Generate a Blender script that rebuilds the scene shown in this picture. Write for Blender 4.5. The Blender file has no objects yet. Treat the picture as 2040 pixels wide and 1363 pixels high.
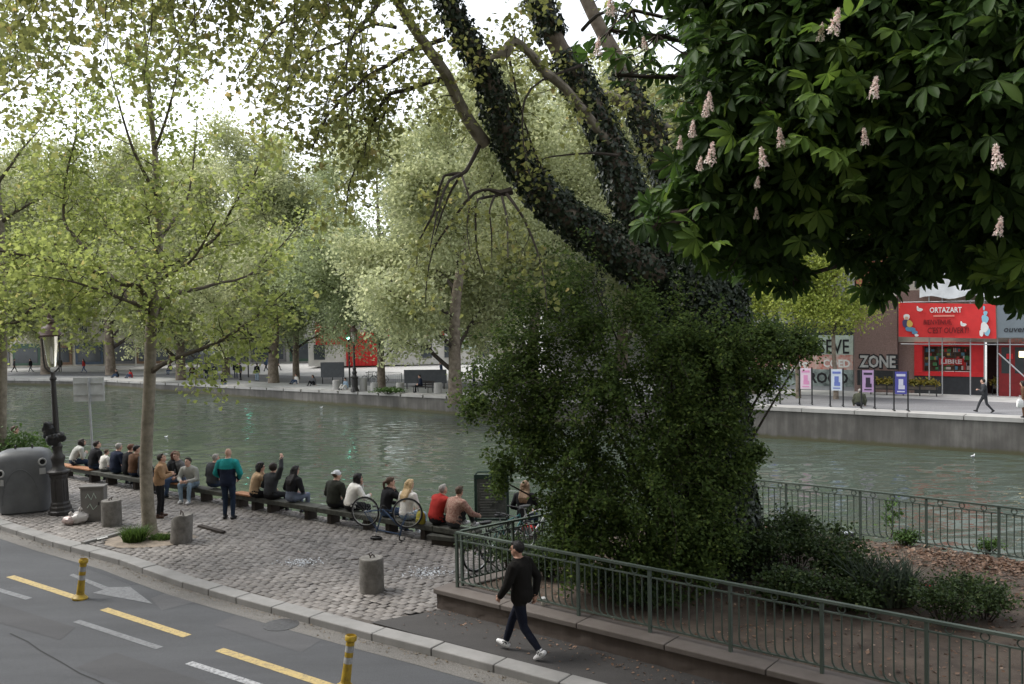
import bpy, bmesh, math, random
import numpy as np
from mathutils import Vector, Matrix, noise
from mathutils.kdtree import KDTree

rnd = random.Random(7)
rng = np.random.default_rng(11)
S = bpy.context.scene
COL = S.collection
PI = math.pi

# ------------------------------------------------------------------ camera
F_PX, CAM_H, PITCH, ROLL = 1800.0, 5.1, math.atan(61.5 / 1800.0), 0.018
cam_data = bpy.data.cameras.new('camera')
cam = bpy.data.objects.new('camera', cam_data)
COL.objects.link(cam)
cam_data.sensor_width = 36.0
cam_data.lens = 36.0 * F_PX / 2040.0
cam_data.clip_start = 0.1
cam_data.clip_end = 3000.0
X0 = Vector((1, 0, 0))
FW = Vector((0, math.cos(PITCH), -math.sin(PITCH)))
Y0 = Vector((0, math.sin(PITCH), math.cos(PITCH)))
cx = X0 * math.cos(ROLL) - Y0 * math.sin(ROLL)
cy = X0 * math.sin(ROLL) + Y0 * math.cos(ROLL)
R3 = Matrix((cx, cy, -FW)).transposed()
cam.matrix_world = Matrix.Translation((0, 0, CAM_H)) @ R3.to_4x4()
S.camera = cam


def ray(px, py):
    u = (px - 1020) / F_PX
    v = (681.5 - py) / F_PX
    return (cx * u + cy * v + FW)


def P(px, py, d):
    """the place d metres away along the view's ground direction"""
    r = ray(px, py)
    t = d / r.y
    return Vector((r.x * t, d, CAM_H + r.z * t))


def G(px, py, z=0.0):
    r = ray(px, py)
    t = (z - CAM_H) / r.z
    return Vector((r.x * t, r.y * t, z))


# ------------------------------------------------------------------ world and light
W = bpy.data.worlds.new('World')
S.world = W
W.use_nodes = True
nt = W.node_tree
bg = nt.nodes['Background']
sky = nt.nodes.new('ShaderNodeTexSky')
sky.sky_type = 'NISHITA'
sky.sun_disc = False
SUN_EL, SUN_AZ = math.radians(56), math.radians(285)
sky.sun_elevation = SUN_EL
sky.sun_rotation = SUN_AZ
sky.air_density = 1.0
sky.dust_density = 1.5
sky.ozone_density = 1.0
hs = nt.nodes.new('ShaderNodeHueSaturation')
hs.inputs['Saturation'].default_value = 0.22
nt.links.new(sky.outputs[0], hs.inputs['Color'])
nt.links.new(hs.outputs[0], bg.inputs['Color'])
bg.inputs['Strength'].default_value = 0.15
sd = bpy.data.lights.new('sun', 'SUN')
sd.energy = 1.3
sd.angle = math.radians(18)
sd.color = (1.0, 0.97, 0.92)
so = bpy.data.objects.new('sun', sd)
COL.objects.link(so)
sdir = Vector((math.sin(SUN_AZ) * math.cos(SUN_EL), math.cos(SUN_AZ) * math.cos(SUN_EL), math.sin(SUN_EL)))
so.rotation_euler = sdir.to_track_quat('Z', 'Y').to_euler()
S.view_settings.view_transform = 'Standard'
S.view_settings.look = 'None'
S.view_settings.gamma = 1.0
S.view_settings.use_curve_mapping = False
S.view_settings.exposure = 1.25
S.cycles.use_denoising = True
S.cycles.max_bounces = 6
S.cycles.diffuse_bounces = 3
S.cycles.glossy_bounces = 3
S.cycles.transmission_bounces = 3
S.cycles.transparent_max_bounces = 6


# ------------------------------------------------------------------ materials
MATS = {}


def M(name, col=None, rough=0.7, var=0.18, scale=4.0, bump=0.0, bscale=40.0, metal=0.0, spec=0.4, col2=None, detail=5.0, emit=0.0):
    if name in MATS:
        return MATS[name]
    m = bpy.data.materials.new(name)
    m.use_nodes = True
    t = m.node_tree
    b = t.nodes['Principled BSDF']
    b.inputs['Roughness'].default_value = rough
    b.inputs['Metallic'].default_value = metal
    b.inputs['Specular IOR Level'].default_value = spec
    tc = t.nodes.new('ShaderNodeTexCoord')
    if var > 0 or col2:
        n = t.nodes.new('ShaderNodeTexNoise')
        n.inputs['Scale'].default_value = scale
        n.inputs['Detail'].default_value = detail
        n.inputs['Roughness'].default_value = 0.65
        t.links.new(tc.outputs['Object'], n.inputs['Vector'])
        r = t.nodes.new('ShaderNodeValToRGB')
        a = col2 if col2 else tuple(c * (1 - var) for c in col)
        c = tuple(c_ * (1 + var) for c_ in col) if not col2 else col
        r.color_ramp.elements[0].position = 0.32
        r.color_ramp.elements[1].position = 0.68
        r.color_ramp.elements[0].color = (*a, 1)
        r.color_ramp.elements[1].color = (*c, 1)
        t.links.new(n.outputs['Fac'], r.inputs['Fac'])
        t.links.new(r.outputs[0], b.inputs['Base Color'])
    else:
        b.inputs['Base Color'].default_value = (*col, 1)
    if bump > 0:
        n2 = t.nodes.new('ShaderNodeTexNoise')
        n2.inputs['Scale'].default_value = bscale
        n2.inputs['Detail'].default_value = 4
        t.links.new(tc.outputs['Object'], n2.inputs['Vector'])
        bp = t.nodes.new('ShaderNodeBump')
        bp.inputs['Strength'].default_value = bump
        bp.inputs['Distance'].default_value = 0.02
        t.links.new(n2.outputs['Fac'], bp.inputs['Height'])
        t.links.new(bp.outputs[0], b.inputs['Normal'])
    if emit > 0:
        b.inputs['Emission Color'].default_value = (*col, 1)
        b.inputs['Emission Strength'].default_value = emit
    MATS[name] = m
    return m


def leafmat(name, c0, c1, trans=0.35, rough=0.5, c2=None, spec=0.25):
    """leaf reflectance differs from leaf to leaf; light also passes through"""
    m = bpy.data.materials.new(name)
    m.use_nodes = True
    t = m.node_tree
    b = t.nodes['Principled BSDF']
    out = t.nodes['Material Output']
    g = t.nodes.new('ShaderNodeNewGeometry')
    r = t.nodes.new('ShaderNodeValToRGB')
    r.color_ramp.elements[0].color = (*c0, 1)
    r.color_ramp.elements[1].color = (*c1, 1)
    if c2:
        e = r.color_ramp.elements.new(0.93)
        e.color = (*c1, 1)
        r.color_ramp.elements[2].color = (*c2, 1)
    t.links.new(g.outputs['Random Per Island'], r.inputs['Fac'])
    t.links.new(r.outputs[0], b.inputs['Base Color'])
    b.inputs['Roughness'].default_value = rough
    b.inputs['Specular IOR Level'].default_value = spec
    tr = t.nodes.new('ShaderNodeBsdfTranslucent')
    hs_ = t.nodes.new('ShaderNodeHueSaturation')
    hs_.inputs['Value'].default_value = 1.5
    hs_.inputs['Saturation'].default_value = 1.05
    hs_.inputs['Hue'].default_value = 0.49
    t.links.new(r.outputs[0], hs_.inputs['Color'])
    t.links.new(hs_.outputs[0], tr.inputs['Color'])
    mx = t.nodes.new('ShaderNodeMixShader')
    mx.inputs[0].default_value = trans
    t.links.new(b.outputs[0], mx.inputs[1])
    t.links.new(tr.outputs[0], mx.inputs[2])
    t.links.new(mx.outputs[0], out.inputs['Surface'])
    MATS[name] = m
    return m


# ------------------------------------------------------------------ objects
def setp(o, label=None, cat=None, group=None, kind=None):
    if label: o['label'] = label
    if cat: o['category'] = cat
    if group: o['group'] = group
    if kind: o['kind'] = kind
    return o


def thing(name, label, cat, loc=(0, 0, 0), rotz=0.0, group=None, rot=None):
    o = bpy.data.objects.new(name, None)
    o.empty_display_size = 0.2
    COL.objects.link(o)
    o.location = loc
    o.rotation_euler = rot if rot else (0, 0, rotz)
    return setp(o, label, cat, group)


def copy_tree(o, parent=None):
    c = o.copy()
    COL.objects.link(c)
    if parent is not None:
        c.parent = parent
    for ch in list(o.children):
        copy_tree(ch, c)
    return c


def norm(v):
    v = np.asarray(v, float)
    return v / (np.linalg.norm(v) + 1e-12)


def frame(t):
    t = norm(t)
    a = np.array((0, 0, 1.0)) if abs(t[2]) < 0.9 else np.array((1.0, 0, 0))
    u = norm(np.cross(a, t))
    return u, np.cross(t, u)


class MB:
    def __init__(s):
        s.v = []; s.f = []; s.m = []; s.sm = []

    def add(s, verts, faces, mi=0, smooth=False):
        k = len(s.v)
        s.v.extend(tuple(map(float, p)) for p in verts)
        for f in faces:
            s.f.append(tuple(i + k for i in f)); s.m.append(mi); s.sm.append(smooth)

    def box(s, c, size, rz=0.0, mi=0, taper=1.0, M4=None):
        hx, hy, hz = size[0] / 2, size[1] / 2, size[2] / 2
        vs = []
        for z, k in ((-hz, 1.0), (hz, taper)):
            for x, y in ((-hx, -hy), (hx, -hy), (hx, hy), (-hx, hy)):
                vs.append(Vector((x * k, y * k, z)))
        R = Matrix.Rotation(rz, 3, 'Z') if M4 is None else M4
        s.add([R @ v + Vector(c) for v in vs], [(3, 2, 1, 0), (4, 5, 6, 7), (0, 1, 5, 4), (1, 2, 6, 5), (2, 3, 7, 6), (3, 0, 4, 7)], mi)

    def beam(s, a, b, w, h, mi=0):
        a = Vector(a); b = Vector(b); d = (b - a)
        x = d.normalized(); up = Vector((0, 0, 1)) if abs(x.z) < 0.95 else Vector((0, 1, 0))
        y = up.cross(x).normalized(); z = x.cross(y)
        s.box((a + b) / 2, (d.length, w, h), mi=mi, M4=Matrix((x, y, z)).transposed())

    def tube(s, path, radii, seg=8, mi=0, cap=True, smooth=True):
        pts = [np.array(p, float) for p in path]
        if not hasattr(radii, '__len__'): radii = [radii] * len(pts)
        n = len(pts); vs = []; u = None
        for i in range(n):
            t = norm(pts[min(i + 1, n - 1)] - pts[max(i - 1, 0)])
            if u is None: u, w = frame(t)
            else:
                u = u - t * np.dot(u, t)
                u = norm(u) if np.linalg.norm(u) > 1e-6 else frame(t)[0]
                w = np.cross(t, u)
            for k in range(seg):
                a = 2 * PI * k / seg
                vs.append(pts[i] + radii[i] * (math.cos(a) * u + math.sin(a) * w))
        fs = []
        for i in range(n - 1):
            for k in range(seg):
                k2 = (k + 1) % seg
                fs.append((i * seg + k, i * seg + k2, (i + 1) * seg + k2, (i + 1) * seg + k))
        s.add(vs, fs, mi, smooth)
        if cap:
            s.add([vs[k] for k in range(seg)], [tuple(range(seg))[::-1]], mi)
            s.add([vs[(n - 1) * seg + k] for k in range(seg)], [tuple(range(seg))], mi)

    def lathe(s, prof, c=(0, 0, 0), seg=16, mi=0, smooth=True, cap=True, sx=1.0, sy=1.0):
        vs = []
        for r, z in prof:
            for k in range(seg):
                a = 2 * PI * k / seg
                vs.append((c[0] + sx * r * math.cos(a), c[1] + sy * r * math.sin(a), c[2] + z))
        fs = []
        for i in range(len(prof) - 1):
            for k in range(seg):
                k2 = (k + 1) % seg
                fs.append((i * seg + k, i * seg + k2, (i + 1) * seg + k2, (i + 1) * seg + k))
        if cap:
            fs.append(tuple(range(seg))[::-1])
            fs.append(tuple((len(prof) - 1) * seg + k for k in range(seg)))
        s.add(vs, fs, mi, smooth)

    def ring(s, c, R, r, axis=(0, 1, 0), seg=28, rs=6, mi=0):
        u, w = frame(axis)
        c = np.array(c, float); ax = norm(axis); vs = []
        for i in range(seg):
            a = 2 * PI * i / seg; d = math.cos(a) * u + math.sin(a) * w
            for k in range(rs):
                b = 2 * PI * k / rs
                vs.append(c + d * (R + r * math.cos(b)) + ax * r * math.sin(b))
        fs = []
        for i in range(seg):
            for k in range(rs):
                i2 = (i + 1) % seg; k2 = (k + 1) % rs
                fs.append((i * rs + k, i2 * rs + k, i2 * rs + k2, i * rs + k2))
        s.add(vs, fs, mi, True)

    def ball(s, c, r, seg=10, rings=6, mi=0, rot=None):
        if not hasattr(r, '__len__'): r = (r, r, r)
        vs = []
        for i in range(1, rings):
            ph = PI * i / rings - PI / 2
            for k in range(seg):
                a = 2 * PI * k / seg
                vs.append(Vector((r[0] * math.cos(ph) * math.cos(a), r[1] * math.cos(ph) * math.sin(a), r[2] * math.sin(ph))))
        b = len(vs); vs.append(Vector((0, 0, -r[2]))); vs.append(Vector((0, 0, r[2])))
        fs = []
        for i in range(rings - 2):
            for k in range(seg):
                k2 = (k + 1) % seg
                fs.append((i * seg + k, i * seg + k2, (i + 1) * seg + k2, (i + 1) * seg + k))
        for k in range(seg):
            k2 = (k + 1) % seg
            fs.append((b, k2, k)); fs.append((b + 1, (rings - 2) * seg + k, (rings - 2) * seg + k2))
        if rot is not None: vs = [rot @ v for v in vs]
        s.add([v + Vector(c) for v in vs], fs, mi, True)

    def poly(s, pts, mi=0):
        s.add(pts, [tuple(range(len(pts)))], mi)

    def prism(s, pts2, z0, z1, mi=0):
        n = len(pts2)
        vs = [(p[0], p[1], z0) for p in pts2] + [(p[0], p[1], z1) for p in pts2]
        fs = [tuple(range(n))[::-1], tuple(range(n, 2 * n))] + [(i, (i + 1) % n, n + (i + 1) % n, n + i) for i in range(n)]
        s.add(vs, fs, mi)

    def build(s, name, mats, parent=None, world=True, bevel=0.0, sharp=40, wobble=0.0):
        me = bpy.data.meshes.new(name)
        off = Vector((0, 0, 0))
        if parent is not None and world:
            q = parent
            while q is not None:
                off += Vector(q.location); q = q.parent
        vs = [(a - off.x, b - off.y, c - off.z) for a, b, c in s.v]
        me.from_pydata(vs, [], s.f)
        if not isinstance(mats, (list, tuple)): mats = [mats]
        for m in mats: me.materials.append(m)
        me.polygons.foreach_set('material_index', s.m)
        me.polygons.foreach_set('use_smooth', s.sm)
        me.update()
        if any(s.sm): me.set_sharp_from_angle(angle=math.radians(sharp))
        o = bpy.data.objects.new(name, me)
        COL.objects.link(o)
        if parent is not None: o.parent = parent
        if bevel > 0:
            b = o.modifiers.new('bevel', 'BEVEL'); b.width = bevel; b.segments = 2; b.limit_method = 'ANGLE'
        return o


def npmesh(name, V, k, faces, mat, parent=None, off=None, smooth=False):
    """V (N,k,3) copies of a k-vertex template with the given faces"""
    N = V.shape[0]
    me = bpy.data.meshes.new(name)
    V = V.reshape(-1, 3)
    if parent is not None and off is None:
        off = np.zeros(3); q = parent
        while q is not None:
            off = off + np.array(q.location); q = q.parent
    if off is not None: V = V - off
    me.vertices.add(len(V))
    me.vertices.foreach_set('co', V.astype(np.float32).ravel())
    loops = np.concatenate([np.array(f) for f in faces])
    lens = np.array([len(f) for f in faces])
    L = (loops[None, :] + (np.arange(N) * k)[:, None]).ravel()
    tot = np.tile(lens, N)
    start = np.concatenate([[0], np.cumsum(tot)[:-1]])
    me.loops.add(len(L)); me.loops.foreach_set('vertex_index', L.astype(np.int32))
    me.polygons.add(len(tot))
    me.polygons.foreach_set('loop_start', start.astype(np.int32))
    me.polygons.foreach_set('loop_total', tot.astype(np.int32))
    if smooth: me.polygons.foreach_set('use_smooth', np.ones(len(tot), bool))
    me.update(calc_edges=True)
    me.materials.append(mat)
    o = bpy.data.objects.new(name, me)
    COL.objects.link(o)
    if parent is not None: o.parent = parent
    return o


T_RH = (np.array([(0, 0, 0), (.36, .45, .1), (0, 1, 0), (-.36, .45, .1)]), [(0, 1, 2), (0, 2, 3)])
T_PL = (np.array([(0, 0, 0), (.3, .02, .05), (.56, .3, .08), (.3, .45, .03), (.3, .75, .04), (0, 1, -.05), (-.3, .75, .04), (-.3, .45, .03), (-.56, .3, .08), (-.3, .02, .05)]),
        [(0, 1, 2, 3, 4, 5), (0, 5, 6, 7, 8, 9)])


def place(pts, size, tpl, nrm_bias=(0, 0, .6), dir_bias=(0, 0, -.3), jit=1.0, nrm=None):
    """leaves at pts with random attitude"""
    n = len(pts)
    pts = np.asarray(pts, float)
    nn = rng.normal(size=(n, 3)) * jit * .6 + (np.array(nrm_bias) if nrm is None else nrm)
    nn /= np.linalg.norm(nn, axis=1)[:, None] + 1e-9
    d = rng.normal(size=(n, 3)) * .7 + np.array(dir_bias)
    d -= nn * np.sum(d * nn, axis=1)[:, None]
    d /= np.linalg.norm(d, axis=1)[:, None] + 1e-9
    b = np.cross(d, nn)
    t = tpl[0]
    s = np.asarray(size) * np.ones(n)
    V = pts[:, None, :] + s[:, None, None] * (t[None, :, 0:1] * b[:, None, :] + t[None, :, 1:2] * d[:, None, :] + t[None, :, 2:3] * nn[:, None, :])
    return V


# ------------------------------------------------------------------ branches
def smooth_path(pts, step=0.25):
    """Catmull-Rom through (x,y,z,r) rows"""
    p = np.array(pts, float)
    if len(p) < 3:
        n = max(2, int(np.linalg.norm(p[-1, :3] - p[0, :3]) / step) + 1)
        return p[0] + (p[-1] - p[0]) * np.linspace(0, 1, n)[:, None]
    q = np.vstack([2 * p[0] - p[1], p, 2 * p[-1] - p[-2]])
    out = []
    for i in range(1, len(q) - 2):
        n = max(2, int(np.linalg.norm(q[i + 1, :3] - q[i, :3]) / step))
        for t in np.linspace(0, 1, n, endpoint=False):
            a, b, c, d = q[i - 1], q[i], q[i + 1], q[i + 2]
            out.append(.5 * (2 * b + (c - a) * t + (2 * a - 5 * b + 4 * c - d) * t * t + (3 * b - a - 3 * c + d) * t ** 3))
    out.append(q[-2])
    out = np.array(out)
    out[:, 3] = np.maximum(out[:, 3], .003)
    return out


def sprout(parents, spacing, l0, l1, spread=.9, along=.5, up=.15, droop=0.0, t0=.2, rk=.45, rmax=.05, n=5, wig=.16, bias=(0, 0, 0)):
    out = []
    for p in parents:
        seg = np.linalg.norm(np.diff(p[:, :3], axis=0), axis=1)
        L = seg.sum(); s = np.concatenate([[0], np.cumsum(seg)])
        x = t0 * L + spacing * rng.random()
        while x < L:
            i = min(np.searchsorted(s, x) - 1, len(p) - 2); i = max(i, 0)
            f = (x - s[i]) / (seg[i] + 1e-9)
            c = p[i] + (p[i + 1] - p[i]) * f
            t = norm(p[i + 1, :3] - p[i, :3])
            u, w = frame(t); a = rng.random() * 2 * PI
            d = norm(t * along + (math.cos(a) * u + math.sin(a) * w) * spread + np.array((0, 0, up)) + np.array(bias))
            ln = (l0 + (l1 - l0) * rng.random()) * (1 - .45 * x / L)
            pts = [np.array((*c[:3], min(c[3] * rk, rmax)))]
            for k in range(1, n):
                d = norm(d + rng.normal(size=3) * wig + np.array((0, 0, -droop)))
                pts.append(np.array((*(pts[-1][:3] + d * ln / (n - 1)), max(.003, pts[0][3] * (1 - .8 * k / (n - 1))))))
            out.append(np.array(pts))
            x += spacing * (.6 + .8 * rng.random())
    return out


def branch_tubes(mb, paths, seg=5, mi=0):
    for p in paths:
        mb.tube([q[:3] for q in p], list(p[:, 3]), seg=seg, mi=mi, cap=False)


def along_points(paths, per, spread, t0=.25):
    out = []
    for p in paths:
        k = max(1, int(per))
        if per < 1 and rng.random() > per: continue
        t = t0 + (1 - t0) * rng.random(k)
        x = t * (len(p) - 1)
        i = np.minimum(x.astype(int), len(p) - 2)
        f = (x - i)[:, None]
        out.append(p[i, :3] * (1 - f) + p[i + 1, :3] * f)
    o = np.vstack(out)
    return o + rng.normal(size=o.shape) * spread
# ------------------------------------------------------------------ setting materials
def streaky(name, c0, c1, c2, bump=.3, band=None):
    m = bpy.data.materials.new(name); m.use_nodes = True
    t = m.node_tree; b = t.nodes['Principled BSDF']; b.inputs['Roughness'].default_value = .85
    tc = t.nodes.new('ShaderNodeTexCoord')
    mp = t.nodes.new('ShaderNodeMapping'); mp.inputs['Scale'].default_value = (1.6, 1.6, .16)
    t.links.new(tc.outputs['Object'], mp.inputs['Vector'])
    n1 = t.nodes.new('ShaderNodeTexNoise'); n1.inputs['Scale'].default_value = 1.3; n1.inputs['Detail'].default_value = 8; n1.inputs['Roughness'].default_value = .7
    t.links.new(mp.outputs[0], n1.inputs['Vector'])
    n2 = t.nodes.new('ShaderNodeTexNoise'); n2.inputs['Scale'].default_value = .7; n2.inputs['Detail'].default_value = 7
    t.links.new(tc.outputs['Object'], n2.inputs['Vector'])
    r = t.nodes.new('ShaderNodeValToRGB')
    r.color_ramp.elements[0].position = .3; r.color_ramp.elements[1].position = .72
    r.color_ramp.elements[0].color = (*c0, 1); r.color_ramp.elements[1].color = (*c2, 1)
    e = r.color_ramp.elements.new(.5); e.color = (*c1, 1)
    ad = t.nodes.new('ShaderNodeMath'); ad.operation = 'ADD'
    ml = t.nodes.new('ShaderNodeMath'); ml.operation = 'MULTIPLY'; ml.inputs[1].default_value = .5
    t.links.new(n1.outputs['Fac'], ad.inputs[0]); t.links.new(n2.outputs['Fac'], ad.inputs[1])
    t.links.new(ad.outputs[0], ml.inputs[0]); t.links.new(ml.outputs[0], r.inputs['Fac'])
    last = r.outputs[0]
    if band:   # wet weedy stone along the waterline
        sx = t.nodes.new('ShaderNodeSeparateXYZ'); t.links.new(tc.outputs['Object'], sx.inputs[0])
        a2 = t.nodes.new('ShaderNodeMath'); a2.operation = 'MULTIPLY_ADD'; a2.inputs[1].default_value = .35; a2.inputs[2].default_value = -.17
        t.links.new(n1.outputs['Fac'], a2.inputs[0])
        a3 = t.nodes.new('ShaderNodeMath'); a3.operation = 'ADD'
        t.links.new(sx.outputs['Z'], a3.inputs[0]); t.links.new(a2.outputs[0], a3.inputs[1])
        mr = t.nodes.new('ShaderNodeMapRange'); mr.inputs['From Min'].default_value = band; mr.inputs['From Max'].default_value = band + .14
        t.links.new(a3.outputs[0], mr.inputs['Value'])
        mx = t.nodes.new('ShaderNodeMix'); mx.data_type = 'RGBA'
        mx.inputs[6].default_value = (.075, .07, .035, 1)
        t.links.new(mr.outputs[0], mx.inputs[0]); t.links.new(last, mx.inputs[7]); last = mx.outputs[2]
    t.links.new(last, b.inputs['Base Color'])
    bp = t.nodes.new('ShaderNodeBump'); bp.inputs['Strength'].default_value = bump; bp.inputs['Distance'].default_value = .03
    t.links.new(n2.outputs['Fac'], bp.inputs['Height']); t.links.new(bp.outputs[0], b.inputs['Normal'])
    MATS[name] = m
    return m


def asphalt(name, c, fine=220.0):
    m = bpy.data.materials.new(name); m.use_nodes = True
    t = m.node_tree; b = t.nodes['Principled BSDF']; b.inputs['Roughness'].default_value = .82; b.inputs['Specular IOR Level'].default_value = .35
    tc = t.nodes.new('ShaderNodeTexCoord')
    n1 = t.nodes.new('ShaderNodeTexNoise'); n1.inputs['Scale'].default_value = fine; n1.inputs['Detail'].default_value = 2
    n2 = t.nodes.new('ShaderNodeTexNoise'); n2.inputs['Scale'].default_value = .55; n2.inputs['Detail'].default_value = 9; n2.inputs['Roughness'].default_value = .7
    mp = t.nodes.new('ShaderNodeMapping'); mp.inputs['Rotation'].default_value = (0, 0, .66); mp.inputs['Scale'].default_value = (.35, 1.6, 1)
    t.links.new(tc.outputs['Object'], n1.inputs['Vector']); t.links.new(tc.outputs['Object'], mp.inputs['Vector']); t.links.new(mp.outputs[0], n2.inputs['Vector'])
    r1 = t.nodes.new('ShaderNodeMapRange'); r1.inputs['From Min'].default_value = .3; r1.inputs['From Max'].default_value = .7; r1.inputs['To Min'].default_value = .6; r1.inputs['To Max'].default_value = 1.5
    r2 = t.nodes.new('ShaderNodeMapRange'); r2.inputs['From Min'].default_value = .3; r2.inputs['From Max'].default_value = .7; r2.inputs['To Min'].default_value = .78; r2.inputs['To Max'].default_value = 1.25
    t.links.new(n1.outputs['Fac'], r1.inputs['Value']); t.links.new(n2.outputs['Fac'], r2.inputs['Value'])
    ml = t.nodes.new('ShaderNodeMath'); ml.operation = 'MULTIPLY'
    t.links.new(r1.outputs[0], ml.inputs[0]); t.links.new(r2.outputs[0], ml.inputs[1])
    vm = t.nodes.new('ShaderNodeVectorMath'); vm.operation = 'SCALE'; vm.inputs[0].default_value = c
    t.links.new(ml.outputs[0], vm.inputs['Scale']); t.links.new(vm.outputs[0], b.inputs['Base Color'])
    bp = t.nodes.new('ShaderNodeBump'); bp.inputs['Strength'].default_value = .35; bp.inputs['Distance'].default_value = .006
    t.links.new(n1.outputs['Fac'], bp.inputs['Height']); t.links.new(bp.outputs[0], b.inputs['Normal'])
    MATS[name] = m
    return m


def worn_paint(name, c, under, amount=.5):
    m = bpy.data.materials.new(name); m.use_nodes = True
    t = m.node_tree; b = t.nodes['Principled BSDF']; b.inputs['Roughness'].default_value = .7
    tc = t.nodes.new('ShaderNodeTexCoord')
    n = t.nodes.new('ShaderNodeTexNoise'); n.inputs['Scale'].default_value = 22; n.inputs['Detail'].default_value = 8; n.inputs['Roughness'].default_value = .75
    t.links.new(tc.outputs['Object'], n.inputs['Vector'])
    r = t.nodes.new('ShaderNodeValToRGB'); r.color_ramp.elements[0].position = amount - .1; r.color_ramp.elements[1].position = amount + .1
    r.color_ramp.elements[0].color = (*under, 1); r.color_ramp.elements[1].color = (*c, 1)
    t.links.new(n.outputs['Fac'], r.inputs['Fac']); t.links.new(r.outputs[0], b.inputs['Base Color'])
    MATS[name] = m
    return m


m_road = asphalt('road_asphalt', (.060, .062, .066))
m_walk = asphalt('walk_asphalt', (.047, .044, .042), 180)
m_gutter = asphalt('gutter_stone', (.125, .118, .108), 90)
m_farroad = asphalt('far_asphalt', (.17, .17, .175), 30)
m_kerb = streaky('kerb_granite', (.15, .145, .14), (.22, .215, .205), (.30, .29, .28), .15)
m_quay = streaky('quay_concrete', (.045, .042, .037), (.095, .089, .08), (.2, .19, .172), .35, band=-1.98)
m_coping = streaky('quay_coping', (.27, .26, .245), (.35, .34, .32), (.44, .43, .41), .1)
m_lowwall = streaky('low_wall_render', (.045, .034, .028), (.085, .066, .055), (.15, .122, .103), .9)
m_lowcop = streaky('low_wall_coping', (.075, .062, .054), (.115, .097, .085), (.16, .14, .125), .3)
m_mortar = M('joint_sand', (.085, .075, .066), .95, .3, 8, .4, 60)
m_white = worn_paint('road_white', (.36, .365, .37), (.09, .09, .095), .47)
m_wornwhite = worn_paint('road_white_worn', (.17, .175, .18), (.085, .086, .09), .47)
m_yellow = worn_paint('road_yellow', (.43, .32, .125), (.13, .115, .085), .43)
m_conc = M('bollard_concrete', (.22, .208, .19), .9, .3, 7, .5, 40, col2=(.105, .098, .087), detail=9)
m_dirt = M('bed_soil', (.115, .088, .066), .95, .4, 2.2, .6, 45, col2=(.05, .037, .028))
m_pit = M('pit_earth', (.24, .2, .16), .95, .3, 6, .6, 50)

# ------------------------------------------------------------------ ground plan (metres)
KO = [(-60, 63), (-24, 31.8), (-16.3, 25.2), (-12.82, 22.32), (-10.61, 20.55), (-9.33, 19.62), (-8.39, 18.93), (-7.62, 18.25), (-6.43, 17.23), (-5.09, 16.22), (-3.5, 15.08), (-2.32, 14.24), (-1.31, 13.56), (-.35, 12.88), (.56, 12.22), (3.2, 10.3), (14, 2.0), (40, -18)]


def offset_line(pts, d):
    out = []
    for i, p in enumerate(pts):
        a = Vector(pts[max(i - 1, 0)]); b = Vector(pts[min(i + 1, len(pts) - 1)])
        t = (b - a).normalized()
        out.append((p[0] - t.y * d, p[1] + t.x * d))
    return out


KI = offset_line(KO, .33)
BANK = [(-60, 61.9), (-15.5, 30.3), (-.6, 19.72), (.6, 19.1), (2.0, 19.5), (3.9, 21.05), (5.1, 20.15), (7.12, 18.65), (9.1, 16.9), (10.8, 15.35), (16, 11), (40, -8)]
Z_W = -2.1

mb = MB()
mb.poly([(x, y, -.12) for x, y in KO] + [(40, -60, -.12), (-90, -60, -.12), (-90, 63, -.12)])
road = setp(mb.build('road', m_road), kind='structure')
gl = offset_line(KO, -.38)
mb = MB()
for i in range(len(KO) - 1):
    mb.poly([(*gl[i], -.116), (*gl[i + 1], -.116), (*KO[i + 1], -.116), (*KO[i], -.116)])
setp(mb.build('gutter', m_gutter), kind='structure')

# kerb stones, one metre each with open joints
mb = MB()
kp = [np.array((*p, 0, .1)) for p in KO]
for i in range(1, len(KO) - 2):
    a = Vector(KO[i]); b = Vector(KO[i + 1]); L = (b - a).length
    n = max(1, round(L / 1.05))
    a2 = Vector(KI[i]); b2 = Vector(KI[i + 1])
    for k in range(n):
        g = .007 / L * 1.0
        t0, t1 = k / n + g, (k + 1) / n - g
        q = [a.lerp(b, t0), a.lerp(b, t1), a2.lerp(b2, t1), a2.lerp(b2, t0)]
        mb.prism([(p.x, p.y) for p in q], -.3, .006 + rnd.uniform(-.004, .006))
setp(mb.build('kerb', m_kerb, bevel=.018), kind='structure')

mb = MB()
mb.poly([(x, y, -.02) for x, y in KI] + [(x, y, -.02) for x, y in BANK[::-1]])
setp(mb.build('ground', m_mortar), kind='structure')

# asphalt pavement right of the cobbles
mb = MB()
ki = [p for p in KI if p[0] > -2.2]
mb.poly([(-2.42, 14.78, .002)] + [(x, y, .002) for x, y in ki[1:]] + [(40, -9, .002), (6, 9.5, .002), (2.9, 12.5, .002), (-.1, 14.7, .002), (-1.05, 15.45, .002)])
setp(mb.build('pavement', m_walk), kind='structure')

# cobbles: every stone laid in rows along the canal
def inside(poly, x, y):
    c = np.zeros(len(x), bool); j = len(poly) - 1
    for i in range(len(poly)):
        xi, yi = poly[i]; xj, yj = poly[j]
        c ^= ((yi > y) != (yj > y)) & (x < (xj - xi) * (y - yi) / (yj - yi + 1e-12) + xi)
        j = i
    return c


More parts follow.
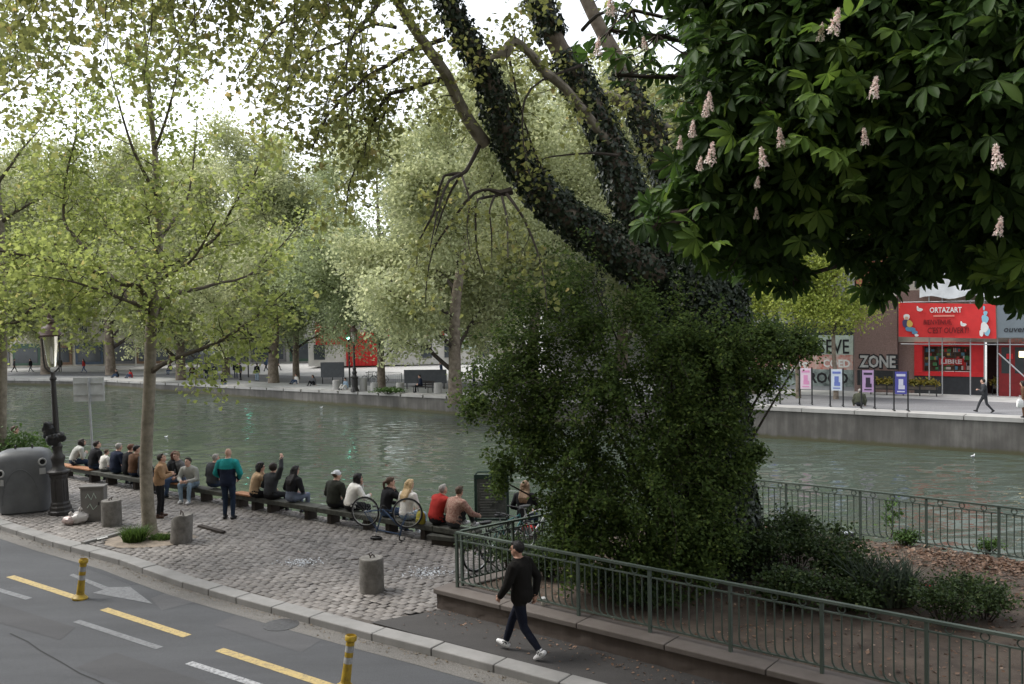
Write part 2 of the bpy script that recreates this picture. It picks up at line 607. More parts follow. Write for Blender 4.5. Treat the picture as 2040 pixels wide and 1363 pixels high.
cob_poly = [p for p in KI if -20 < p[0] < -2.45] + [(-2.45, 14.83), (-1.1, 15.5), (-1.2, 15.85), (3.4, 19.4), (3.75, 20.8), (2.0, 19.4), (.6, 19.0), (-.6, 19.62), (-15.5, 30.2), (-21, 34)]
ca, sa = .81, -.586
du, dv = .205, .148
us = np.arange(-45, 12, du); vs_ = np.arange(2, 26, dv)
U, Vv = np.meshgrid(us, vs_)
U = U + (np.arange(len(vs_)) % 2)[:, None] * du * .5 + rng.normal(size=U.shape) * .012
Vv = Vv + .03 * np.sin(U * .7) + .02 * np.sin(U * 2.1 + Vv)
Xc = (U * ca - Vv * sa).ravel(); Yc = (U * sa + Vv * ca).ravel()
ok = inside(cob_poly, Xc, Yc) & (((Xc + 8.47) / 1.0) ** 2 + ((Yc - 20.6) / .75) ** 2 > 1)
Xc, Yc = Xc[ok], Yc[ok]
N = len(Xc)
t12 = []
for h, z in ((.5, -.05), (.485, -.012), (.38, 0.0)):
    for sx, sy in ((-1, -1), (1, -1), (1, 1), (-1, 1)):
        t12.append((sx * h, sy * h, z))
t12 = np.array(t12)
f12 = [(8, 9, 10, 11)] + [(i, (i + 1) % 4, 4 + (i + 1) % 4, 4 + i) for i in range(4)] + [(4 + i, 4 + (i + 1) % 4, 8 + (i + 1) % 4, 8 + i) for i in range(4)]
lu = du * (.9 + .08 * rng.random(N)); lv = dv * (.88 + .09 * rng.random(N))
ang = rng.normal(size=N) * .05
tx = t12[None, :, 0] * lu[:, None]; ty = t12[None, :, 1] * lv[:, None]
tx = tx + rng.normal(size=tx.shape) * .005; ty = ty + rng.normal(size=ty.shape) * .005
tilt = rng.normal(size=(N, 2)) * .035
tz = t12[None, :, 2] + (rng.normal(size=N) * .004)[:, None] + tx * tilt[:, :1] + ty * tilt[:, 1:]
rx = tx * np.cos(ang)[:, None] - ty * np.sin(ang)[:, None]; ry = tx * np.sin(ang)[:, None] + ty * np.cos(ang)[:, None]
Vc = np.stack([Xc[:, None] + rx * ca - ry * sa, Yc[:, None] + rx * sa + ry * ca, tz + .004 + .012 * np.sin(Xc * .9 + 1)[:, None] * np.cos(Yc * .8)[:, None]], axis=2)


def stone_mat():
    m = bpy.data.materials.new('cobble_granite'); m.use_nodes = True
    t = m.node_tree; b = t.nodes['Principled BSDF']
    g = t.nodes.new('ShaderNodeNewGeometry'); r = t.nodes.new('ShaderNodeValToRGB')
    cols = [(0, (.125, .113, .102)), (.3, (.16, .144, .131)), (.55, (.174, .156, .141)), (.8, (.192, .174, .159)), (1, (.228, .21, .194))]
    r.color_ramp.elements[0].color = (*cols[0][1], 1); r.color_ramp.elements[1].color = (*cols[-1][1], 1)
    for p, c in cols[1:-1]:
        r.color_ramp.elements.new(p).color = (*c, 1)
    t.links.new(g.outputs['Random Per Island'], r.inputs['Fac'])
    tc = t.nodes.new('ShaderNodeTexCoord'); n = t.nodes.new('ShaderNodeTexNoise'); n.inputs['Scale'].default_value = .5; n.inputs['Detail'].default_value = 6
    n3 = t.nodes.new('ShaderNodeTexNoise'); n3.inputs['Scale'].default_value = 60
    t.links.new(tc.outputs['Object'], n.inputs['Vector']); t.links.new(tc.outputs['Object'], n3.inputs['Vector'])
    mr = t.nodes.new('ShaderNodeMapRange'); mr.inputs['From Min'].default_value = .32; mr.inputs['From Max'].default_value = .68; mr.inputs['To Min'].default_value = .72; mr.inputs['To Max'].default_value = 1.2
    t.links.new(n.outputs['Fac'], mr.inputs['Value'])
    vm = t.nodes.new('ShaderNodeVectorMath'); vm.operation = 'SCALE'
    t.links.new(r.outputs[0], vm.inputs[0]); t.links.new(mr.outputs[0], vm.inputs['Scale']); t.links.new(vm.outputs[0], b.inputs['Base Color'])
    b.inputs['Roughness'].default_value = .6
    bp = t.nodes.new('ShaderNodeBump'); bp.inputs['Strength'].default_value = .4; bp.inputs['Distance'].default_value = .006
    t.links.new(n3.outputs['Fac'], bp.inputs['Height']); t.links.new(bp.outputs[0], b.inputs['Normal'])
    return m


setp(npmesh('cobbled_pavement', Vc, 12, f12, stone_mat()), kind='structure')

# tree pit of bare earth
mb = MB()
n = 28
mb.add([(-8.47 + (1.02 + .12 * math.sin(3 * a) + .06 * math.sin(7 * a)) * math.cos(a), 20.6 + (.78 + .1 * math.cos(2 * a)) * math.sin(a), -.004) for a in [2 * PI * k / n for k in range(n)]] + [(-8.45, 20.7, .05)],
       [(k, (k + 1) % n, n) for k in range(n)], 0, True)
setp(mb.build('earth_patch', m_pit), kind='structure')

# road markings
RZ = -.1155


def gq(pts, z=RZ):
    return [G(a, b, z) for a, b in pts]


def stripe(p0, p1, w, name, mat):
    a = G(*p0, RZ); b = G(*p1, RZ); d = (b - a).normalized(); n_ = Vector((-d.y, d.x, 0)) * w / 2
    q = MB(); q.poly([a - n_, b - n_, b + n_, a + n_])
    return q.build(name, mat, road)


for a, b in (((-165, 1089), (-40, 1129)), ((20, 1148), (150, 1190)), ((207, 1213), (373, 1267)), ((437, 1294), (690, 1377)), ((760, 1400), (1050, 1497))):
    stripe(a, b, .16, 'yellow_dash', m_yellow)
for a, b, m_ in (((-60, 1158), (58, 1193), m_wornwhite), ((152, 1237), (318, 1291), m_wornwhite), ((376, 1320), (560, 1380), m_white)):
    stripe(a, b, .13, 'white_dash', m_)
mb = MB()
mb.poly(gq([(138, 1146), (146, 1143), (216, 1170), (206, 1175)]))
mb.poly(gq([(185, 1181), (206, 1175), (216, 1170), (259, 1169), (304, 1203)]))
mb.build('arrow_marking', m_wornwhite, road)
m_patch = asphalt('patch_asphalt', (.077, .077, .08), 160)
mb = MB(); mb.poly(gq([(300, 1192), (395, 1160), (440, 1187), (322, 1216)], -.1165)); mb.build('asphalt_patch', m_patch, road)
for pts_, c_ in (([(-40, 1190), (150, 1250), (120, 1275), (-60, 1225)], .053), ([(470, 1225), (640, 1275), (600, 1300), (425, 1245)], .069), ([(230, 1300), (420, 1363), (360, 1400), (150, 1330)], .054)):
    mb = MB(); mb.poly(gq(pts_, -.1168)); mb.build('asphalt_patch', asphalt('patch_asphalt_%d' % int(c_ * 1000), (c_, c_, c_ * 1.04), 170), road)
# cast iron cover in the road and grit gathered in the gutter
m_cover = M('cast_cover', (.05, .05, .052), .6, .3, 20, .4, 80)
c = G(560, 1245, -.1155); mb = MB(); mb.lathe([(.3, -.01), (.3, .004), (.28, .006)], c=c, seg=24); mb.build('manhole_cover', m_cover, road)
n = 1500; s_ = rng.random(n) * 14; ii = [tuple(Vector(KO[3]).lerp(Vector(KO[4]), 0)) for _ in range(0)]
L_ = []; acc = 0
for i in range(3, 14):
    a, b = Vector(KO[i]), Vector(KO[i + 1]); m_ = int((b - a).length * 60); d_ = (b - a).normalized(); nn_ = Vector((d_.y, -d_.x))
    for k in range(m_):
        q = a.lerp(b, rnd.random()) + nn_ * abs(rnd.gauss(0, .13)); L_.append((q.x, q.y, -.112))
o = npmesh('gutter_grit', place(np.array(L_), rng.uniform(.012, .045, len(L_)), T_RH, (0, 0, 2)), 4, T_RH[1], leafmat('grit', (.05, .035, .022), (.2, .16, .11), .05))
setp(o, 'small dry leaves and grit gathered in the gutter along the kerb', 'grit', kind='stuff')
m_patch2 = asphalt('patch_asphalt_dark', (.049, .051, .055), 160)
mb = MB(); mb.poly(gq([(60, 1090), (110, 1080), (330, 1155), (262, 1166)], -.1165)); mb.build('asphalt_patch', m_patch2, road)
mb = MB()
pp = [(20, 1262), (55, 1278), (80, 1296), (120, 1318), (160, 1342), (190, 1354), (240, 1380)]
for i in range(len(pp) - 1):
    a, b = G(*pp[i], RZ), G(*pp[i + 1], RZ); w = Vector((.006, .012, 0))
    mb.poly([a - w, b - w, b + w, a + w])
mb.build('crack', M('crack_tar', (.025, .025, .025), .9, 0), road)

# ------------------------------------------------------------------ water
def water_mat():
    m = bpy.data.materials.new('canal_water'); m.use_nodes = True
    t = m.node_tree; b = t.nodes['Principled BSDF']
    b.inputs['Base Color'].default_value = (.055, .072, .056, 1)
    b.inputs['Roughness'].default_value = .045
    b.inputs['IOR'].default_value = 1.333
    b.inputs['Specular IOR Level'].default_value = .5
    tc = t.nodes.new('ShaderNodeTexCoord')
    mp = t.nodes.new('ShaderNodeMapping'); mp.inputs['Rotation'].default_value = (0, 0, .3); mp.inputs['Scale'].default_value = (.62, 1.5, 1)
    t.links.new(tc.outputs['Object'], mp.inputs['Vector'])
    n1 = t.nodes.new('ShaderNodeTexNoise'); n1.inputs['Scale'].default_value = 1.5; n1.inputs['Detail'].default_value = 2.5; n1.inputs['Roughness'].default_value = .5; n1.inputs['Distortion'].default_value = .6
    n2 = t.nodes.new('ShaderNodeTexNoise'); n2.inputs['Scale'].default_value = .075; n2.inputs['Detail'].default_value = 3; n2.inputs['Distortion'].default_value = .5
    t.links.new(mp.outputs[0], n1.inputs['Vector']); t.links.new(tc.outputs['Object'], n2.inputs['Vector'])
    mr = t.nodes.new('ShaderNodeMapRange'); mr.inputs['From Min'].default_value = .4; mr.inputs['From Max'].default_value = .6; mr.inputs['To Min'].default_value = .26; mr.inputs['To Max'].default_value = .85
    t.links.new(n2.outputs['Fac'], mr.inputs['Value'])
    sb = t.nodes.new('ShaderNodeVectorMath'); sb.operation = 'SUBTRACT'; sb.inputs[1].default_value = (.5, .5, .5)
    t.links.new(n1.outputs['Color'], sb.inputs[0])
    sc_ = t.nodes.new('ShaderNodeVectorMath'); sc_.operation = 'SCALE'
    t.links.new(sb.outputs[0], sc_.inputs[0]); t.links.new(mr.outputs[0], sc_.inputs['Scale'])
    mu = t.nodes.new('ShaderNodeVectorMath'); mu.operation = 'MULTIPLY'; mu.inputs[1].default_value = (.75, 1.0, 0)
    t.links.new(sc_.outputs[0], mu.inputs[0])
    ad = t.nodes.new('ShaderNodeVectorMath'); ad.operation = 'ADD'; ad.inputs[1].default_value = (0, 0, 1)
    t.links.new(mu.outputs[0], ad.inputs[0])
    no = t.nodes.new('ShaderNodeVectorMath'); no.operation = 'NORMALIZE'
    t.links.new(ad.outputs[0], no.inputs[0]); t.links.new(no.outputs[0], b.inputs['Normal'])
    return m


mb = MB(); mb.poly([(-300, -40, Z_W), (120, -40, Z_W), (120, 140, Z_W), (-300, 140, Z_W)])
setp(mb.build('water', water_mat()), kind='structure')

# near quay wall
mb = MB()
for i in range(len(BANK) - 1):
    a, b = BANK[i], BANK[i + 1]
    mb.add([(*a, -4), (*b, -4), (*b, -.025), (*a, -.025)], [(0, 1, 2, 3)])
setp(mb.build('quay_wall', m_quay), 'stone quay wall below the near bank where people sit', 'quay wall')

# far quay: the bank sinks gently towards the far end
FQ = [(60, 17.1, -.35), (23.89, 42.1, -.35), (17.6, 46.5, -.35), (13.17, 49.6, -.36), (5.5, 55.6, -.55), (-2.88, 62.3, -.78), (-22.98, 78.9, -1.12), (-42.88, 95.3, -1.4), (-57.65, 101.4, -1.45), (-160, 103, -1.45)]
FN = Vector((.58, .81, 0))


def far_z(x, y):
    best = None
    for i in range(len(FQ) - 1):
        a = Vector(FQ[i]); b = Vector(FQ[i + 1]); d = (b - a); d2 = Vector((d.x, d.y))
        t = max(0, min(1, (Vector((x, y)) - Vector((a.x, a.y))).dot(d2) / d2.length_squared))
        c = a + d * t; q = (Vector((x, y)) - Vector((c.x, c.y))).length
        if best is None or q < best[0]: best = (q, c.z)
    return best[1]


def FG(px, py):
    z = -.8
    for _ in range(6):
        g = G(px, py, z); z = far_z(g.x, g.y)
    return G(px, py, z)


fq_out = []
for i, p in enumerate(FQ):
    nrm_ = Vector((0, 1, 0)) if i >= 8 else FN
    fq_out.append(nrm_)
wall = thing('quay_wall', 'long grey streaked concrete quay wall along the opposite bank of the canal', 'quay wall')
mb = MB(); mc = MB()
for i in range(len(FQ) - 1):
    a, b = Vector(FQ[i]), Vector(FQ[i + 1]); na, nb = fq_out[i] * .06, fq_out[i + 1] * .06
    za, zb = Vector((0, 0, .2)), Vector((0, 0, .2))
    mb.add([(a.x + na.x, a.y + na.y, -4), (b.x + nb.x, b.y + nb.y, -4), b + nb - zb, a + na - za], [(0, 1, 2, 3)])
    L = (b - a).length; n = max(1, round(L / 2.4))
    for k in range(n):
        p, q = a.lerp(b, k / n + .003), a.lerp(b, (k + 1) / n - .003)
        w = fq_out[i] * 1.0
        mc.add([p - za, q - za, q + w - za, p + w - za, p, q, q + w, p + w], [(3, 2, 1, 0), (4, 5, 6, 7), (0, 1, 5, 4), (1, 2, 6, 5), (2, 3, 7, 6), (3, 0, 4, 7)])
mb.build('wall', m_quay, wall)
mc.build('coping', m_coping, wall)
mb = MB(); mr_ = MB()
for i in range(len(FQ) - 1):
    a, b = Vector(FQ[i]), Vector(FQ[i + 1]); na, nb = fq_out[i], fq_out[i + 1]
    dz = Vector((0, 0, -.02))
    mb.poly([a + na * .9 + dz, b + nb * .9 + dz, b + nb * 1500 + dz, a + na * 1500 + dz])
    r0, r1 = (1.4, 7.6) if i < 5 else (5, 12)
    dz = Vector((0, 0, -.012))
    mr_.poly([a + na * r0 + dz, b + nb * r0 + dz, b + nb * r1 + dz, a + na * r1 + dz])
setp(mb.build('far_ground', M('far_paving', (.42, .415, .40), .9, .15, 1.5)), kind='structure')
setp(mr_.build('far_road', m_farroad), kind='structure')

# ------------------------------------------------------------------ raised planting bed and its low wall
WA, WD = Vector((-1.44, 15.42, 0)), Vector((.781, -.624, 0))       # front corner and run of the low wall
WN = Vector((.624, .781, 0))                                        # into the bed
RD = Vector((.79, .613, 0))                                         # the return side


def wp(s, t, z):
    return WA + WD * s + WN * t + Vector((0, 0, z))


lw = thing('low_wall', 'long low brown rendered wall with stone coping beside the pavement, under the green railing', 'wall', WA)
mb = MB()
def wbox(q, s0, s1, t0, t1, z0, z1):
    vs = [wp(s, t, z) for z in (z0, z1) for s, t in ((s0, t0), (s1, t0), (s1, t1), (s0, t1))]
    q.add(vs, [(3, 2, 1, 0), (4, 5, 6, 7), (0, 1, 5, 4), (1, 2, 6, 5), (2, 3, 7, 6), (3, 0, 4, 7)])
n = 110
vs = []; fs = []
for i in range(n + 1):
    for k, z in enumerate((-.05, .06, .12, .19, .262)):
        w = .045 * noise.noise(Vector((i * .75, z * 16, 3))) + .02 * noise.noise(Vector((i * 2.3, z * 40, 8)))
        vs.append(wp(.04 + i * .16, .055 + w, z))
for i in range(n):
    for k in range(4):
        a = i * 5 + k
        fs.append((a, a + 5, a + 6, a + 1))
mb.add(vs, fs, 0, True)
wbox(mb, .06, 17.6, .12, .36, -.05, .262)
rv = [(.08, .06), (.08 + .17 * 6, .06)]
# return side of the wall
RS = WA + WD * .05 + WN * .05
mb.add([RS + Vector((0, 0, -.05)), RS + RD * 7.6 + Vector((0, 0, -.05)), RS + RD * 7.6 + Vector((0, 0, .262)), RS + Vector((0, 0, .262))], [(3, 2, 1, 0)])
mb.build('wall', m_lowwall, lw)
mc = MB()
for i in range(12):
    wbox(mc, i * 1.5 + .006, i * 1.5 + 1.494, -.005, .46, .264, .35 + rnd.uniform(0, .008))
a0 = WA + WN * .475 + WD * -.02
for i in range(6):
    p, q = a0 + RD * (i * 1.2 + .02), a0 + RD * (i * 1.2 + 1.19)
    w_ = WD * .42
    mc.add([p + Vector((0, 0, .264)), q + Vector((0, 0, .264)), q + w_ + Vector((0, 0, .264)), p + w_ + Vector((0, 0, .264)), p + Vector((0, 0, .352)), q + Vector((0, 0, .352)), q + w_ + Vector((0, 0, .352)), p + w_ + Vector((0, 0, .352))],
           [(0, 1, 2, 3), (7, 6, 5, 4), (4, 5, 1, 0), (5, 6, 2, 1), (6, 7, 3, 2), (7, 4, 0, 3)])
mc.build('coping', m_lowcop, lw, bevel=.015)

# soil surface of the bed
BED = [wp(.3, .4, 0), wp(17.6, .4, 0)] + [Vector((16, 10.9, 0)), Vector((10.75, 15.25, 0)), Vector((9.05, 16.8, 0)), Vector((7.08, 18.5, 0)), Vector((5.05, 20.0, 0)), Vector((4.2, 20.3, 0))]
BED2 = [(p.x, p.y) for p in BED]


def bed_z(x, y):
    s = (Vector((x, y, 0)) - WA).dot(WN)
    return .3 + .12 * noise.noise(Vector((x * .5, y * .5, 0))) * min(1, max(0, s - .5)) + .55 * math.exp(-((x - 3.4) ** 2 + (y - 17.0) ** 2) / 3.0)


gx = np.arange(-2, 17, .25); gy = np.arange(1, 22, .25)
GX, GY = np.meshgrid(gx, gy)
ins = inside(BED2, GX.ravel(), GY.ravel()).reshape(GX.shape)
mb = MB(); vid = {}
def bv(i, j):
    if (i, j) not in vid:
        vid[(i, j)] = len(mb.v); x, y = gx[j], gy[i]; mb.v.append((x, y, bed_z(x, y)))
    return vid[(i, j)]
for i in range(len(gy) - 1):
    for j in range(len(gx) - 1):
        if ins[i, j] or ins[i + 1, j] or ins[i, j + 1] or ins[i + 1, j + 1]:
            c = [(i, j), (i, j + 1), (i + 1, j + 1), (i + 1, j)]
            if all(inside(BED2, np.array([gx[b]]), np.array([gy[a]]))[0] for a, b in c) or ins[i, j] and ins[i + 1, j + 1] or ins[i + 1, j] and ins[i, j + 1]:
                mb.f.append(tuple(bv(a, b) for a, b in c)); mb.m.append(0); mb.sm.append(True)
mb.poly([(p.x, p.y, .255) for p in BED])
setp(mb.build('soil', m_dirt), kind='structure')
# ------------------------------------------------------------------ buildings across the canal, right
FO, FT = Vector((16.24, 60.96, 0)), Vector((.832, -.555, 0))
FNR = Vector((-.555, -.832, 0))                                    # out of the facade, towards the canal
FZ = -.37
m_clad = streaky('metal_cladding', (.2, .21, .22), (.27, .28, .29), (.34, .35, .36), .05)
m_dark = M('dark_paint', (.02, .021, .023), .6, .2)
m_brick_o = M('orange_brick', (.33, .12, .075), .85, .25, 14, .3, 60)
m_brick_b = M('brown_brick', (.2, .135, .12), .88, .25, 16, .3, 60)
m_stone = M('pale_stone', (.46, .43, .38), .85, .12, 2)
m_red = M('shop_red', (.50, .018, .022), .45, .12, 3)
m_red2 = M('banner_red', (.62, .035, .035), .75, .08, 2)
m_blackp = M('shop_plinth', (.03, .032, .036), .5, .2)
m_glassd = M('shop_glass', (.05, .058, .06), .12, 0, spec=.6)
m_steel = M('galvanised_steel', (.42, .43, .44), .45, .15, 10, metal=.3)
m_netting = M('white_netting', (.66, .68, .70), .9, .16, 1.2, .5, 5)
m_palegr = M('pale_mint', (.5, .58, .52), .8, .15, 5)
m_whitep = M('white_paint', (.72, .72, .70), .7, .06)
m_blackg = M('black_spray', (.012, .012, .014), .7, 0)
m_grey = M('grey_panel', (.27, .29, .31), .7, .15, 2)
m_yellowf = leafmat('yellow_box_plants', (.09, .1, .02), (.34, .27, .05), .25)
m_iron = M('black_iron', (.018, .019, .02), .5, .3, 12, .2)


def fs(px, py, off=0.0):
    """where the line of sight meets the facade plane: (s along it, z)"""
    r = ray(px, py); o = FO + FNR * off
    t = (o - Vector((0, 0, 0))).dot(FNR) / r.dot(FNR)
    p = r * t + Vector((0, 0, CAM_H))
    return (p - o).dot(FT), p.z


def fp(s, z, off=0.0):
    p = FO + FT * s + FNR * off
    return Vector((p.x, p.y, z))


def fbox(mb, s0, s1, z0, z1, o0, o1, mi=0):
    vs = [fp(s, z, o) for z in (z0, z1) for s, o in ((s0, o0), (s1, o0), (s1, o1), (s0, o1))]
    mb.add(vs, [(0, 1, 2, 3), (7, 6, 5, 4), (0, 4, 5, 1), (1, 5, 6, 2), (2, 6, 7, 3), (3, 7, 4, 0)], mi)


def frect(px0, py0, px1, py1, off=0.0):
    ym = (py0 + py1) / 2; xm = (px0 + px1) / 2
    return fs(px0, ym, off)[0], fs(px1, ym, off)[0], fs(xm, py1, off)[1], fs(xm, py0, off)[1]


def ftext(txt, s0, s1, z0, z1, off, mat, parent, name='lettering', shear=0.0, bold=0.0, ext=.01, res=2):
    cu = bpy.data.curves.new('txt', 'FONT'); cu.body = txt; cu.extrude = ext; cu.offset = bold; cu.shear = shear; cu.resolution_u = res
    tmp = bpy.data.objects.new('txt', cu); COL.objects.link(tmp)
    bpy.context.view_layer.update()
    me = bpy.data.meshes.new_from_object(tmp.evaluated_get(bpy.context.evaluated_depsgraph_get()))
    bpy.data.objects.remove(tmp)
    n = len(me.vertices); co = np.zeros(n * 3); me.vertices.foreach_get('co', co); co = co.reshape(-1, 3)
    lo, hi = co.min(0), co.max(0)
    u = (co[:, 0] - lo[0]) / (hi[0] - lo[0]); v = (co[:, 1] - lo[1]) / (hi[1] - lo[1])
    off3 = np.zeros(3); q = parent
    while q is not None:
        off3 += np.array(q.location); q = q.parent
    base = np.array(fp(0, 0, off)); T = np.array(FT); Nn = np.array(FNR)
    V = base + np.outer(s0 + (s1 - s0) * u, T) + np.outer(co[:, 2] + ext, Nn) + np.outer(z0 + (z1 - z0) * v, (0, 0, 1)) - off3
    me.vertices.foreach_set('co', V.ravel()); me.update()
    me.materials.clear(); me.materials.append(mat)
    o = bpy.data.objects.new(name, me); COL.objects.link(o); o.parent = parent
    return o


def blob(mb, s, z, rs, rz, off, mi=0, n=14, wob=.12, seed=0, th=.012):
    pts = [(s + rs * math.cos(a) * (1 + wob * math.sin(3 * a + seed)), z + rz * math.sin(a) * (1 + wob * math.cos(2 * a + seed))) for a in [2 * PI * k / n for k in range(n)]]
    vs = [fp(a, b, off) for a, b in pts] + [fp(a, b, off + th) for a, b in pts]
    mb.add(vs, [tuple(range(n, 2 * n))] + [(i, (i + 1) % n, n + (i + 1) % n, n + i) for i in range(n)], mi)


# grey clad building with sprayed shutters
s0 = fs(1330, 700)[0]; s1 = fs(1703, 700)[0]
b = thing('grey_clad_building', 'grey metal clad building with dark vertical joints above sprayed ground floor panels', 'building', fp(s0, FZ))
mb = MB(); zt = 11.0; zs = fs(1640, 640)[1]
fbox(mb, s0, s1, FZ, zt, -8, 0); mb.build('wall', m_clad, b)
for x in range(1345, 1705, 20):
    mb = MB(); s = fs(x, 600)[0]; fbox(mb, s - .05, s + .05, zs, zt - .3, .003, .06); mb.build('joint_strip', m_dark, b)
mb = MB(); fbox(mb, s0, s1, zs - .12, zs + .12, .003, .12); mb.build('ledge', m_grey, b)
mb = MB(); a_, c_, z0, z1 = frect(1560, 642, 1700, 668); fbox(mb, a_, c_, z0, z1, .003, .03); mb.build('upper_glazing', m_glassd, b)
gp = [(1500, 668, 1700, 706, m_palegr), (1500, 706, 1700, 735, M('sprayed_red', (.5, .1, .07), .8, .5, 2.5, col2=(.6, .55, .5))), (1500, 735, 1700, 768, M('sprayed_mix', (.35, .42, .4), .8, .4, 1.5, col2=(.05, .06, .06)))]
for x0, y0, x1, y1, mt in gp:
    mb = MB(); r_ = frect(x0, y0, x1, y1); fbox(mb, *r_, .003, .03); mb.build('sprayed_panel', mt, b)
mb = MB()
for k, (x, y, w, h) in enumerate([(1642, 690, 13, 16), (1662, 691, 12, 16), (1681, 692, 11, 15)]):
    a_, c_, z0, z1 = frect(x - w, y - h, x + w, y + h); blob(mb, (a_ + c_) / 2, (z0 + z1) / 2, (c_ - a_) / 2, (z1 - z0) / 2, .032, 0, wob=.15, seed=k)
mb.build('sprayed_bubbles', m_palegr, b)
r_ = frect(1632, 676, 1692, 705); ftext('SEVE', r_[0], r_[1], r_[2], r_[3], .05, m_blackg, b, 'graffiti', bold=.008)
r_ = frect(1640, 716, 1694, 732); ftext('COED', r_[0], r_[1], r_[2], r_[3], .034, m_whitep, b, 'graffiti', bold=.03)
r_ = frect(1612, 742, 1690, 764); ftext('ROCO', r_[0], r_[1], r_[2], r_[3], .034, m_blackg, b, 'graffiti', bold=.03)
r_ = frect(1560, 712, 1610, 740); ftext('Kus', r_[0], r_[1], r_[2], r_[3], .034, m_whitep, b, 'graffiti', bold=.02)

# brick building
s0 = s1 + .02; s1 = fs(1789, 700)[0]
b = thing('brick_building', 'narrow brown and orange brick building with large white sprayed letters at street level', 'building', fp(s0, FZ))
mb = MB(); zm = fs(1740, 588)[1]
fbox(mb, s0, s1, FZ, zm, -8, .25); mb.build('wall', m_brick_b, b)
mb = MB(); fbox(mb, s0 + .1, s1 - .6, zm, 12.5, -8, .1); mb.build('upper_wall', m_brick_o, b)
mb = MB(); fbox(mb, s0 - .02, s1, zm - .1, zm + .15, .2, .34); mb.build('ledge', m_stone, b)
mb = MB(); r_ = frect(1708, 738, 1788, 768, .25); fbox(mb, r_[0], r_[1], r_[2], r_[3], .253, .28); mb.build('plinth', m_dark, b)
r_ = frect(1708, 705, 1789, 736, .25); q = r_
ftext('ZONE', q[0], q[1], q[2], q[3], .252, m_blackg, b, 'graffiti', bold=.09)
ftext('ZONE', q[0] + .13, q[1] - .13, q[2] + .1, q[3] - .1, .28, M('spray_white', (.36, .36, .35), .8, .3, 3), b, 'graffiti', bold=.03)
for x in (1712, 1735):
    mb = MB(); r_ = frect(x, 470, x + 16, 520, .1); fbox(mb, r_[0], r_[1], r_[2], r_[3], .103, .13); mb.build('window', m_glassd, b)

# scaffolded shop building
s0 = s1 + .02; s1 = s0 + 16
b = thing('bookshop_building', 'pale stone building with red shopfront, wrapped in white netting and scaffolding', 'building', fp(s0, FZ))
zb = fs(1900, 682)[1]
mb = MB(); fbox(mb, s0, s1, zb, 13.5, -9, 0); mb.build('wall', m_stone, b)
mb = MB(); r_ = frect(1790, 682, 1836, 770); fbox(mb, s0, r_[1], FZ, zb, -9, -.02); mb.build('wall', m_brick_b, b)
mb = MB(); r_ = frect(1791, 578, 1880, 602); fbox(mb, r_[0], r_[1], r_[2], r_[3], .003, .08); mb.build('fascia', m_brick_b, b)
for x in (1798, 1822, 1990, 2030):
    for y in (455, 540):
        mb = MB(); r_ = frect(x, y, x + 13, y + 32); fbox(mb, *r_, .003, .03); mb.build('window', m_glassd, b)
# shopfront
sf = frect(1822, 682, 1960, 745)
mb = MB()
w0 = frect(1838, 690, 1934, 741)
fbox(mb, sf[0], w0[0], w0[2], zb, -.5, .12); fbox(mb, w0[1], sf[1], w0[2], zb, -.5, .12)
fbox(mb, w0[0], w0[1], w0[3], zb, -.5, .12); fbox(mb, sf[0], sf[1], w0[2] - .25, w0[2], -.5, .16)
shop = mb.build('shopfront', m_red, b)
mb = MB(); fbox(mb, sf[0], sf[1], FZ, w0[2] - .25, -.5, .08); mb.build('plinth', m_blackp, b)
win = MB(); fbox(win, w0[0], w0[1], w0[2], w0[3], -.8, -.7); w_ = win.build('display_window', M('shop_interior', (.2, .13, .08), .8, .4, 3, col2=(.03, .025, .02)), b)
mb = MB()
bookm = [M('bk_a', (.5, .4, .1), .7, 0), M('bk_b', (.1, .3, .4), .7, 0), M('bk_c', (.5, .08, .07), .7, 0), M('bk_d', (.6, .6, .55), .7, 0), M('bk_e', (.08, .3, .12), .7, 0)]
for k in range(46):
    x = rnd.uniform(1842, 1930); y = rnd.choice((700, 708, 716, 728, 736)); w = rnd.uniform(1.5, 5); h = rnd.uniform(3, 6)
    q = frect(x - w, y - h, x + w, y + h * .4); fbox(mb, q[0], q[1], q[2], q[3], -.66, -.6 + rnd.uniform(0, .05), rnd.randrange(5))
mb.build('books_on_display', bookm, w_)
q = frect(1872, 717, 1914, 726); ftext('LIBRE', q[0], q[1], q[2], q[3], -.5, m_whitep, w_, 'lettering', bold=.03)
mb = MB(); q = frect(1868, 715, 1918, 728); fbox(mb, q[0], q[1], q[2], q[3], -.56, -.52); mb.build('window_sign', m_red, w_)
mb = MB()
for x in (1870, 1902):
    q = frect(x - .7, 690, x + .7, 741, .05); fbox(mb, q[0], q[1], w0[2], w0[3], .04, .09)
mb.build('window_bar', m_blackp, w_)
q = frect(1868, 684, 1962, 689, .13)
ftext('ORTAZART', q[0] + 1.0, q[1] - 2.0, q[2] + .02, q[3] + .12, .125, M('faded_red_letter', (.75, .25, .2), .6, 0), shop, 'lettering')
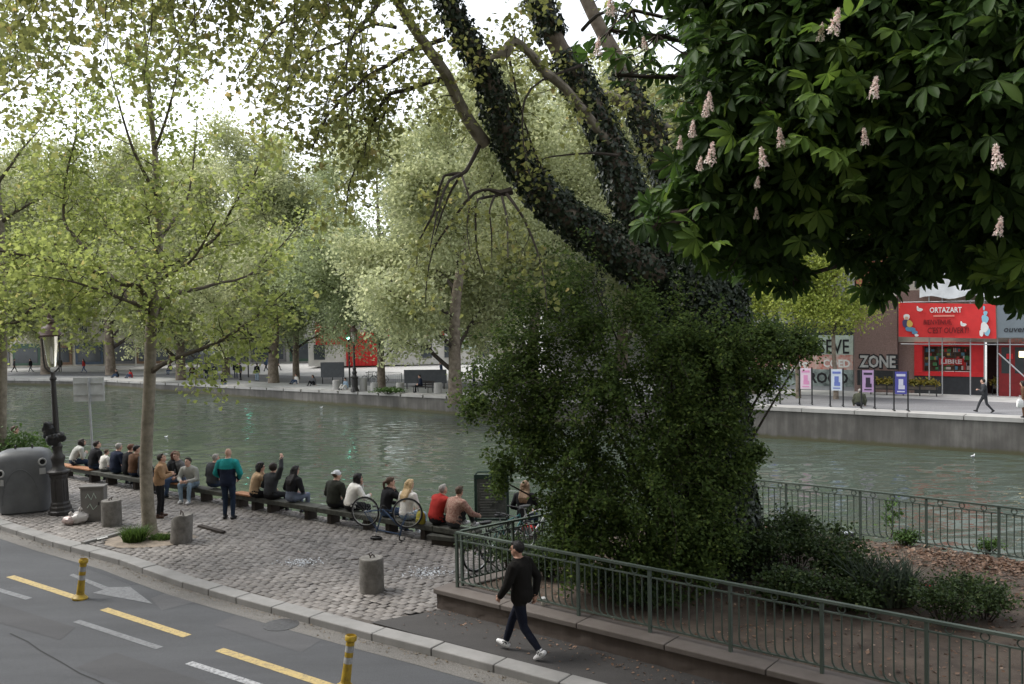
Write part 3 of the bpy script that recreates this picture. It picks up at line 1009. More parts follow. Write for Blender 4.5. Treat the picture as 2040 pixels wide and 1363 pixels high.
# dark entrance and second shopfront
e0 = frect(1960, 682, 1990, 770)
mb = MB(); fbox(mb, sf[1], e0[1], FZ, zb, -1.6, -1.5); mb.build('entrance', M('entrance_dark', (.035, .012, .012), .7, .3), b)
e1 = frect(1990, 682, 2060, 745)
mb = MB(); fbox(mb, e0[1], s1, FZ, zb, -.5, .1); sh2 = mb.build('shopfront', M('shop_dark_red', (.2, .014, .016), .5, .15), b)
for x in (1995, 2022):
    mb = MB(); q = frect(x, 692, x + 18, 744, .1); fbox(mb, q[0], q[1], q[2], q[3], .103, .12); mb.build('shop_window', m_glassd, b)
q = frect(2008, 675, 2040, 684, .1); ftext('ORTAZART', q[0], q[1] + .6, q[2], q[3], .102, MATS['faded_red_letter'], sh2, 'lettering')
mb = MB(); q = frect(2005, 705, 2018, 715, .1); fbox(mb, q[0], q[1], q[2], q[3], .125, .14); mb.build('poster', m_red, b)
mb = MB(); q = frect(2030, 700, 2040, 712, .1); fbox(mb, q[0], q[1], q[2], q[3], .125, .14); mb.build('lit_sign', M('lit_sign', (1, .75, .4), .5, 0, emit=1.5), b)

# scaffolding
sc = thing('scaffolding', 'galvanised tube scaffolding with white netting in front of the red bookshop', 'scaffolding', fp(s0 + 1, FZ))
polex = [(1851, 688), (1877, 688), (1933, 680), (1961, 688), (1987, 600), (2012, 600), (2050, 600)]
for x, y0 in polex:
    s = fs(x, 720, 1.0)[0]
    mb = MB(); mb.tube([fp(s, far_z(*fp(s, 0, 1.0).xy) + .0, 1.0), fp(s, 11.5, 1.0)], .035, 6); mb.build('upright', m_steel, sc)
for y in (686, 600, 540):
    zz = fs(1930, y, 1.0)[1]; a_, c_ = fs(1795, y, 1.0)[0], fs(2130, y, 1.0)[0]
    mb = MB(); mb.tube([fp(a_, zz, 1.05), fp(c_, zz, 1.05)], .035, 6); mb.build('ledger', m_steel, sc)
for i in range(4):
    zz = fs(1930, 560, 1.0)[1] + i * 2.0 - .6; a_, c_ = fs(1830, 540, 1.0)[0], fs(2130, 540, 1.0)[0]
    mb = MB(); fbox(mb, a_, c_, zz, zz + .06, .3, 1.0); mb.build('walk_board', M('scaffold_board', (.3, .25, .18), .8, .2), sc)
a_, c_ = fs(1988, 690, 1.3)[0], fs(2060, 690, 1.3)[0]
mb = MB(); mb.tube([fp(a_, fs(1990, 702)[1], 1.1), fp(c_, fs(2050, 765)[1], 1.1)], .04, 6); mb.build('brace', m_steel, sc)
mb = MB(); nn = 26; rows = 14
a_, c_ = fs(1832, 540, 1.1)[0], fs(2160, 540, 1.1)[0]; zl, zh = fs(1900, 592, 1.1)[1], 12.0
vs = []
for j in range(rows + 1):
    for i in range(nn + 1):
        vs.append(fp(a_ + (c_ - a_) * i / nn, zl + (zh - zl) * j / rows + .1 * math.sin(i * .9) * (j < 2), 1.15 + .12 * noise.noise(Vector((i * .7, j * .7, 0)))))
mb.add(vs, [(j * (nn + 1) + i, j * (nn + 1) + i + 1, (j + 1) * (nn + 1) + i + 1, (j + 1) * (nn + 1) + i) for j in range(rows) for i in range(nn)], 0, True)
mb.build('netting', m_netting, sc)

# red banner
BO = 1.35
q = [fs(1790, 603, BO), fs(1983, 606, BO), fs(1985, 675, BO), fs(1790, 671, BO)]
ba = thing('shop_banner', 'large red welcome banner with white and dark lettering hung on the scaffolding', 'banner', fp(q[0][0], q[3][1], BO))
mb = MB(); nn = 24; vs = []
for j in range(7):
    for i in range(nn + 1):
        t, u = i / nn, j / 6
        s = (q[3][0] * (1 - t) + q[2][0] * t) * (1 - u) + (q[0][0] * (1 - t) + q[1][0] * t) * u
        z = (q[3][1] * (1 - t) + q[2][1] * t) * (1 - u) + (q[0][1] * (1 - t) + q[1][1] * t) * u
        vs.append(fp(s, z, BO + .035 * noise.noise(Vector((t * 7 + u * 2, u * 3, 5)))))
mb.add(vs, [(j * (nn + 1) + i, j * (nn + 1) + i + 1, (j + 1) * (nn + 1) + i + 1, (j + 1) * (nn + 1) + i) for j in range(6) for i in range(nn)], 0, True)
mb.build('cloth', m_red2, ba)
BT = BO + .04
r_ = frect(1852, 612, 1916, 623, BT); ftext('ORTAZART', *r_, BT, m_whitep, ba, 'lettering', bold=.02)
mb = MB()
for k in range(14):
    a_ = r_[0] + .2 + k * (r_[1] - r_[0] - .6) / 14; fbox(mb, a_, a_ + .09, r_[2] - .24, r_[2] - .14, BT, BT + .01)
mb.build('small_lettering', MATS['faded_red_letter'], ba)
m_darkred = M('banner_dark_letter', (.13, .012, .015), .8, 0)
r_ = frect(1840, 637, 1896, 648, BT); ftext('BIENVENUE,', *r_, BT, m_darkred, ba, 'lettering', shear=.1)
r_ = frect(1848, 652, 1930, 664, BT); ftext("C'EST OUVERT!", *r_, BT, m_darkred, ba, 'lettering', shear=.1)
cm = [m_whitep, M('fig_yellow', (.62, .42, .1), .7, 0), M('fig_blue', (.1, .25, .4), .7, 0), M('fig_navy', (.06, .05, .13), .7, 0), M('fig_skin', (.6, .35, .25), .7, 0), M('fig_lblue', (.25, .5, .62), .7, 0)]
mb = MB()
def bl(x, y, w, h, mi, sd=0, o=0):
    a_, c_, z0, z1 = frect(x - w, y - h, x + w, y + h, BT); blob(mb, (a_ + c_) / 2, (z0 + z1) / 2, (c_ - a_) / 2, (z1 - z0) / 2, BT + o, mi, seed=sd)
bl(1806, 632, 6, 7, 0); bl(1806, 634, 3.5, 3.5, 4, 0, .014); bl(1806, 645, 9, 9, 3, 1, .002); bl(1812, 645, 6, 7, 1, 2, .016); bl(1813, 656, 10, 5, 2, 1, .008); bl(1822, 662, 6, 4, 2, 2, .02); bl(1826, 668, 4, 3, 0, 1, .03)
mb.build('painted_figure', cm, ba)
mb = MB()
bl(1963, 624, 4, 5, 5); bl(1962, 636, 7, 9, 5, 1, .002); bl(1961, 652, 8, 10, 0, 2, .016); bl(1966, 660, 6, 10, 5, 1, .008); bl(1955, 664, 4, 7, 0, 1, .02); bl(1960, 614, 2, 5, 5, 1, .01)
mb.build('painted_figure', cm, ba)
for x, y in ((1832, 617), (1919, 647)):
    mb = MB(); bl(x, y, 6, 3.5, 0, 1); bl(x - 4, y - 4, 2, 3, 0, 2, .014); mb.build('painted_bird', cm, ba)
# grey sign panel beside it
q = [fs(1986, 600, 1.3), fs(2120, 604, 1.3)]
gpn = thing('grey_sign_panel', 'dark blue grey panel beside the red banner on the scaffold', 'sign', fp(q[0][0], fs(2000, 672, 1.3)[1], 1.3))
mb = MB(); fbox(mb, q[0][0], q[1][0], fs(2000, 673, 1.3)[1], q[0][1], 1.26, 1.3); mb.build('panel', M('panel_bluegrey', (.16, .19, .21), .7, .1, 2), gpn)
r_ = frect(2000, 652, 2050, 662, 1.3); ftext('ouvert', *r_, 1.302, m_blackg, gpn, 'lettering', shear=.2)

# flower boxes on the pavement
for k, (x0, x1, lab) in enumerate(((1735, 1866, 'long planter of yellow plants in front of the sprayed brick wall'), (1977, 2070, 'planter of yellow plants by the shop entrance at the frame edge'))):
    a_ = FG(x0, 786); c_ = FG(x1, 790); d = (c_ - a_).normalized(); L = (c_ - a_).length; nrm = Vector((-d.y, d.x, 0)); mid = (a_ + c_) / 2
    pl = thing('flower_planter', lab, 'planter', mid, group='planters outside the bookshop')
    mb = MB()
    for i in range(2): mb.beam(a_ + Vector((0, 0, .35 + i * .25)), c_ + Vector((0, 0, .35 + i * .25)), .04, .05)
    for i in range(5):
        p = a_.lerp(c_, i / 4); mb.beam(p, p + Vector((0, 0, .65)), .05, .05)
    mb.build('stand', m_iron, pl)
    mb = MB(); mb.beam(a_ + nrm * .2 + Vector((0, 0, .5)), c_ + nrm * .2 + Vector((0, 0, .5)), .35, .3); mb.build('trough', M('planter_trough', (.12, .1, .08), .8), pl)
    n = 1400; t = rng.random(n)
    pts = np.array(a_) + np.outer(t * L, np.array(d)) + np.array(nrm) * .2 + rng.normal(size=(n, 3)) * np.array((.12, .12, .1)) + np.array((0, 0, .78))
    npmesh('plants', place(pts, .16, T_RH), 4, T_RH[1], m_yellowf, pl)

# poster frames standing on the quay edge
pc = [('white and violet', (.5, .5, .6), (.2, .16, .5)), ('pink and white', (.75, .6, .68), (.7, .3, .5)), ('pale blue and white', (.62, .68, .75), (.15, .2, .5)), ('lilac and black', (.5, .33, .55), (.04, .03, .05)), ('deep blue', (.09, .09, .36), (.6, .6, .7))]
px_ = [((1531, 1548), 770), ((1594, 1606), 772), ((1655, 1669), 776), ((1717, 1731), 780), ((1782, 1796), 785)]
for k, (((x0, x1), yb), (nm, c0, c1)) in enumerate(zip(px_, pc)):
    g0 = FG(x0 - 1, yb + 33); g1 = FG(x1 + 1, yb + 40)
    d = (g1 - g0); d.z = 0; W_ = .62; d = Vector((.93, -.37, 0)); g1 = g0 + d * .66
    po = thing('poster_stand', f'{nm} poster between two black posts on the quay edge', 'poster stand', g0, group='poster stands along the quay')
    for g in (g0, g1):
        mb = MB(); mb.beam(g + Vector((0, 0, -.0)), g + Vector((0, 0, 2.05)), .06, .06)
        mb.beam(g + Vector((-.1, -.35, .03)), g + Vector((.06, .3, .03)), .06, .05)
        mb.build('post', m_iron, po)
    zz0 = .85
    mb = MB(); mb.beam(g0 + d * .05 + Vector((0, 0, (zz0 + 2.0) / 2)), g1 - d * .05 + Vector((0, 0, (zz0 + 2.0) / 2)), .03, 2.0 - zz0)
    pa = mb.build('poster', M(f'poster_{k}', c0, .6, .05), po)
    nrm = Vector((d.y, -d.x, 0)); m2 = M(f'poster_ink_{k}', c1, .6, 0)
    mb = MB()
    ctr = g0 + d * .33 + nrm * .022
    for (u, z, w, h) in ((0, 1.82, .42, .12), (0, 1.45, .22, .34), (.03, 1.2, .3, .2), (0, .98, .36, .06)):
        mb.beam(ctr - d * w / 2 + d * u + Vector((0, 0, z)), ctr + d * w / 2 + d * u + Vector((0, 0, z)), .01, h)
    mb.build('print', m2, pa)


# ------------------------------------------------------------------ buildings across the canal, left and centre
m_pane = M('window_pane', (.06, .07, .08), .15, .3, .5, spec=.6)
m_roofz = M('zinc_roof', (.22, .25, .29), .55, .15, 3)
m_cream = M('cream_render', (.56, .52, .45), .85, .12, .8)
m_offw = M('offwhite_render', (.62, .60, .57), .85, .1, .8)
m_greyr = M('grey_render', (.4, .4, .39), .85, .12, .8)
m_redroof = M('brown_tiles', (.25, .12, .085), .85, .2, 5)
m_shut = M('white_frames', (.6, .6, .58), .6, 0)


def building(name, label, x0, x1, y, ztop, zbase, wallm, roofm, rows, cols, depth=10, yaw=0.0, wh=1.7, ww=1.05, z1st=4.2, roofh=2.6, mansard=True, ground=None):
    root = thing(name, label, 'building', ((x0 + x1) / 2, y, zbase), yaw)
    w = x1 - x0; h = ztop - zbase
    mb = MB(); mb.box((0, depth / 2, h / 2), (w, depth, h)); mb.build('wall', wallm, root, world=False)
    mb = MB()
    k = .9 if mansard else .02
    vs = [(-w / 2 - .2, -.2, h), (w / 2 + .2, -.2, h), (w / 2 + .2, depth, h), (-w / 2 - .2, depth, h), (-w / 2 + .4, 1.6 if mansard else depth / 2, h + roofh), (w / 2 - .4, 1.6 if mansard else depth / 2, h + roofh), (w / 2 - .4, depth - 1.5 if mansard else depth / 2 + .05, h + roofh), (-w / 2 + .4, depth - 1.5 if mansard else depth / 2 + .05, h + roofh)]
    mb.add(vs, [(0, 1, 5, 4), (1, 2, 6, 5), (2, 3, 7, 6), (3, 0, 4, 7), (4, 5, 6, 7)])
    rf = mb.build('roof', roofm, root, world=False)
    for i in range(2):
        mb = MB(); mb.box((-w / 2 + w * (.25 + .5 * i), depth / 2, h + roofh + .6), (1.6, .7, 1.6)); mb.box((-w / 2 + w * (.25 + .5 * i), depth / 2, h + roofh + 1.55), (1.0, .3, .5)); mb.build('chimney', m_brick_o, rf, world=False)
    fmb = MB(); pm = MB()
    fmb.box((0, -.05, wh / 2), (ww + .24, .1, wh + .2)); fmb.box((0, -.1, -.08), (ww + .4, .2, .08))
    pm.box((0, -.115, wh / 2), (ww, .02, wh))
    f0 = None
    for r in range(rows):
        for c in range(cols):
            X = -w / 2 + w * (c + .5) / cols; Z = z1st + r * (h - z1st) / rows + .5
            if f0 is None:
                f0 = fmb.build('window', m_shut, root, world=False); p0 = pm.build('pane', m_pane, f0, world=False); o = f0
            else:
                o = copy_tree(f0, root)
            o.location = (X, 0, Z)
    if ground:
        nb = int(w / 4); 
        for i in range(nb):
            mb = MB(); X = -w / 2 + w * (i + .5) / nb
            mb.box((X, -.08, 1.75), (w / nb - .5, .16, 3.0)); g = mb.build('shopfront', ground[i % len(ground)], root, world=False)
            mb = MB(); mb.box((X, -.18, 1.6), (w / nb - 1.2, .04, 2.0)); mb.build('shop_window', m_pane, g, world=False)
    return root


gdark = [M('front_blue', (.06, .09, .14), .5), M('front_grey', (.15, .15, .16), .5), M('front_green', (.05, .1, .07), .5), M('front_wood', (.2, .12, .07), .6)]
building('apartment_building', 'cream apartment block with grey zinc roof at the head of the basin', -78, -52, 125, 16, -1.45, m_cream, m_roofz, 5, 9, ground=gdark)
building('apartment_building', 'off white apartment block behind the canal trees at left', -51.8, -36, 124, 15, -1.45, m_offw, m_roofz, 5, 6, ground=gdark[::-1])
building('apartment_building', 'grey rendered apartment block behind the kiosk across the canal', -35.6, -25, 122, 14.0, -1.4, m_greyr, m_roofz, 4, 4, ground=gdark[1:])
rb = building('corner_building', 'white low building with bright red gate and red sign band across the canal', -24.4, -2.5, 108, 6.5, -1.1, m_offw, m_redroof, 1, 6, ground=None, z1st=4.6, wh=1.1, roofh=2.5, mansard=False)
m_brightred = M('bright_red_paint', (.62, .03, .028), .5, .08, 2)
mb = MB(); mb.box((-4.5, -.1, 1.7 + .3), (3.8, .2, 4.0)); g_ = mb.build('gate', m_brightred, rb, world=False)
mb = MB()
for i in range(9): mb.box((-6.2 + i * .42, -.215, 1.9), (.05, .03, 3.6))
mb.build('bar', M('gate_dark_red', (.35, .02, .02), .5), g_, world=False)
mb = MB(); mb.box((-7.9, -.06, 3.9), (4.2, .12, 2.6)); mb.box((1.6, -.06, 4.0), (7.5, .12, 1.0)); mb.build('sign_band', m_brightred, rb, world=False)
mb = MB(); mb.box((8.2, -.08, 2.8), (2.0, .12, 2.4)); mb.build('mint_poster', m_palegr, rb, world=False)
for x in (-9.6, 3.2, 6.0, 10.0):
    mb = MB(); mb.box((x, -.06, 1.7), (1.3, .12, 1.8)); mb.build('ground_window', m_pane, rb, world=False)
building('apartment_building', 'pale apartment block with brown tiled gable behind the big tree', -14, 1.5, 121, 13.5, -1.2, m_cream, m_redroof, 4, 5, roofh=4, mansard=False)
building('apartment_building', 'grey apartment block partly hidden behind the ivy covered tree', 2.2, 17, 84, 9.5, -.6, m_greyr, m_roofz, 3, 6, yaw=-.5)
building('apartment_building', 'tall block with blue panel and orange chimney seen between the ivy limbs', 7, 26, 118, 24, -1, M('blue_grey_render', (.4, .46, .5), .8), m_redroof, 7, 7, yaw=-.3)

# ------------------------------------------------------------------ unseen house added behind the camera to shade the near side of the street
m_limestone = M('paris_limestone', (.42, .37, .29), .85, .12, 1.2)
hs_ = thing('added_shade_house', 'unseen limestone apartment house added behind the camera to shade the street', 'building', (-2.6, -3.9, -.1), math.radians(-38.6))
mb = MB(); mb.box((0, -6.0, 10.25), (90, 12, 20.5)); mb.build('wall', m_limestone, hs_, world=False)
mb = MB(); mb.box((0, -6.6, 21.81), (90, 10.5, 2.6), taper=.92); mb.build('roof', m_roofz, hs_, world=False)
mb = MB(); mb.box((0, .12, 15.6), (90, .24, .3)); mb.box((0, .1, 3.9), (90, .2, .25)); mb.build('cornice', m_stone, hs_, world=False)
# ------------------------------------------------------------------ timber beams along the water's edge
m_beam = M('weathered_timber', (.075, .075, .062), .8, .35, 6, .4, 40, col2=(.03, .032, .027))
m_beamtop = M('orange_timber', (.36, .17, .075), .75, .3, 5, .2, 40, col2=(.2, .09, .045))
m_block = M('beam_block', (.035, .028, .023), .9, .3)
BD = Vector((.8145, -.58, 0)); BN = Vector((.58, .8145, 0))
B0 = Vector((-15.3, 29.95, 0)) - BN * .25


def beam_s(px):
    """distance along the beam line where the image column px meets it, about seat height"""
    r = ray(px, 980); k = r.x / r.y
    return (k * B0.y - B0.x) / (BD.x - k * BD.y)


def beam_at(px, off=0.0, z=0.0):
    return B0 + BD * beam_s(px) + BN * off + Vector((0, 0, z))


cuts = [118, 205, 292, 395, 470, 520, 640, 756, 870, 950]
blab = ['far end beam behind the street lamp', 'beam under the man in the dark jacket and child in white', 'beam with a warm orange top behind the young tree',
        'beam between the tan jacket and the man facing the street', 'beam with an orange top beside the man in teal', 'beam below the person in the camel jumper', 'beam between the hooded figure and the white cap',
        'beam under the couple beside the bicycle', 'beam under the blonde woman and the red jacket']
for i in range(9):
    a_, c_ = beam_at(cuts[i]) + BD * .006, beam_at(cuts[i + 1]) - BD * .006
    t = thing('timber_beam', 'low weathered timber ' + blab[i], 'beam seat', a_, group='timber beams along the water')
    mb = MB(); mb.beam(a_ + Vector((0, 0, .31)), c_ + Vector((0, 0, .31)), .34, .12); mb.build('plank', m_beam, t, bevel=.012)
    if i in (0, 2, 4):
        L = (c_ - a_).length
        mb = MB(); mb.beam(a_ + BD * L * .1 - BN * .05 + Vector((0, 0, .395)), c_ - BD * L * .15 - BN * .05 + Vector((0, 0, .395)), .3, .045); mb.build('top_board', m_beamtop, t, bevel=.008)
    for f in (.18, .8):
        p = a_.lerp(c_, f); mb = MB(); mb.beam(p - BN * .1 + Vector((0, 0, .125)), p + BN * .2 + Vector((0, 0, .125)), .13, .25); mb.build('block', m_block, t)
a_, c_ = G(858, 1082), G(950, 1092)
t = thing('timber_beam', 'short separate timber step in front of the floral jacket', 'beam seat', a_, group='timber beams along the water')
mb = MB(); mb.beam(a_ + Vector((0, 0, .17)), c_ + Vector((0, 0, .17)), .34, .1); mb.build('plank', m_beam, t, bevel=.012)
mb = MB(); mb.beam(a_ + BD * .1 + Vector((0, 0, .06)), c_ + Vector((0, 0, .06)), .22, .119); mb.build('block', m_block, t)

# ------------------------------------------------------------------ street lamps
m_lamp = M('lamp_cast_iron', (.035, .032, .031), .5, .35, 8, .3, 30, spec=.4)
m_hood = M('lamp_hood_copper', (.085, .05, .042), .5, .3, 5)
m_lglass = bpy.data.materials.new('lamp_glass'); m_lglass.use_nodes = True
_b = m_lglass.node_tree.nodes['Principled BSDF']; _b.inputs['Base Color'].default_value = (.8, .78, .72, 1); _b.inputs['Transmission Weight'].default_value = .85; _b.inputs['Roughness'].default_value = .12; _b.inputs['IOR'].default_value = 1.1


def street_lamp(loc, label, h=1.0, lantern=True):
    t = thing('street_lamp', label, 'street lamp', loc, group='cast iron street lamps')
    mb = MB()
    mb.lathe([(.30, 0), (.30, .09), (.265, .12), (.265, .2), (.235, .24), (.235, .3), (.21, .34), (.205, .95), (.225, 1.0), (.225, 1.05), (.285, 1.1), (.285, 1.14), (.2, 1.18)], seg=10, smooth=False)
    for k in range(10):
        a = 2 * PI * (k + .5) / 10; mb.box((.195 * math.cos(a), .195 * math.sin(a), .65), (.03, .045, .52), a)
    mb.build('plinth', m_lamp, t, world=False, bevel=.006)
    mb = MB()
    mb.lathe([(.2, 1.182), (.155, 1.24), (.14, 1.32), (.155, 1.4), (.175, 1.46), (.175, 1.52), (.125, 1.58), (.11, 1.7), (.125, 1.74), (.135, 1.79), (.105, 1.84), (.086, 1.9), (.08, 2.1), (.065, 3.2), (.06, 3.5), (.085, 3.53), (.085, 3.58), (.055, 3.62), (.06, 3.72)], seg=14)
    mb.build('post', m_lamp, t, world=False)
    mb = MB()
    for sx in (-1, 1):
        mb.tube([(0, 0, 3.7), (sx * .09, 0, 3.76), (sx * .17, 0, 3.86), (sx * .19, 0, 4.05), (sx * .2, 0, 4.62)], .022, 6)
    mb.build('bracket', m_lamp, t, world=False)
    mb = MB(); mb.lathe([(.07, 3.86), (.10, 3.9), (.17, 4.45), (.18, 4.68)], seg=12, cap=False); mb.build('lantern_glass', m_lglass, t, world=False)
    mb = MB()
    mb.lathe([(.32, 4.66), (.33, 4.7), (.29, 4.76), (.24, 4.86), (.17, 4.94), (.1, 4.98), (.07, 5.0), (.11, 5.03), (.115, 5.1), (.06, 5.14), (.05, 5.2), (.02, 5.27)], seg=16)
    mb.build('hood', m_hood, t, world=False)
    mb = MB(); mb.lathe([(.02, 3.95), (.035, 4.05), (.03, 4.3), (.01, 4.4)], seg=8); mb.build('bulb', m_whitep, t, world=False)
    return t


LP = G(122, 1024)
l1 = street_lamp(LP, 'tall black cast iron street lamp with copper hood beside the grey bin')
l1.rotation_euler = (0, math.radians(-1.3), math.radians(25))
# black bag tied to the lamp post
m_bag = M('black_plastic', (.012, .012, .013), .35, .3, 10, .6, 16)
bp_ = LP + Vector((-.10, -.06, 2.1))
t = thing('black_bag', 'bulging black bag tied to the street lamp post above its plinth', 'bag', bp_)
mb = MB(); mb.ball((-.08, -.05, .1), (.16, .14, .22), 16, 12); mb.ball((.04, -.08, -.1), (.2, .15, .17), 16, 12); mb.ball((.15, -.03, -.06), (.15, .12, .14), 14, 10)
mb.v = [tuple(Vector(q) * (1 + .35 * noise.noise(Vector(q) * 9))) for q in mb.v]; mb.build('sack', m_bag, t, world=False)
mb = MB(); mb.ring((.1, .06, -.02), .12, .015, (0, 0, 1)); mb.build('tie', m_bag, t, world=False)

# ------------------------------------------------------------------ grey recycling igloo
def rbox_shell(levels, n=40, p=4.0):
    vs = []
    for z, hx, hy in levels:
        for k in range(n):
            a = 2 * PI * k / n; c, s = math.cos(a), math.sin(a)
            vs.append((hx * math.copysign(abs(c) ** (2 / p), c), hy * math.copysign(abs(s) ** (2 / p), s), z))
    fs = [(i * n + k, i * n + (k + 1) % n, (i + 1) * n + (k + 1) % n, (i + 1) * n + k) for i in range(len(levels) - 1) for k in range(n)]
    fs.append(tuple((len(levels) - 1) * n + k for k in range(n)))
    return vs, fs


m_bin = M('bin_grey_plastic', (.115, .119, .124), .5, .22, 1.6, .1, 12, spec=.4)
m_holewhite = M('bin_white_ring', (.36, .36, .35), .5, .1)
m_hole = M('bin_hole', (.006, .006, .006), .9, 0)
bl_ = G(52, 1018)
rz = math.radians(22)
t = thing('recycling_bin', 'large rounded dark grey glass recycling bin by the kerb', 'recycling bin', bl_, rz)
mb = MB()
lv = [(0, .55, .46), (.05, .57, .48), (.06, .60, .51), (.6, .665, .56), (1.15, .69, .58), (1.38, .68, .57), (1.52, .64, .53), (1.61, .56, .45), (1.66, .43, .33), (1.68, .25, .18)]
mb.add(*rbox_shell(lv), 0, True); mb.build('body', m_bin, t, world=False, sharp=50)
def on_bin(x, z):
    for i in range(len(lv) - 1):
        if lv[i][0] <= z <= lv[i + 1][0]:
            f = (z - lv[i][0]) / (lv[i + 1][0] - lv[i][0]); hx = lv[i][1] * (1 - f) + lv[i + 1][1] * f; hy = lv[i][2] * (1 - f) + lv[i + 1][2] * f
    return -hy * max(0, 1 - abs(x / hx) ** 4) ** .25
mb = MB()
for k in range(0, 22):
    a = PI * k / 21; 
pth = [(.44 * math.cos(a) - .05, on_bin(.44 * math.cos(a) - .05, .28 + .92 * math.sin(a)) - .004, .28 + .92 * math.sin(a)) for a in [PI * k / 24 for k in range(25)]]
mb.tube(pth, .014, 6); mb.build('arch_moulding', m_bin, t, world=False)
for x, z in ((.48, 1.36), (-.50, 1.12)):
    y = on_bin(x, z); nx = .35 * math.copysign(1, x)
    ax = Vector((nx, -1, .12)).normalized()
    mb = MB(); mb.ring((x, y - .01, z), .085, .024, ax, 20, 8); hr = mb.build('throat_ring', m_holewhite, t, world=False)
    mb = MB(); u, w = frame(ax); c = np.array((x, y - .02, z)); mb.poly([c + .085 * (math.cos(a) * u + math.sin(a) * w) for a in [2 * PI * k / 16 for k in range(16)]]); mb.build('hole', m_hole, hr, world=False)
    mb = MB(); M3 = Vector((0, 0, 1)).rotation_difference(Vector((0, 0, 1))).to_matrix(); mb.box((x, on_bin(x, z - .24) - .012, z - .24), (.15, .012, .16), math.atan2(ax.x, -ax.y)); mb.build('sticker', m_holewhite, t, world=False)
for x in (-.2, .2):
    mb = MB(); mb.tube([(x, -.06, 1.66), (x, -.05, 1.76), (x, .05, 1.76), (x, .06, 1.66)], .018, 6); mb.build('lifting_hook', m_lamp, t, world=False)

# ------------------------------------------------------------------ cabinet, bollards, rubbish, signs
m_cab = streaky('cabinet_grey', (.12, .113, .105), (.165, .157, .147), (.22, .21, .198), .1)
c0 = G(189, 1036)
t = thing('utility_cabinet', 'grey sprayed metal utility cabinet behind the bollard near the lamp', 'cabinet', c0, math.radians(8))
mb = MB(); mb.box((0, 0, .42), (.56, .32, .84)); mb.build('body', m_cab, t, world=False, bevel=.012)
mb = MB(); mb.box((0, -.01, .865), (.6, .37, .05)); mb.build('lid', m_cab, t, world=False, bevel=.01)
mb = MB(); mb.box((0, -.166, .42), (.46, .012, .7)); d_ = mb.build('door', m_cab, t, world=False, bevel=.004)
mb = MB(); mb.box((.16, -.18, .45), (.03, .02, .08)); mb.build('handle', m_lamp, d_, world=False)
for pts in ([(-.15, .6), (-.1, .7), (-.02, .55), (.05, .72), (.1, .58)], [(-.12, .35), (-.05, .45), (.02, .3), (.12, .4)]):
    mb = MB(); mb.tube([(x, -.174, z) for x, z in pts], .012, 5); mb.build('tag', m_palegr, d_, world=False)


def bollard(px, py, label, r=.225, h=.6, tilt=(0, 0), broken=False, seed=0):
    t = thing('concrete_bollard', label, 'bollard', G(px, py), rot=(tilt[0], tilt[1], seed * 1.3), group='round concrete bollards on the cobbles')
    n = 28; mb = MB(); vs = []
    lev = [(-.03, 1.0), (.01, 1.02), (.2, 1.0), (h * .7, .995), (h - .03, .99), (h - .008, .97), (h, .93)]
    for z, k in lev:
        for i in range(n):
            a = 2 * PI * i / n; rr = r * k * (1 + .012 * noise.noise(Vector((math.cos(a) * 2, math.sin(a) * 2, z * 3 + seed))))
            zz = z
            if broken and z > h * .6:
                zz = z - .16 * max(0, math.cos(a - .5)) ** 2 - .03 * noise.noise(Vector((a * 3, z, 1)))
            vs.append((rr * math.cos(a), rr * math.sin(a), zz))
    fs = [(i * n + k, i * n + (k + 1) % n, (i + 1) * n + (k + 1) % n, (i + 1) * n + k) for i in range(len(lev) - 1) for k in range(n)]
    c = len(vs); vs.append((0, 0, h - (.04 if broken else 0)))
    fs += [((len(lev) - 1) * n + k, (len(lev) - 1) * n + (k + 1) % n, c) for k in range(n)]
    mb.add(vs, fs, 0, True); mb.build('drum', m_conc, t, world=False, sharp=40)
    mb = MB(); mb.tube([(-.05, .02, h - .03), (-.05, .02, h + .03), (-.01, .02, h + .055), (.03, .02, h + .03), (.05, 0, h + .07)], .014, 6)
    mb.tube([(.03, .02, h - .02), (.035, .02, h + .05)], .013, 6); mb.build('iron_staple', M('rusty_iron', (.05, .035, .03), .7, .4, 20), t, world=False)


bollard(223, 1046, 'upright concrete bollard in front of the grey cabinet', r=.235, h=.62, seed=1)
bollard(361, 1079, 'tilted concrete bollard with broken top beside the young tree', r=.235, h=.64, tilt=(.03, -.07), broken=True, seed=2)
bollard(741, 1177, 'upright concrete bollard alone on the cobbles below the bicycle', r=.225, h=.62, seed=3)

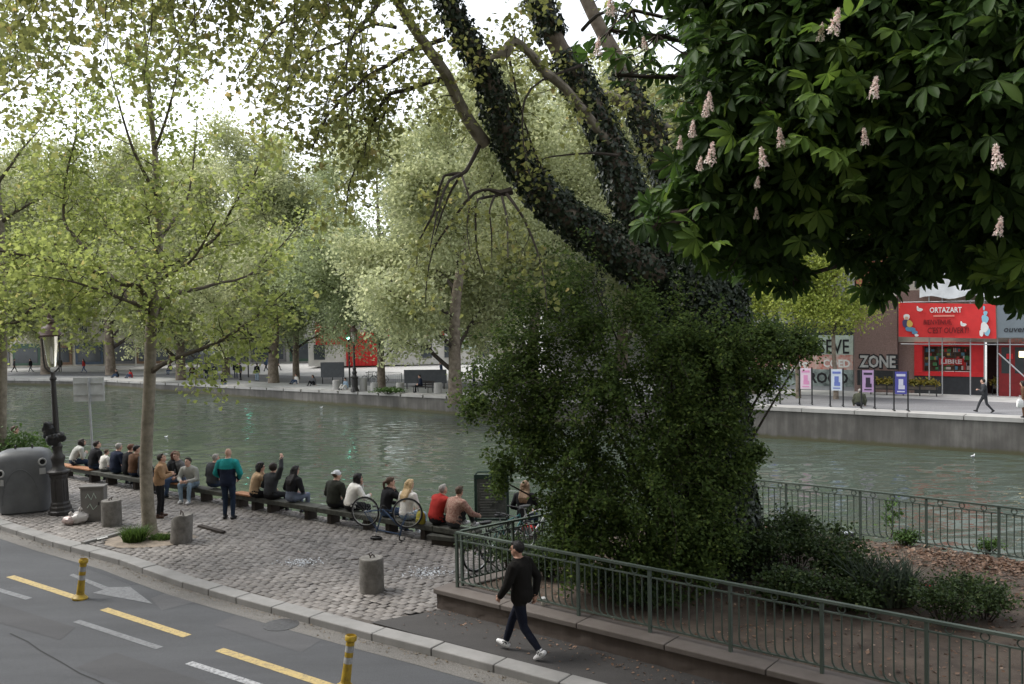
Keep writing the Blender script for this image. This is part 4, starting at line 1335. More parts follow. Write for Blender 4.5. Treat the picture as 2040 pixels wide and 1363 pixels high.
m_whitebag = bpy.data.materials.new('thin_white_plastic'); m_whitebag.use_nodes = True
_b = m_whitebag.node_tree.nodes['Principled BSDF']; _b.inputs['Base Color'].default_value = (.55, .52, .5, 1); _b.inputs['Roughness'].default_value = .3; _b.inputs['Transmission Weight'].default_value = .25
for px, py, s, lab in ((158, 1043, .2, 'knotted translucent white rubbish bag leaning on the grey cabinet'), (139, 1045, .15, 'small crumpled pinkish rubbish bag at the lamp foot')):
    t = thing('rubbish_bag', lab, 'rubbish bag', G(px, py), group=None)
    mb = MB(); n = 18; vs = []; lev = 9
    for i in range(lev):
        ph = PI * i / (lev - 1)
        for k in range(n):
            a = 2 * PI * k / n; v = Vector((math.sin(ph) * math.cos(a), math.sin(ph) * math.sin(a), -math.cos(ph)))
            rr = 1 + .28 * noise.noise(v * 2.3 + Vector((px, 0, 0))) + .1 * noise.noise(v * 6)
            vs.append((v.x * s * 1.15 * rr, v.y * s * rr, s * .72 + v.z * s * .72 * rr))
    mb.add(vs, [(i * n + k, i * n + (k + 1) % n, (i + 1) * n + (k + 1) % n, (i + 1) * n + k) for i in range(lev - 1) for k in range(n)], 0, True)
    mb.build('sack', m_whitebag if s > .17 else M('pinkish_plastic', (.5, .4, .38), .4, .3, 9), t, world=False)
    mb = MB(); mb.tube([(0, 0, s * 1.3), (.03, -.02, s * 1.55), (.0, -.01, s * 1.7), (.06, 0, s * 1.95)], [.04, .018, .03, .05], 7); mb.build('knot', m_whitebag, t, world=False)

# sign seen from behind at the water's edge
sp = P(187, 930, 28.6); sp.z = 0
t = thing('back_of_sign', 'grey rectangular board on a slim pole at the edge of the water', 'sign', sp)
zt = P(186, 752, 28.6).z; zb_ = P(186, 800, 28.6).z
mb = MB(); mb.tube([(0, 0, 0), (-.09, 0, zt)], .038, 8); mb.build('pole', m_steel, t, world=False)
mb = MB(); mb.box((-.1, .05, (zt + zb_) / 2), (.98, .02, zt - zb_)); mb.build('board', M('sign_back', (.6, .61, .63), .5, .15, 3), t, world=False)
for z in (zb_ + .2, zt - .2):
    mb = MB(); mb.box((-.1, .025, z), (.9, .025, .045)); mb.build('rail', m_steel, t, world=False)

# information board
ib = G(981, 1072); 
t = thing('information_board', 'dark green information board with a printed plan by the beam end', 'information board', ib, math.radians(-4))
W2, H2 = .72, 1.4
for sx in (-1, 1):
    mb = MB(); mb.box((sx * W2 / 2, 0, .72), (.06, .06, 1.44)); mb.build('post', M('board_green', (.02, .045, .035), .5, .2), t, world=False, bevel=.006)
mb = MB(); mb.box((0, 0, 1.39), (W2, .08, .1)); mb.box((0, 0, .42), (W2 - .06, .05, .05)); mb.tube([(-W2 / 2, 0, 1.44), (-W2 / 2 + .06, 0, 1.5), (W2 / 2 - .06, 0, 1.5), (W2 / 2, 0, 1.44)], .02, 6); mb.build('frame', MATS['board_green'], t, world=False)
m_plan = M('printed_plan', (.13, .14, .13), .3, .5, 9, col2=(.02, .024, .022), detail=8)
mb = MB(); mb.box((0, -.005, .9), (W2 - .07, .03, .88)); pl_ = mb.build('plan', m_plan, t, world=False)
for k in range(13):
    z = .52 + k * .06
    mb = MB(); x0 = -.28 + .05 * rnd.random(); x1 = x0 + rnd.uniform(.2, .5)
    mb.box(((x0 + x1) / 2, -.0225, z), (x1 - x0, .004, .018)); mb.build('printed_line', M('plan_ink', (.2, .21, .2), .5, .3, 30), pl_, world=False)

# ------------------------------------------------------------------ delineator posts
m_dely = M('delineator_yellow', (.44, .29, .018), .5, .3, 9, col2=(.2, .13, .02), detail=8)
m_refl = M('reflective_band', (.3, .3, .3), .4, .35, 14)
def delineator(px, py, label, tilt):
    t = thing('delineator_post', label, 'flexible post', G(px, py, -.1155), rot=(tilt[1], tilt[0], .4), group='yellow flexible posts on the road line')
    mb = MB(); mb.lathe([(.14, 0), (.14, .03), (.1, .06), (.075, .09)], seg=16); mb.build('foot', m_dely, t, world=False)
    mb = MB(); mb.lathe([(.07, .0901), (.068, .15), (.06, .4), (.06, .66)], seg=14, cap=False); mb.build('tube', m_dely, t, world=False)
    for z in (.36, .52):
        mb = MB(); mb.lathe([(.0625, z), (.0625, z + .09)], seg=14, cap=False); mb.build('reflective_band', m_refl, t, world=False)
    mb = MB(); mb.lathe([(.06, .661), (.082, .68), (.085, .73), (.07, .75), (.066, .72), (.03, .715), (.001, .715)], seg=14, cap=False); mb.build('cap', m_dely, t, world=False)
delineator(159, 1193, 'yellow flexible post leaning at the end of the yellow dash beside the arrow', (.12, .02))
delineator(687, 1372, 'yellow flexible post cut by the bottom of the picture near the kerb', (.14, .02))

# plank lying on the cobbles, edging slabs of the tree pit
a_, c_ = G(398, 1050), G(445, 1063)
t = thing('wooden_board', 'narrow brown board lying on the cobbles behind the broken bollard', 'board', a_)
mb = MB(); mb.beam(a_ + Vector((0, 0, .03)), c_ + Vector((0, 0, .03)), .12, .05); mb.build('board', m_block, t)
a_, c_ = G(165, 1085), G(243, 1064)
t = thing('edging_stone', 'pale edging stone lying left of the tree pit', 'edging stone', a_)
mb = MB(); mb.beam(a_ + Vector((0, 0, .03)), c_ + Vector((0, 0, .03)), .13, .07); mb.build('stone', m_kerb, t, bevel=.01)
mb = MB()
for k in range(5):
    c = G(196 + k * 4, 1074 - k, .07); mb.box(c, (.07, .05, .006), rnd.random() * 3)
setp(mb.build('paper_scrap', m_whitep), 'white paper scrap on the edging stone near the tree', 'litter')

# small pale glossy flakes scattered on the cobbles
m_flakes = M('glossy_flakes', (.5, .52, .54), .12, 0, spec=.8)
for (px, py, sx, sy, lab) in ((598, 1121, .50, .22, 'patch of small pale glossy flakes in the middle of the cobbles'), (850, 1141, .5, .26, 'patch of small pale glossy flakes beside the green railing corner')):
    c = G(px, py); n = 260
    pts = np.stack([c.x + rng.normal(size=n) * sx * .5, c.y + rng.normal(size=n) * sy * .6, np.full(n, .014)], axis=1)
    o = npmesh('glossy_flakes', place(pts, .022 + .035 * rng.random(n), T_RH, nrm_bias=(0, 0, 2.2)), 4, T_RH[1], m_flakes)
    setp(o, lab, 'broken glass', kind='stuff')
mb = MB()
pth = [G(700 + 10 * k, 1115 - 3 * k + (3 * math.sin(k)), .02) for k in range(5)] + [G(741, 1105, .6)]
mb.tube(pth[:-1], .012, 5); setp(mb.build('chain', MATS['rusty_iron']), 'short rusty chain lying on the cobbles beside the lone bollard', 'chain')

# ------------------------------------------------------------------ iron railings
m_rail = streaky('railing_green', (.032, .046, .036), (.06, .08, .064), (.125, .145, .12), .2)


def railing(name, label, pts, zbase, h=.95, post=1.24, pitch=.125, mx=100, grp=None, straight=False):
    pts = [Vector(p) for p in pts]
    root = thing(name, label, 'railing', (pts[0].x, pts[0].y, zbase), group=grp)
    o = Vector((pts[0].x, pts[0].y, 0))
    for z, w, hh in ((h, .06, .034), (h - .13, .03, .02), (.1, .03, .022)):
        mb = MB()
        for i in range(len(pts) - 1):
            a, b = pts[i] - o, pts[i + 1] - o; a.z = b.z = z
            mb.beam(a, b, w, hh)
        mb.build('rail', m_rail, root, world=False)
    pm = MB(); pm.box((0, 0, h / 2 - .008), (.045, .045, h + .03)); p0 = None
    bm_ = MB(); 
    if straight: bm_.tube([(0, 0, .1), (0, 0, h - .13)], .011, 6)
    else: bm_.tube([(.075, 0, .108), (.035, 0, .125), (.008, 0, .17), (0, 0, .24), (0, 0, h - .2), (0, 0, h - .14)], [.011, .012, .013, .011, .011, .012], 6)
    b0 = None; nb = 0
    rm = MB(); rm.ring((0, 0, h - .065), .048, .009, (0, 1, 0), 16, 5); r0 = None
    for i in range(len(pts) - 1):
        d = pts[i + 1] - pts[i]; L = d.length; d.normalize(); ang = math.atan2(d.y, d.x)
        n = max(1, round(L / post)); per = max(1, round(L / n / pitch))
        for k in range(n + 1):
            if k == n and i < len(pts) - 2: continue
            q = pts[i] + d * (L * k / n) - o
            if p0 is None: p0 = pm.build('post', m_rail, root, world=False); c = p0
            else: c = p0.copy(); COL.objects.link(c)
            c.location = q; c.rotation_euler = (0, 0, ang)
            if k == n: break
            for j in range(1, per):
                if nb >= mx: break
                nb += 1
                q = pts[i] + d * (L * (k + j / per) / n) - o
                if b0 is None: b0 = bm_.build('baluster', m_rail, root, world=False); c = b0
                else: c = b0.copy(); COL.objects.link(c)
                c.location = q; c.rotation_euler = (0, 0, ang)
                if j % 3 == 2 and not straight:
                    if r0 is None: r0 = rm.build('ring', m_rail, root, world=False); c = r0
                    else: c = r0.copy(); COL.objects.link(c)
                    c.location = q; c.rotation_euler = (0, 0, ang)
    return root


ra = wp(.3, .3, 0)
railing('iron_railing', 'near green iron railing with curved bars on the low wall along the pavement', [ra, ra + WD * 11.4], .353)
railing('iron_railing', 'short green railing running back from the wall corner beside parked bicycles', [ra + WN * .07 + RD * .05, ra + RD * 4.6], .356, straight=False)
railing('iron_railing', 'far green iron railing along the water at the back of the planting bed', [Vector((4.6, 20.25, 0)), Vector((7.08, 18.4, 0)), Vector((9.02, 16.72, 0)), Vector((10.7, 15.15, 0)), Vector((13, 13.0, 0))], .3, h=1.0)

# small things in the bed and on the wall
t = thing('black_box', 'small black box with a pale lid standing by the far railing in the bed', 'box', G(1687, 1074, .33), .3)
mb = MB(); mb.box((0, 0, .06), (.26, .16, .12)); mb.build('case', m_blackp, t, world=False, bevel=.01)
mb = MB(); mb.box((0, 0, .132), (.24, .14, .02)); mb.build('lid', m_grey, t, world=False)
t = thing('paper_cup', 'pale takeaway cup standing on the low wall coping behind the walking man', 'cup', G(1083, 1205, .356))
mb = MB(); mb.lathe([(.036, 0), (.045, .1)], seg=14); mb.build('cup', M('cup_pale', (.5, .48, .42), .4, .1), t, world=False)
mb = MB(); mb.lathe([(.049, .1), (.049, .115), (.035, .125)], seg=14); mb.build('lid', m_whitep, t, world=False)
t = thing('drinks_can', 'crushed red and white can caught on the low shrub in the bed', 'can', P(1850, 1168, 14.6))
mb = MB(); mb.tube([(-.08, 0, 0), (-.03, 0, .01), (.05, 0, 0)], [.04, .037, .04], 12); mb.build('red_body', m_red, t, world=False)
mb = MB(); mb.tube([(.051, 0, 0), (.09, 0, -.01)], [.04, .035], 12); mb.build('white_end', m_whitep, t, world=False)
t = thing('crumpled_packet', 'crumpled blue and pink packet lying by the far railing foot', 'packet', G(1568, 1052, .42))
mb = MB(); mb.ball((-.03, 0, .07), (.07, .05, .09), 7, 5); mb.build('blue_part', M('packet_blue', (.03, .04, .16), .5), t, world=False)
mb = MB(); mb.ball((.05, 0, .06), (.06, .05, .08), 6, 5); mb.build('pink_part', M('packet_pink', (.55, .3, .27), .5), t, world=False)

# ------------------------------------------------------------------ bicycles
m_tyre = M('tyre_rubber', (.02, .02, .021), .8, .2)
m_rim = M('rim_alloy', (.4, .41, .42), .35, .1, metal=.6)
m_saddle = M('saddle_black', (.018, .018, .019), .5, .1)


def bicycle(name, label, loc, rotz, mframe, flip=False, group=None, steer=.12):
    t = thing(name, label, 'bicycle', loc, rot=(PI if flip else 0, 0, rotz), group=group)
    if flip: t.location.z += .985
    def wheel(x, yaw=0):
        mb = MB(); mb.ring((0, 0, 0), .325, .019, (0, 1, 0), 36, 7); w = mb.build('wheel', m_tyre, t, world=False); w.location = (x, 0, .345); w.rotation_euler = (0, 0, yaw)
        mb = MB(); mb.ring((0, 0, 0), .303, .011, (0, 1, 0), 36, 5); mb.build('rim', m_rim, w, world=False)
        mb = MB()
        for k in range(18):
            a = 2 * PI * k / 18; s_ = .02 * (1 if k % 2 else -1)
            mb.tube([(.02 * math.cos(a + .5), s_, .02 * math.sin(a + .5)), (.3 * math.cos(a), 0, .3 * math.sin(a))], .0016, 3, cap=False)
        mb.build('spokes', m_rim, w, world=False)
        mb = MB(); mb.tube([(0, -.05, 0), (0, .05, 0)], .02, 8); mb.build('hub', m_rim, w, world=False)
    wheel(-.46); wheel(.55, steer)
    BB = (-.03, 0, .29); ST = (-.2, 0, .80); HT = (.36, 0, .86); HB = (.40, 0, .70)
    mb = MB()
    mb.tube([BB, HB], .019, 8); mb.tube([(-.185, 0, .75), (.365, 0, .83)], .016, 8); mb.tube([BB, ST], .017, 8); mb.tube([HT, HB], .021, 8)
    for s in (-1, 1):
        mb.tube([(-.03, .03 * s, .29), (-.46, .06 * s, .345)], .01, 6); mb.tube([(-.18, .02 * s, .74), (-.46, .06 * s, .345)], .009, 6)
    mb.build('frame', mframe, t, world=False)
    mb = MB()
    for s in (-1, 1): mb.tube([(.40, .02 * s, .70), (.42, .05 * s, .62), (.55, .055 * s, .345)], [.014, .013, .009], 6)
    mb.build('fork', mframe, t, world=False)
    mb = MB(); mb.tube([ST, (-.225, 0, .9)], .013, 6); mb.build('seatpost', m_rim, t, world=False)
    mb = MB(); mb.add(*rbox_shell([(.9, .11, .05), (.92, .14, .075), (.955, .14, .07), (.965, .1, .04)], 16, 2.5), 0, True); sd_ = mb.build('saddle', m_saddle, t, world=False); sd_.location.x = -.21
    mb = MB(); mb.tube([HT, (.34, 0, .95)], .014, 6); mb.tube([(.34, 0, .95), (.42, 0, .97)], .013, 6)
    mb.tube([(.36, -.29, .985), (.42, -.12, .975), (.42, .12, .975), (.36, .29, .985)], .012, 6); hb = mb.build('handlebar', m_saddle, t, world=False)
    for s in (-1, 1):
        mb = MB(); mb.tube([(.375, .23 * s, .983), (.34, .33 * s, .986)], .018, 7); mb.build('grip', m_saddle, hb, world=False)
    mb = MB(); mb.ring((-.03, -.045, .29), .085, .006, (0, 1, 0), 20, 4); cr = mb.build('chainring', m_saddle, t, world=False)
    for s, a in ((-1, .6), (1, .6 + PI)):
        e = (-.03 + .17 * math.cos(a), s * .07, .29 + .17 * math.sin(a))
        mb = MB(); mb.tube([(-.03, s * .06, .29), e], .01, 5); mb.box((e[0], s * .12, e[2]), (.09, .08, .025)); mb.build('pedal', m_saddle, cr, world=False)
    return t


m_bblue = M('bike_blue', (.04, .075, .15), .35, .12, 9)
bk = G(769, 1078)
bicycle('bicycle', 'blue bicycle standing upside down on its saddle and handlebar on the cobbles', (bk.x - .03, bk.y + .05, .0), math.radians(-14), m_bblue, flip=True, steer=-.25)
bkm = [M('bike_black', (.025, .027, .03), .4, .1), M('bike_teal', (.03, .13, .13), .4, .1), M('bike_white', (.5, .5, .5), .4, .1)]
for k, (px, py, rz_, lab) in enumerate(((985, 1130, .72, 'black bicycle parked behind the railing corner post'), (1012, 1112, .8, 'teal bicycle parked second behind the short railing'), (1062, 1092, .65, 'pale bicycle parked behind the railing below the board'))):
    g = G(px, py); bicycle('bicycle', lab, (g.x, g.y, 0), rz_, bkm[k], group='bicycles parked behind the railing')

# ------------------------------------------------------------------ far bank street things
def far_bollard(px, py, h=.75, r=.3, lab=''):
    t = thing('far_bollard', lab, 'bollard', FG(px, py), group='stone bollards on the far bank')
    mb = MB(); mb.lathe([(r, 0), (r, h - .04), (r * .93, h)], seg=14); mb.build('drum', m_coping, t, world=False, sharp=30)
for px, py, h, lab in ((670, 776, .75, 'grey stone bollard left of the far lamp'), (724, 779, 1.0, 'tall dark stone bollard right of the far lamp'), (746, 781, .7, 'small mossy stone bollard beside the far weeds'), (797, 781, .7, 'grey stone bollard left of the far bench'), (873, 783, .75, 'grey stone bollard left of the big far trunk')):
    far_bollard(px, py, h, .3, lab)
fl = FG(707, 780)
street_lamp(fl, 'distant black street lamp on the far bank beside the traffic light').scale = (1.15, 1.15, 1.0)
m_go = M('green_signal', (.2, 1.0, .75), .5, 0, emit=6)


def traffic_light(px, py, ytop, label):
    b_ = FG(px, py); d = b_.y; zt_ = P(px, ytop, d).z - b_.z
    t = thing('traffic_light', label, 'traffic light', b_, group='green traffic lights on the far bank')
    mb = MB(); mb.tube([(0, 0, 0), (0, 0, zt_)], .07, 8); mb.build('pole', m_iron, t, world=False)
    mb = MB(); mb.box((0, -.16, zt_ - .1), (.3, .2, .95)); hd = mb.build('signal_head', m_iron, t, world=False)
    for k, z in enumerate((.22, -.08, -.38)):
        mb = MB(); mb.lathe([(.11, 0), (.11, .02)], seg=12); o = mb.build('lens', m_go if k == 2 else m_hole, hd, world=False); o.location = (0, -.265, zt_ - .1 + z); o.rotation_euler = (PI / 2, 0, 0)
traffic_light(697, 772, 662, 'green traffic light on a black pole just left of the far lamp')
traffic_light(495, 752, 676, 'green traffic light above the group standing on the far bank')
traffic_light(366, 748, 690, 'green traffic light beside the grey kiosk')
# kiosk
k_ = FG(424, 738)
t = thing('kiosk', 'rounded grey kiosk on the far bank behind the standing people', 'kiosk', k_)
mb = MB(); mb.lathe([(1.5, 0), (1.5, 2.0)], seg=20); mb.build('body', M('kiosk_grey', (.16, .17, .18), .5, .3, 1.2), t, world=False, sharp=30)
mb = MB(); mb.lathe([(1.65, 2.0), (1.65, 2.12), (1.2, 2.3)], seg=20); mb.build('roof', m_grey, t, world=False, sharp=30)
# dark boards and barriers
for px0, px1, py, y0, nm, lab in ((806, 890, 775, 737, 'barrier', 'long dark grey barrier board on the far bank left of the big trunk'), (640, 686, 765, 722, 'panel', 'dark information panel on legs on the far bank')):
    a_, c_ = FG(px0, py), FG(px1, py); h0 = P(px0, y0, a_.y).z - a_.z
    t = thing('street_barrier' if nm == 'barrier' else 'street_panel', lab, nm, a_)
    mb = MB(); mb.beam(a_ + Vector((0, 0, h0 * .65)), c_ + Vector((0, 0, h0 * .65)), .08, h0 * .7); mb.build('board', M('board_dark', (.05, .055, .06), .6, .2), t)
    for f in (.06, .5, .94):
        p = a_.lerp(c_, f); mb = MB(); mb.beam(p, p + Vector((0, 0, h0 * .3)), .08, .08); mb.build('leg', m_iron, t)
# bench
bp0 = FG(842, 782)
t = thing('park_bench', 'slatted bench with one seated person on the far bank', 'bench', bp0, math.radians(-38))
mb = MB()
for k in range(4): mb.box((0, -.2 + k * .12, .44), (1.8, .09, .03))
mb.build('seat', m_block, t, world=False)
mb = MB()
for k in range(3): mb.box((0, .3 + k * .03, .58 + k * .12), (1.8, .03, .09))
mb.build('backrest', m_block, t, world=False)
for x in (-.75, .75):
    mb = MB(); mb.tube([(x, -.22, 0), (x, -.2, .42), (x, .25, .42), (x, .36, .88)], .03, 6); mb.tube([(x, .25, .42), (x, .3, 0)], .03, 6); mb.build('leg', m_iron, t, world=False)
# barrier fence and parked bicycles far away
a_, c_ = FG(735, 762), FG(800, 765)
railing('street_fence', 'low black bicycle fence on the far bank behind the bollards', [Vector((a_.x, a_.y, 0)), Vector((c_.x, c_.y, 0))], a_.z, h=1.0, post=2.0, pitch=.3, straight=True)
for px, py, rz_, lab in ((735, 764, -.5, 'bicycle leaning by the low black fence on the far bank'), (755, 764, -.3, 'second bicycle beside the low black fence on the far bank'), (930, 765, -.6, 'bicycle parked right of the big trunk on the far bank')):
    bicycle('bicycle', lab, FG(px, py), rz_, bkm[0], group='bicycles on the far bank')
# parked delivery box: moored white birds on the water
m_bird = M('gull_white', (.75, .75, .74), .7, .05); m_birdg = M('gull_grey', (.35, .36, .38), .7, .05); m_beak = M('gull_beak', (.5, .3, .05), .6, 0)
for px, py, lab in ((640, 813, 'white gull floating below the far quay wall'), (331, 872, 'white gull floating near the young tree trunk'), (1938, 911, 'pale gull floating under the quay wall near the walker')):
    t = thing('gull', lab, 'gull', G(px, py, Z_W), rnd.uniform(-.6, .6), group='gulls on the canal'); t.scale = (.6, .6, .6)
    mb = MB(); mb.tube([(-.24, 0, .1), (-.16, 0, .08), (0, 0, .07), (.12, 0, .08), (.17, 0, .14), (.19, 0, .2), (.22, 0, .22), (.25, 0, .22)], [.01, .05, .085, .07, .045, .035, .04, .02], 10); b_ = mb.build('body', m_bird, t, world=False)
    for s in (-1, 1):
        mb = MB(); mb.ball((-.05, s * .07, .1), (.17, .025, .05), 8, 5); mb.build('wing', m_birdg, t, world=False)
    mb = MB(); mb.tube([(.25, 0, .22), (.31, 0, .21)], [.014, .004], 6); mb.build('beak', m_beak, t, world=False)
# ------------------------------------------------------------------ people
SKIN, TOP, TRO, SHO, ALT, EYE = range(6)


def cloth(name, c, var=.16, scale=7.0, c2=None, bump=.35):
    return M('cloth_' + name, c, .88, var, scale, bump, 16, spec=.15, col2=c2)


m_skin = M('skin_light', (.50, .30, .225), .55, .08, 14, spec=.35)
m_skin2 = M('skin_tan', (.36, .2, .14), .55, .08, 14, spec=.35)
m_eye = M('eye_dark', (.015, .012, .01), .25, 0)
hair_m = {k: M('hair_' + k, c, .6, .35, 60, .5, 90, spec=.3) for k, c in dict(black=(.012, .01, .01), dark=(.028, .02, .016), brown=(.075, .045, .028), auburn=(.11, .045, .025), blond=(.48, .34, .18), lightbrown=(.2, .13, .08), grey=(.3, .28, .26), white=(.55, .52, .47)).items()}


def rotm(axis, a):
    return np.array(Matrix.Rotation(a, 3, axis))


class Body:
    def __init__(s):
        s.mb = MB(); s.lab = []

    def tube(s, pts, rad, lab, seg=10, flat=1.0):
        p = [np.array(q, float) for q in pts]; r = list(rad); P_ = []; R_ = []
        for i in range(len(p) - 1):
            n = max(2, int(np.linalg.norm(p[i + 1] - p[i]) / .05))
            for t in np.linspace(0, 1, n, endpoint=False):
                P_.append(p[i] + (p[i + 1] - p[i]) * t); R_.append(r[i] + (r[i + 1] - r[i]) * t)
        P_.append(p[-1]); R_.append(r[-1])
        d0 = norm(P_[0] - P_[1]); d1 = norm(P_[-1] - P_[-2])
        P2 = [P_[0] + d0 * R_[0] * .92, P_[0] + d0 * R_[0] * .6] + P_ + [P_[-1] + d1 * R_[-1] * .6, P_[-1] + d1 * R_[-1] * .92]
        R2 = [R_[0] * .35, R_[0] * .8] + R_ + [R_[-1] * .8, R_[-1] * .35]
        n0 = len(s.mb.v); s.mb.tube(P2, R2, seg); s.lab += [lab] * (len(s.mb.v) - n0)

    def rings(s, cs, rs, labs, X, Yv, seg=20):
        n0 = len(s.mb.v); vs = []
        for c, (w, d) in zip(cs, rs):
            for k in range(seg):
                a = 2 * PI * k / seg
                cc, ss = math.cos(a), math.sin(a)
                vs.append(np.array(c) + w * math.copysign(abs(cc) ** .85, cc) * X + d * math.copysign(abs(ss) ** .9, ss) * Yv)
        m = len(cs)
        fs = [(i * seg + k, i * seg + (k + 1) % seg, (i + 1) * seg + (k + 1) % seg, (i + 1) * seg + k) for i in range(m - 1) for k in range(seg)]
        fs += [tuple(range(seg))[::-1], tuple((m - 1) * seg + k for k in range(seg))]
        s.mb.add(vs, fs, 0, True)
        for l in labs: s.lab += [l] * seg

    def ball(s, c, r, lab, R=None):
        n0 = len(s.mb.v); s.mb.ball(tuple(c), r, 12, 8, rot=None if R is None else Matrix(R.tolist())); s.lab += [lab] * (len(s.mb.v) - n0)

    def mesh(s, voxel, smooth=2, wr=0.0, seed=0):
        me = bpy.data.meshes.new('t'); me.from_pydata(s.mb.v, [], s.mb.f)
        o = bpy.data.objects.new('t', me); COL.objects.link(o)
        m = o.modifiers.new('r', 'REMESH'); m.mode = 'VOXEL'; m.voxel_size = voxel
        if smooth:
            q = o.modifiers.new('s', 'SMOOTH'); q.iterations = smooth; q.factor = .5
        bpy.context.view_layer.update()
        dg = bpy.context.evaluated_depsgraph_get()
        r = bpy.data.meshes.new_from_object(o.evaluated_get(dg))
        bpy.data.objects.remove(o); bpy.data.meshes.remove(me)
        return r


def ik(a, b, l1, l2, pole):
    a = np.array(a, float); b = np.array(b, float); d = b - a; L = np.linalg.norm(d)
    if L > (l1 + l2) * .995: b = a + d / L * (l1 + l2) * .995; d = b - a; L = np.linalg.norm(d)
    u = d / L; p = np.array(pole, float); p = p - u * np.dot(p, u); p = norm(p)
    x = (l1 * l1 - l2 * l2 + L * L) / (2 * L); h = math.sqrt(max(1e-6, l1 * l1 - x * x))
    return a + u * x + p * h, b


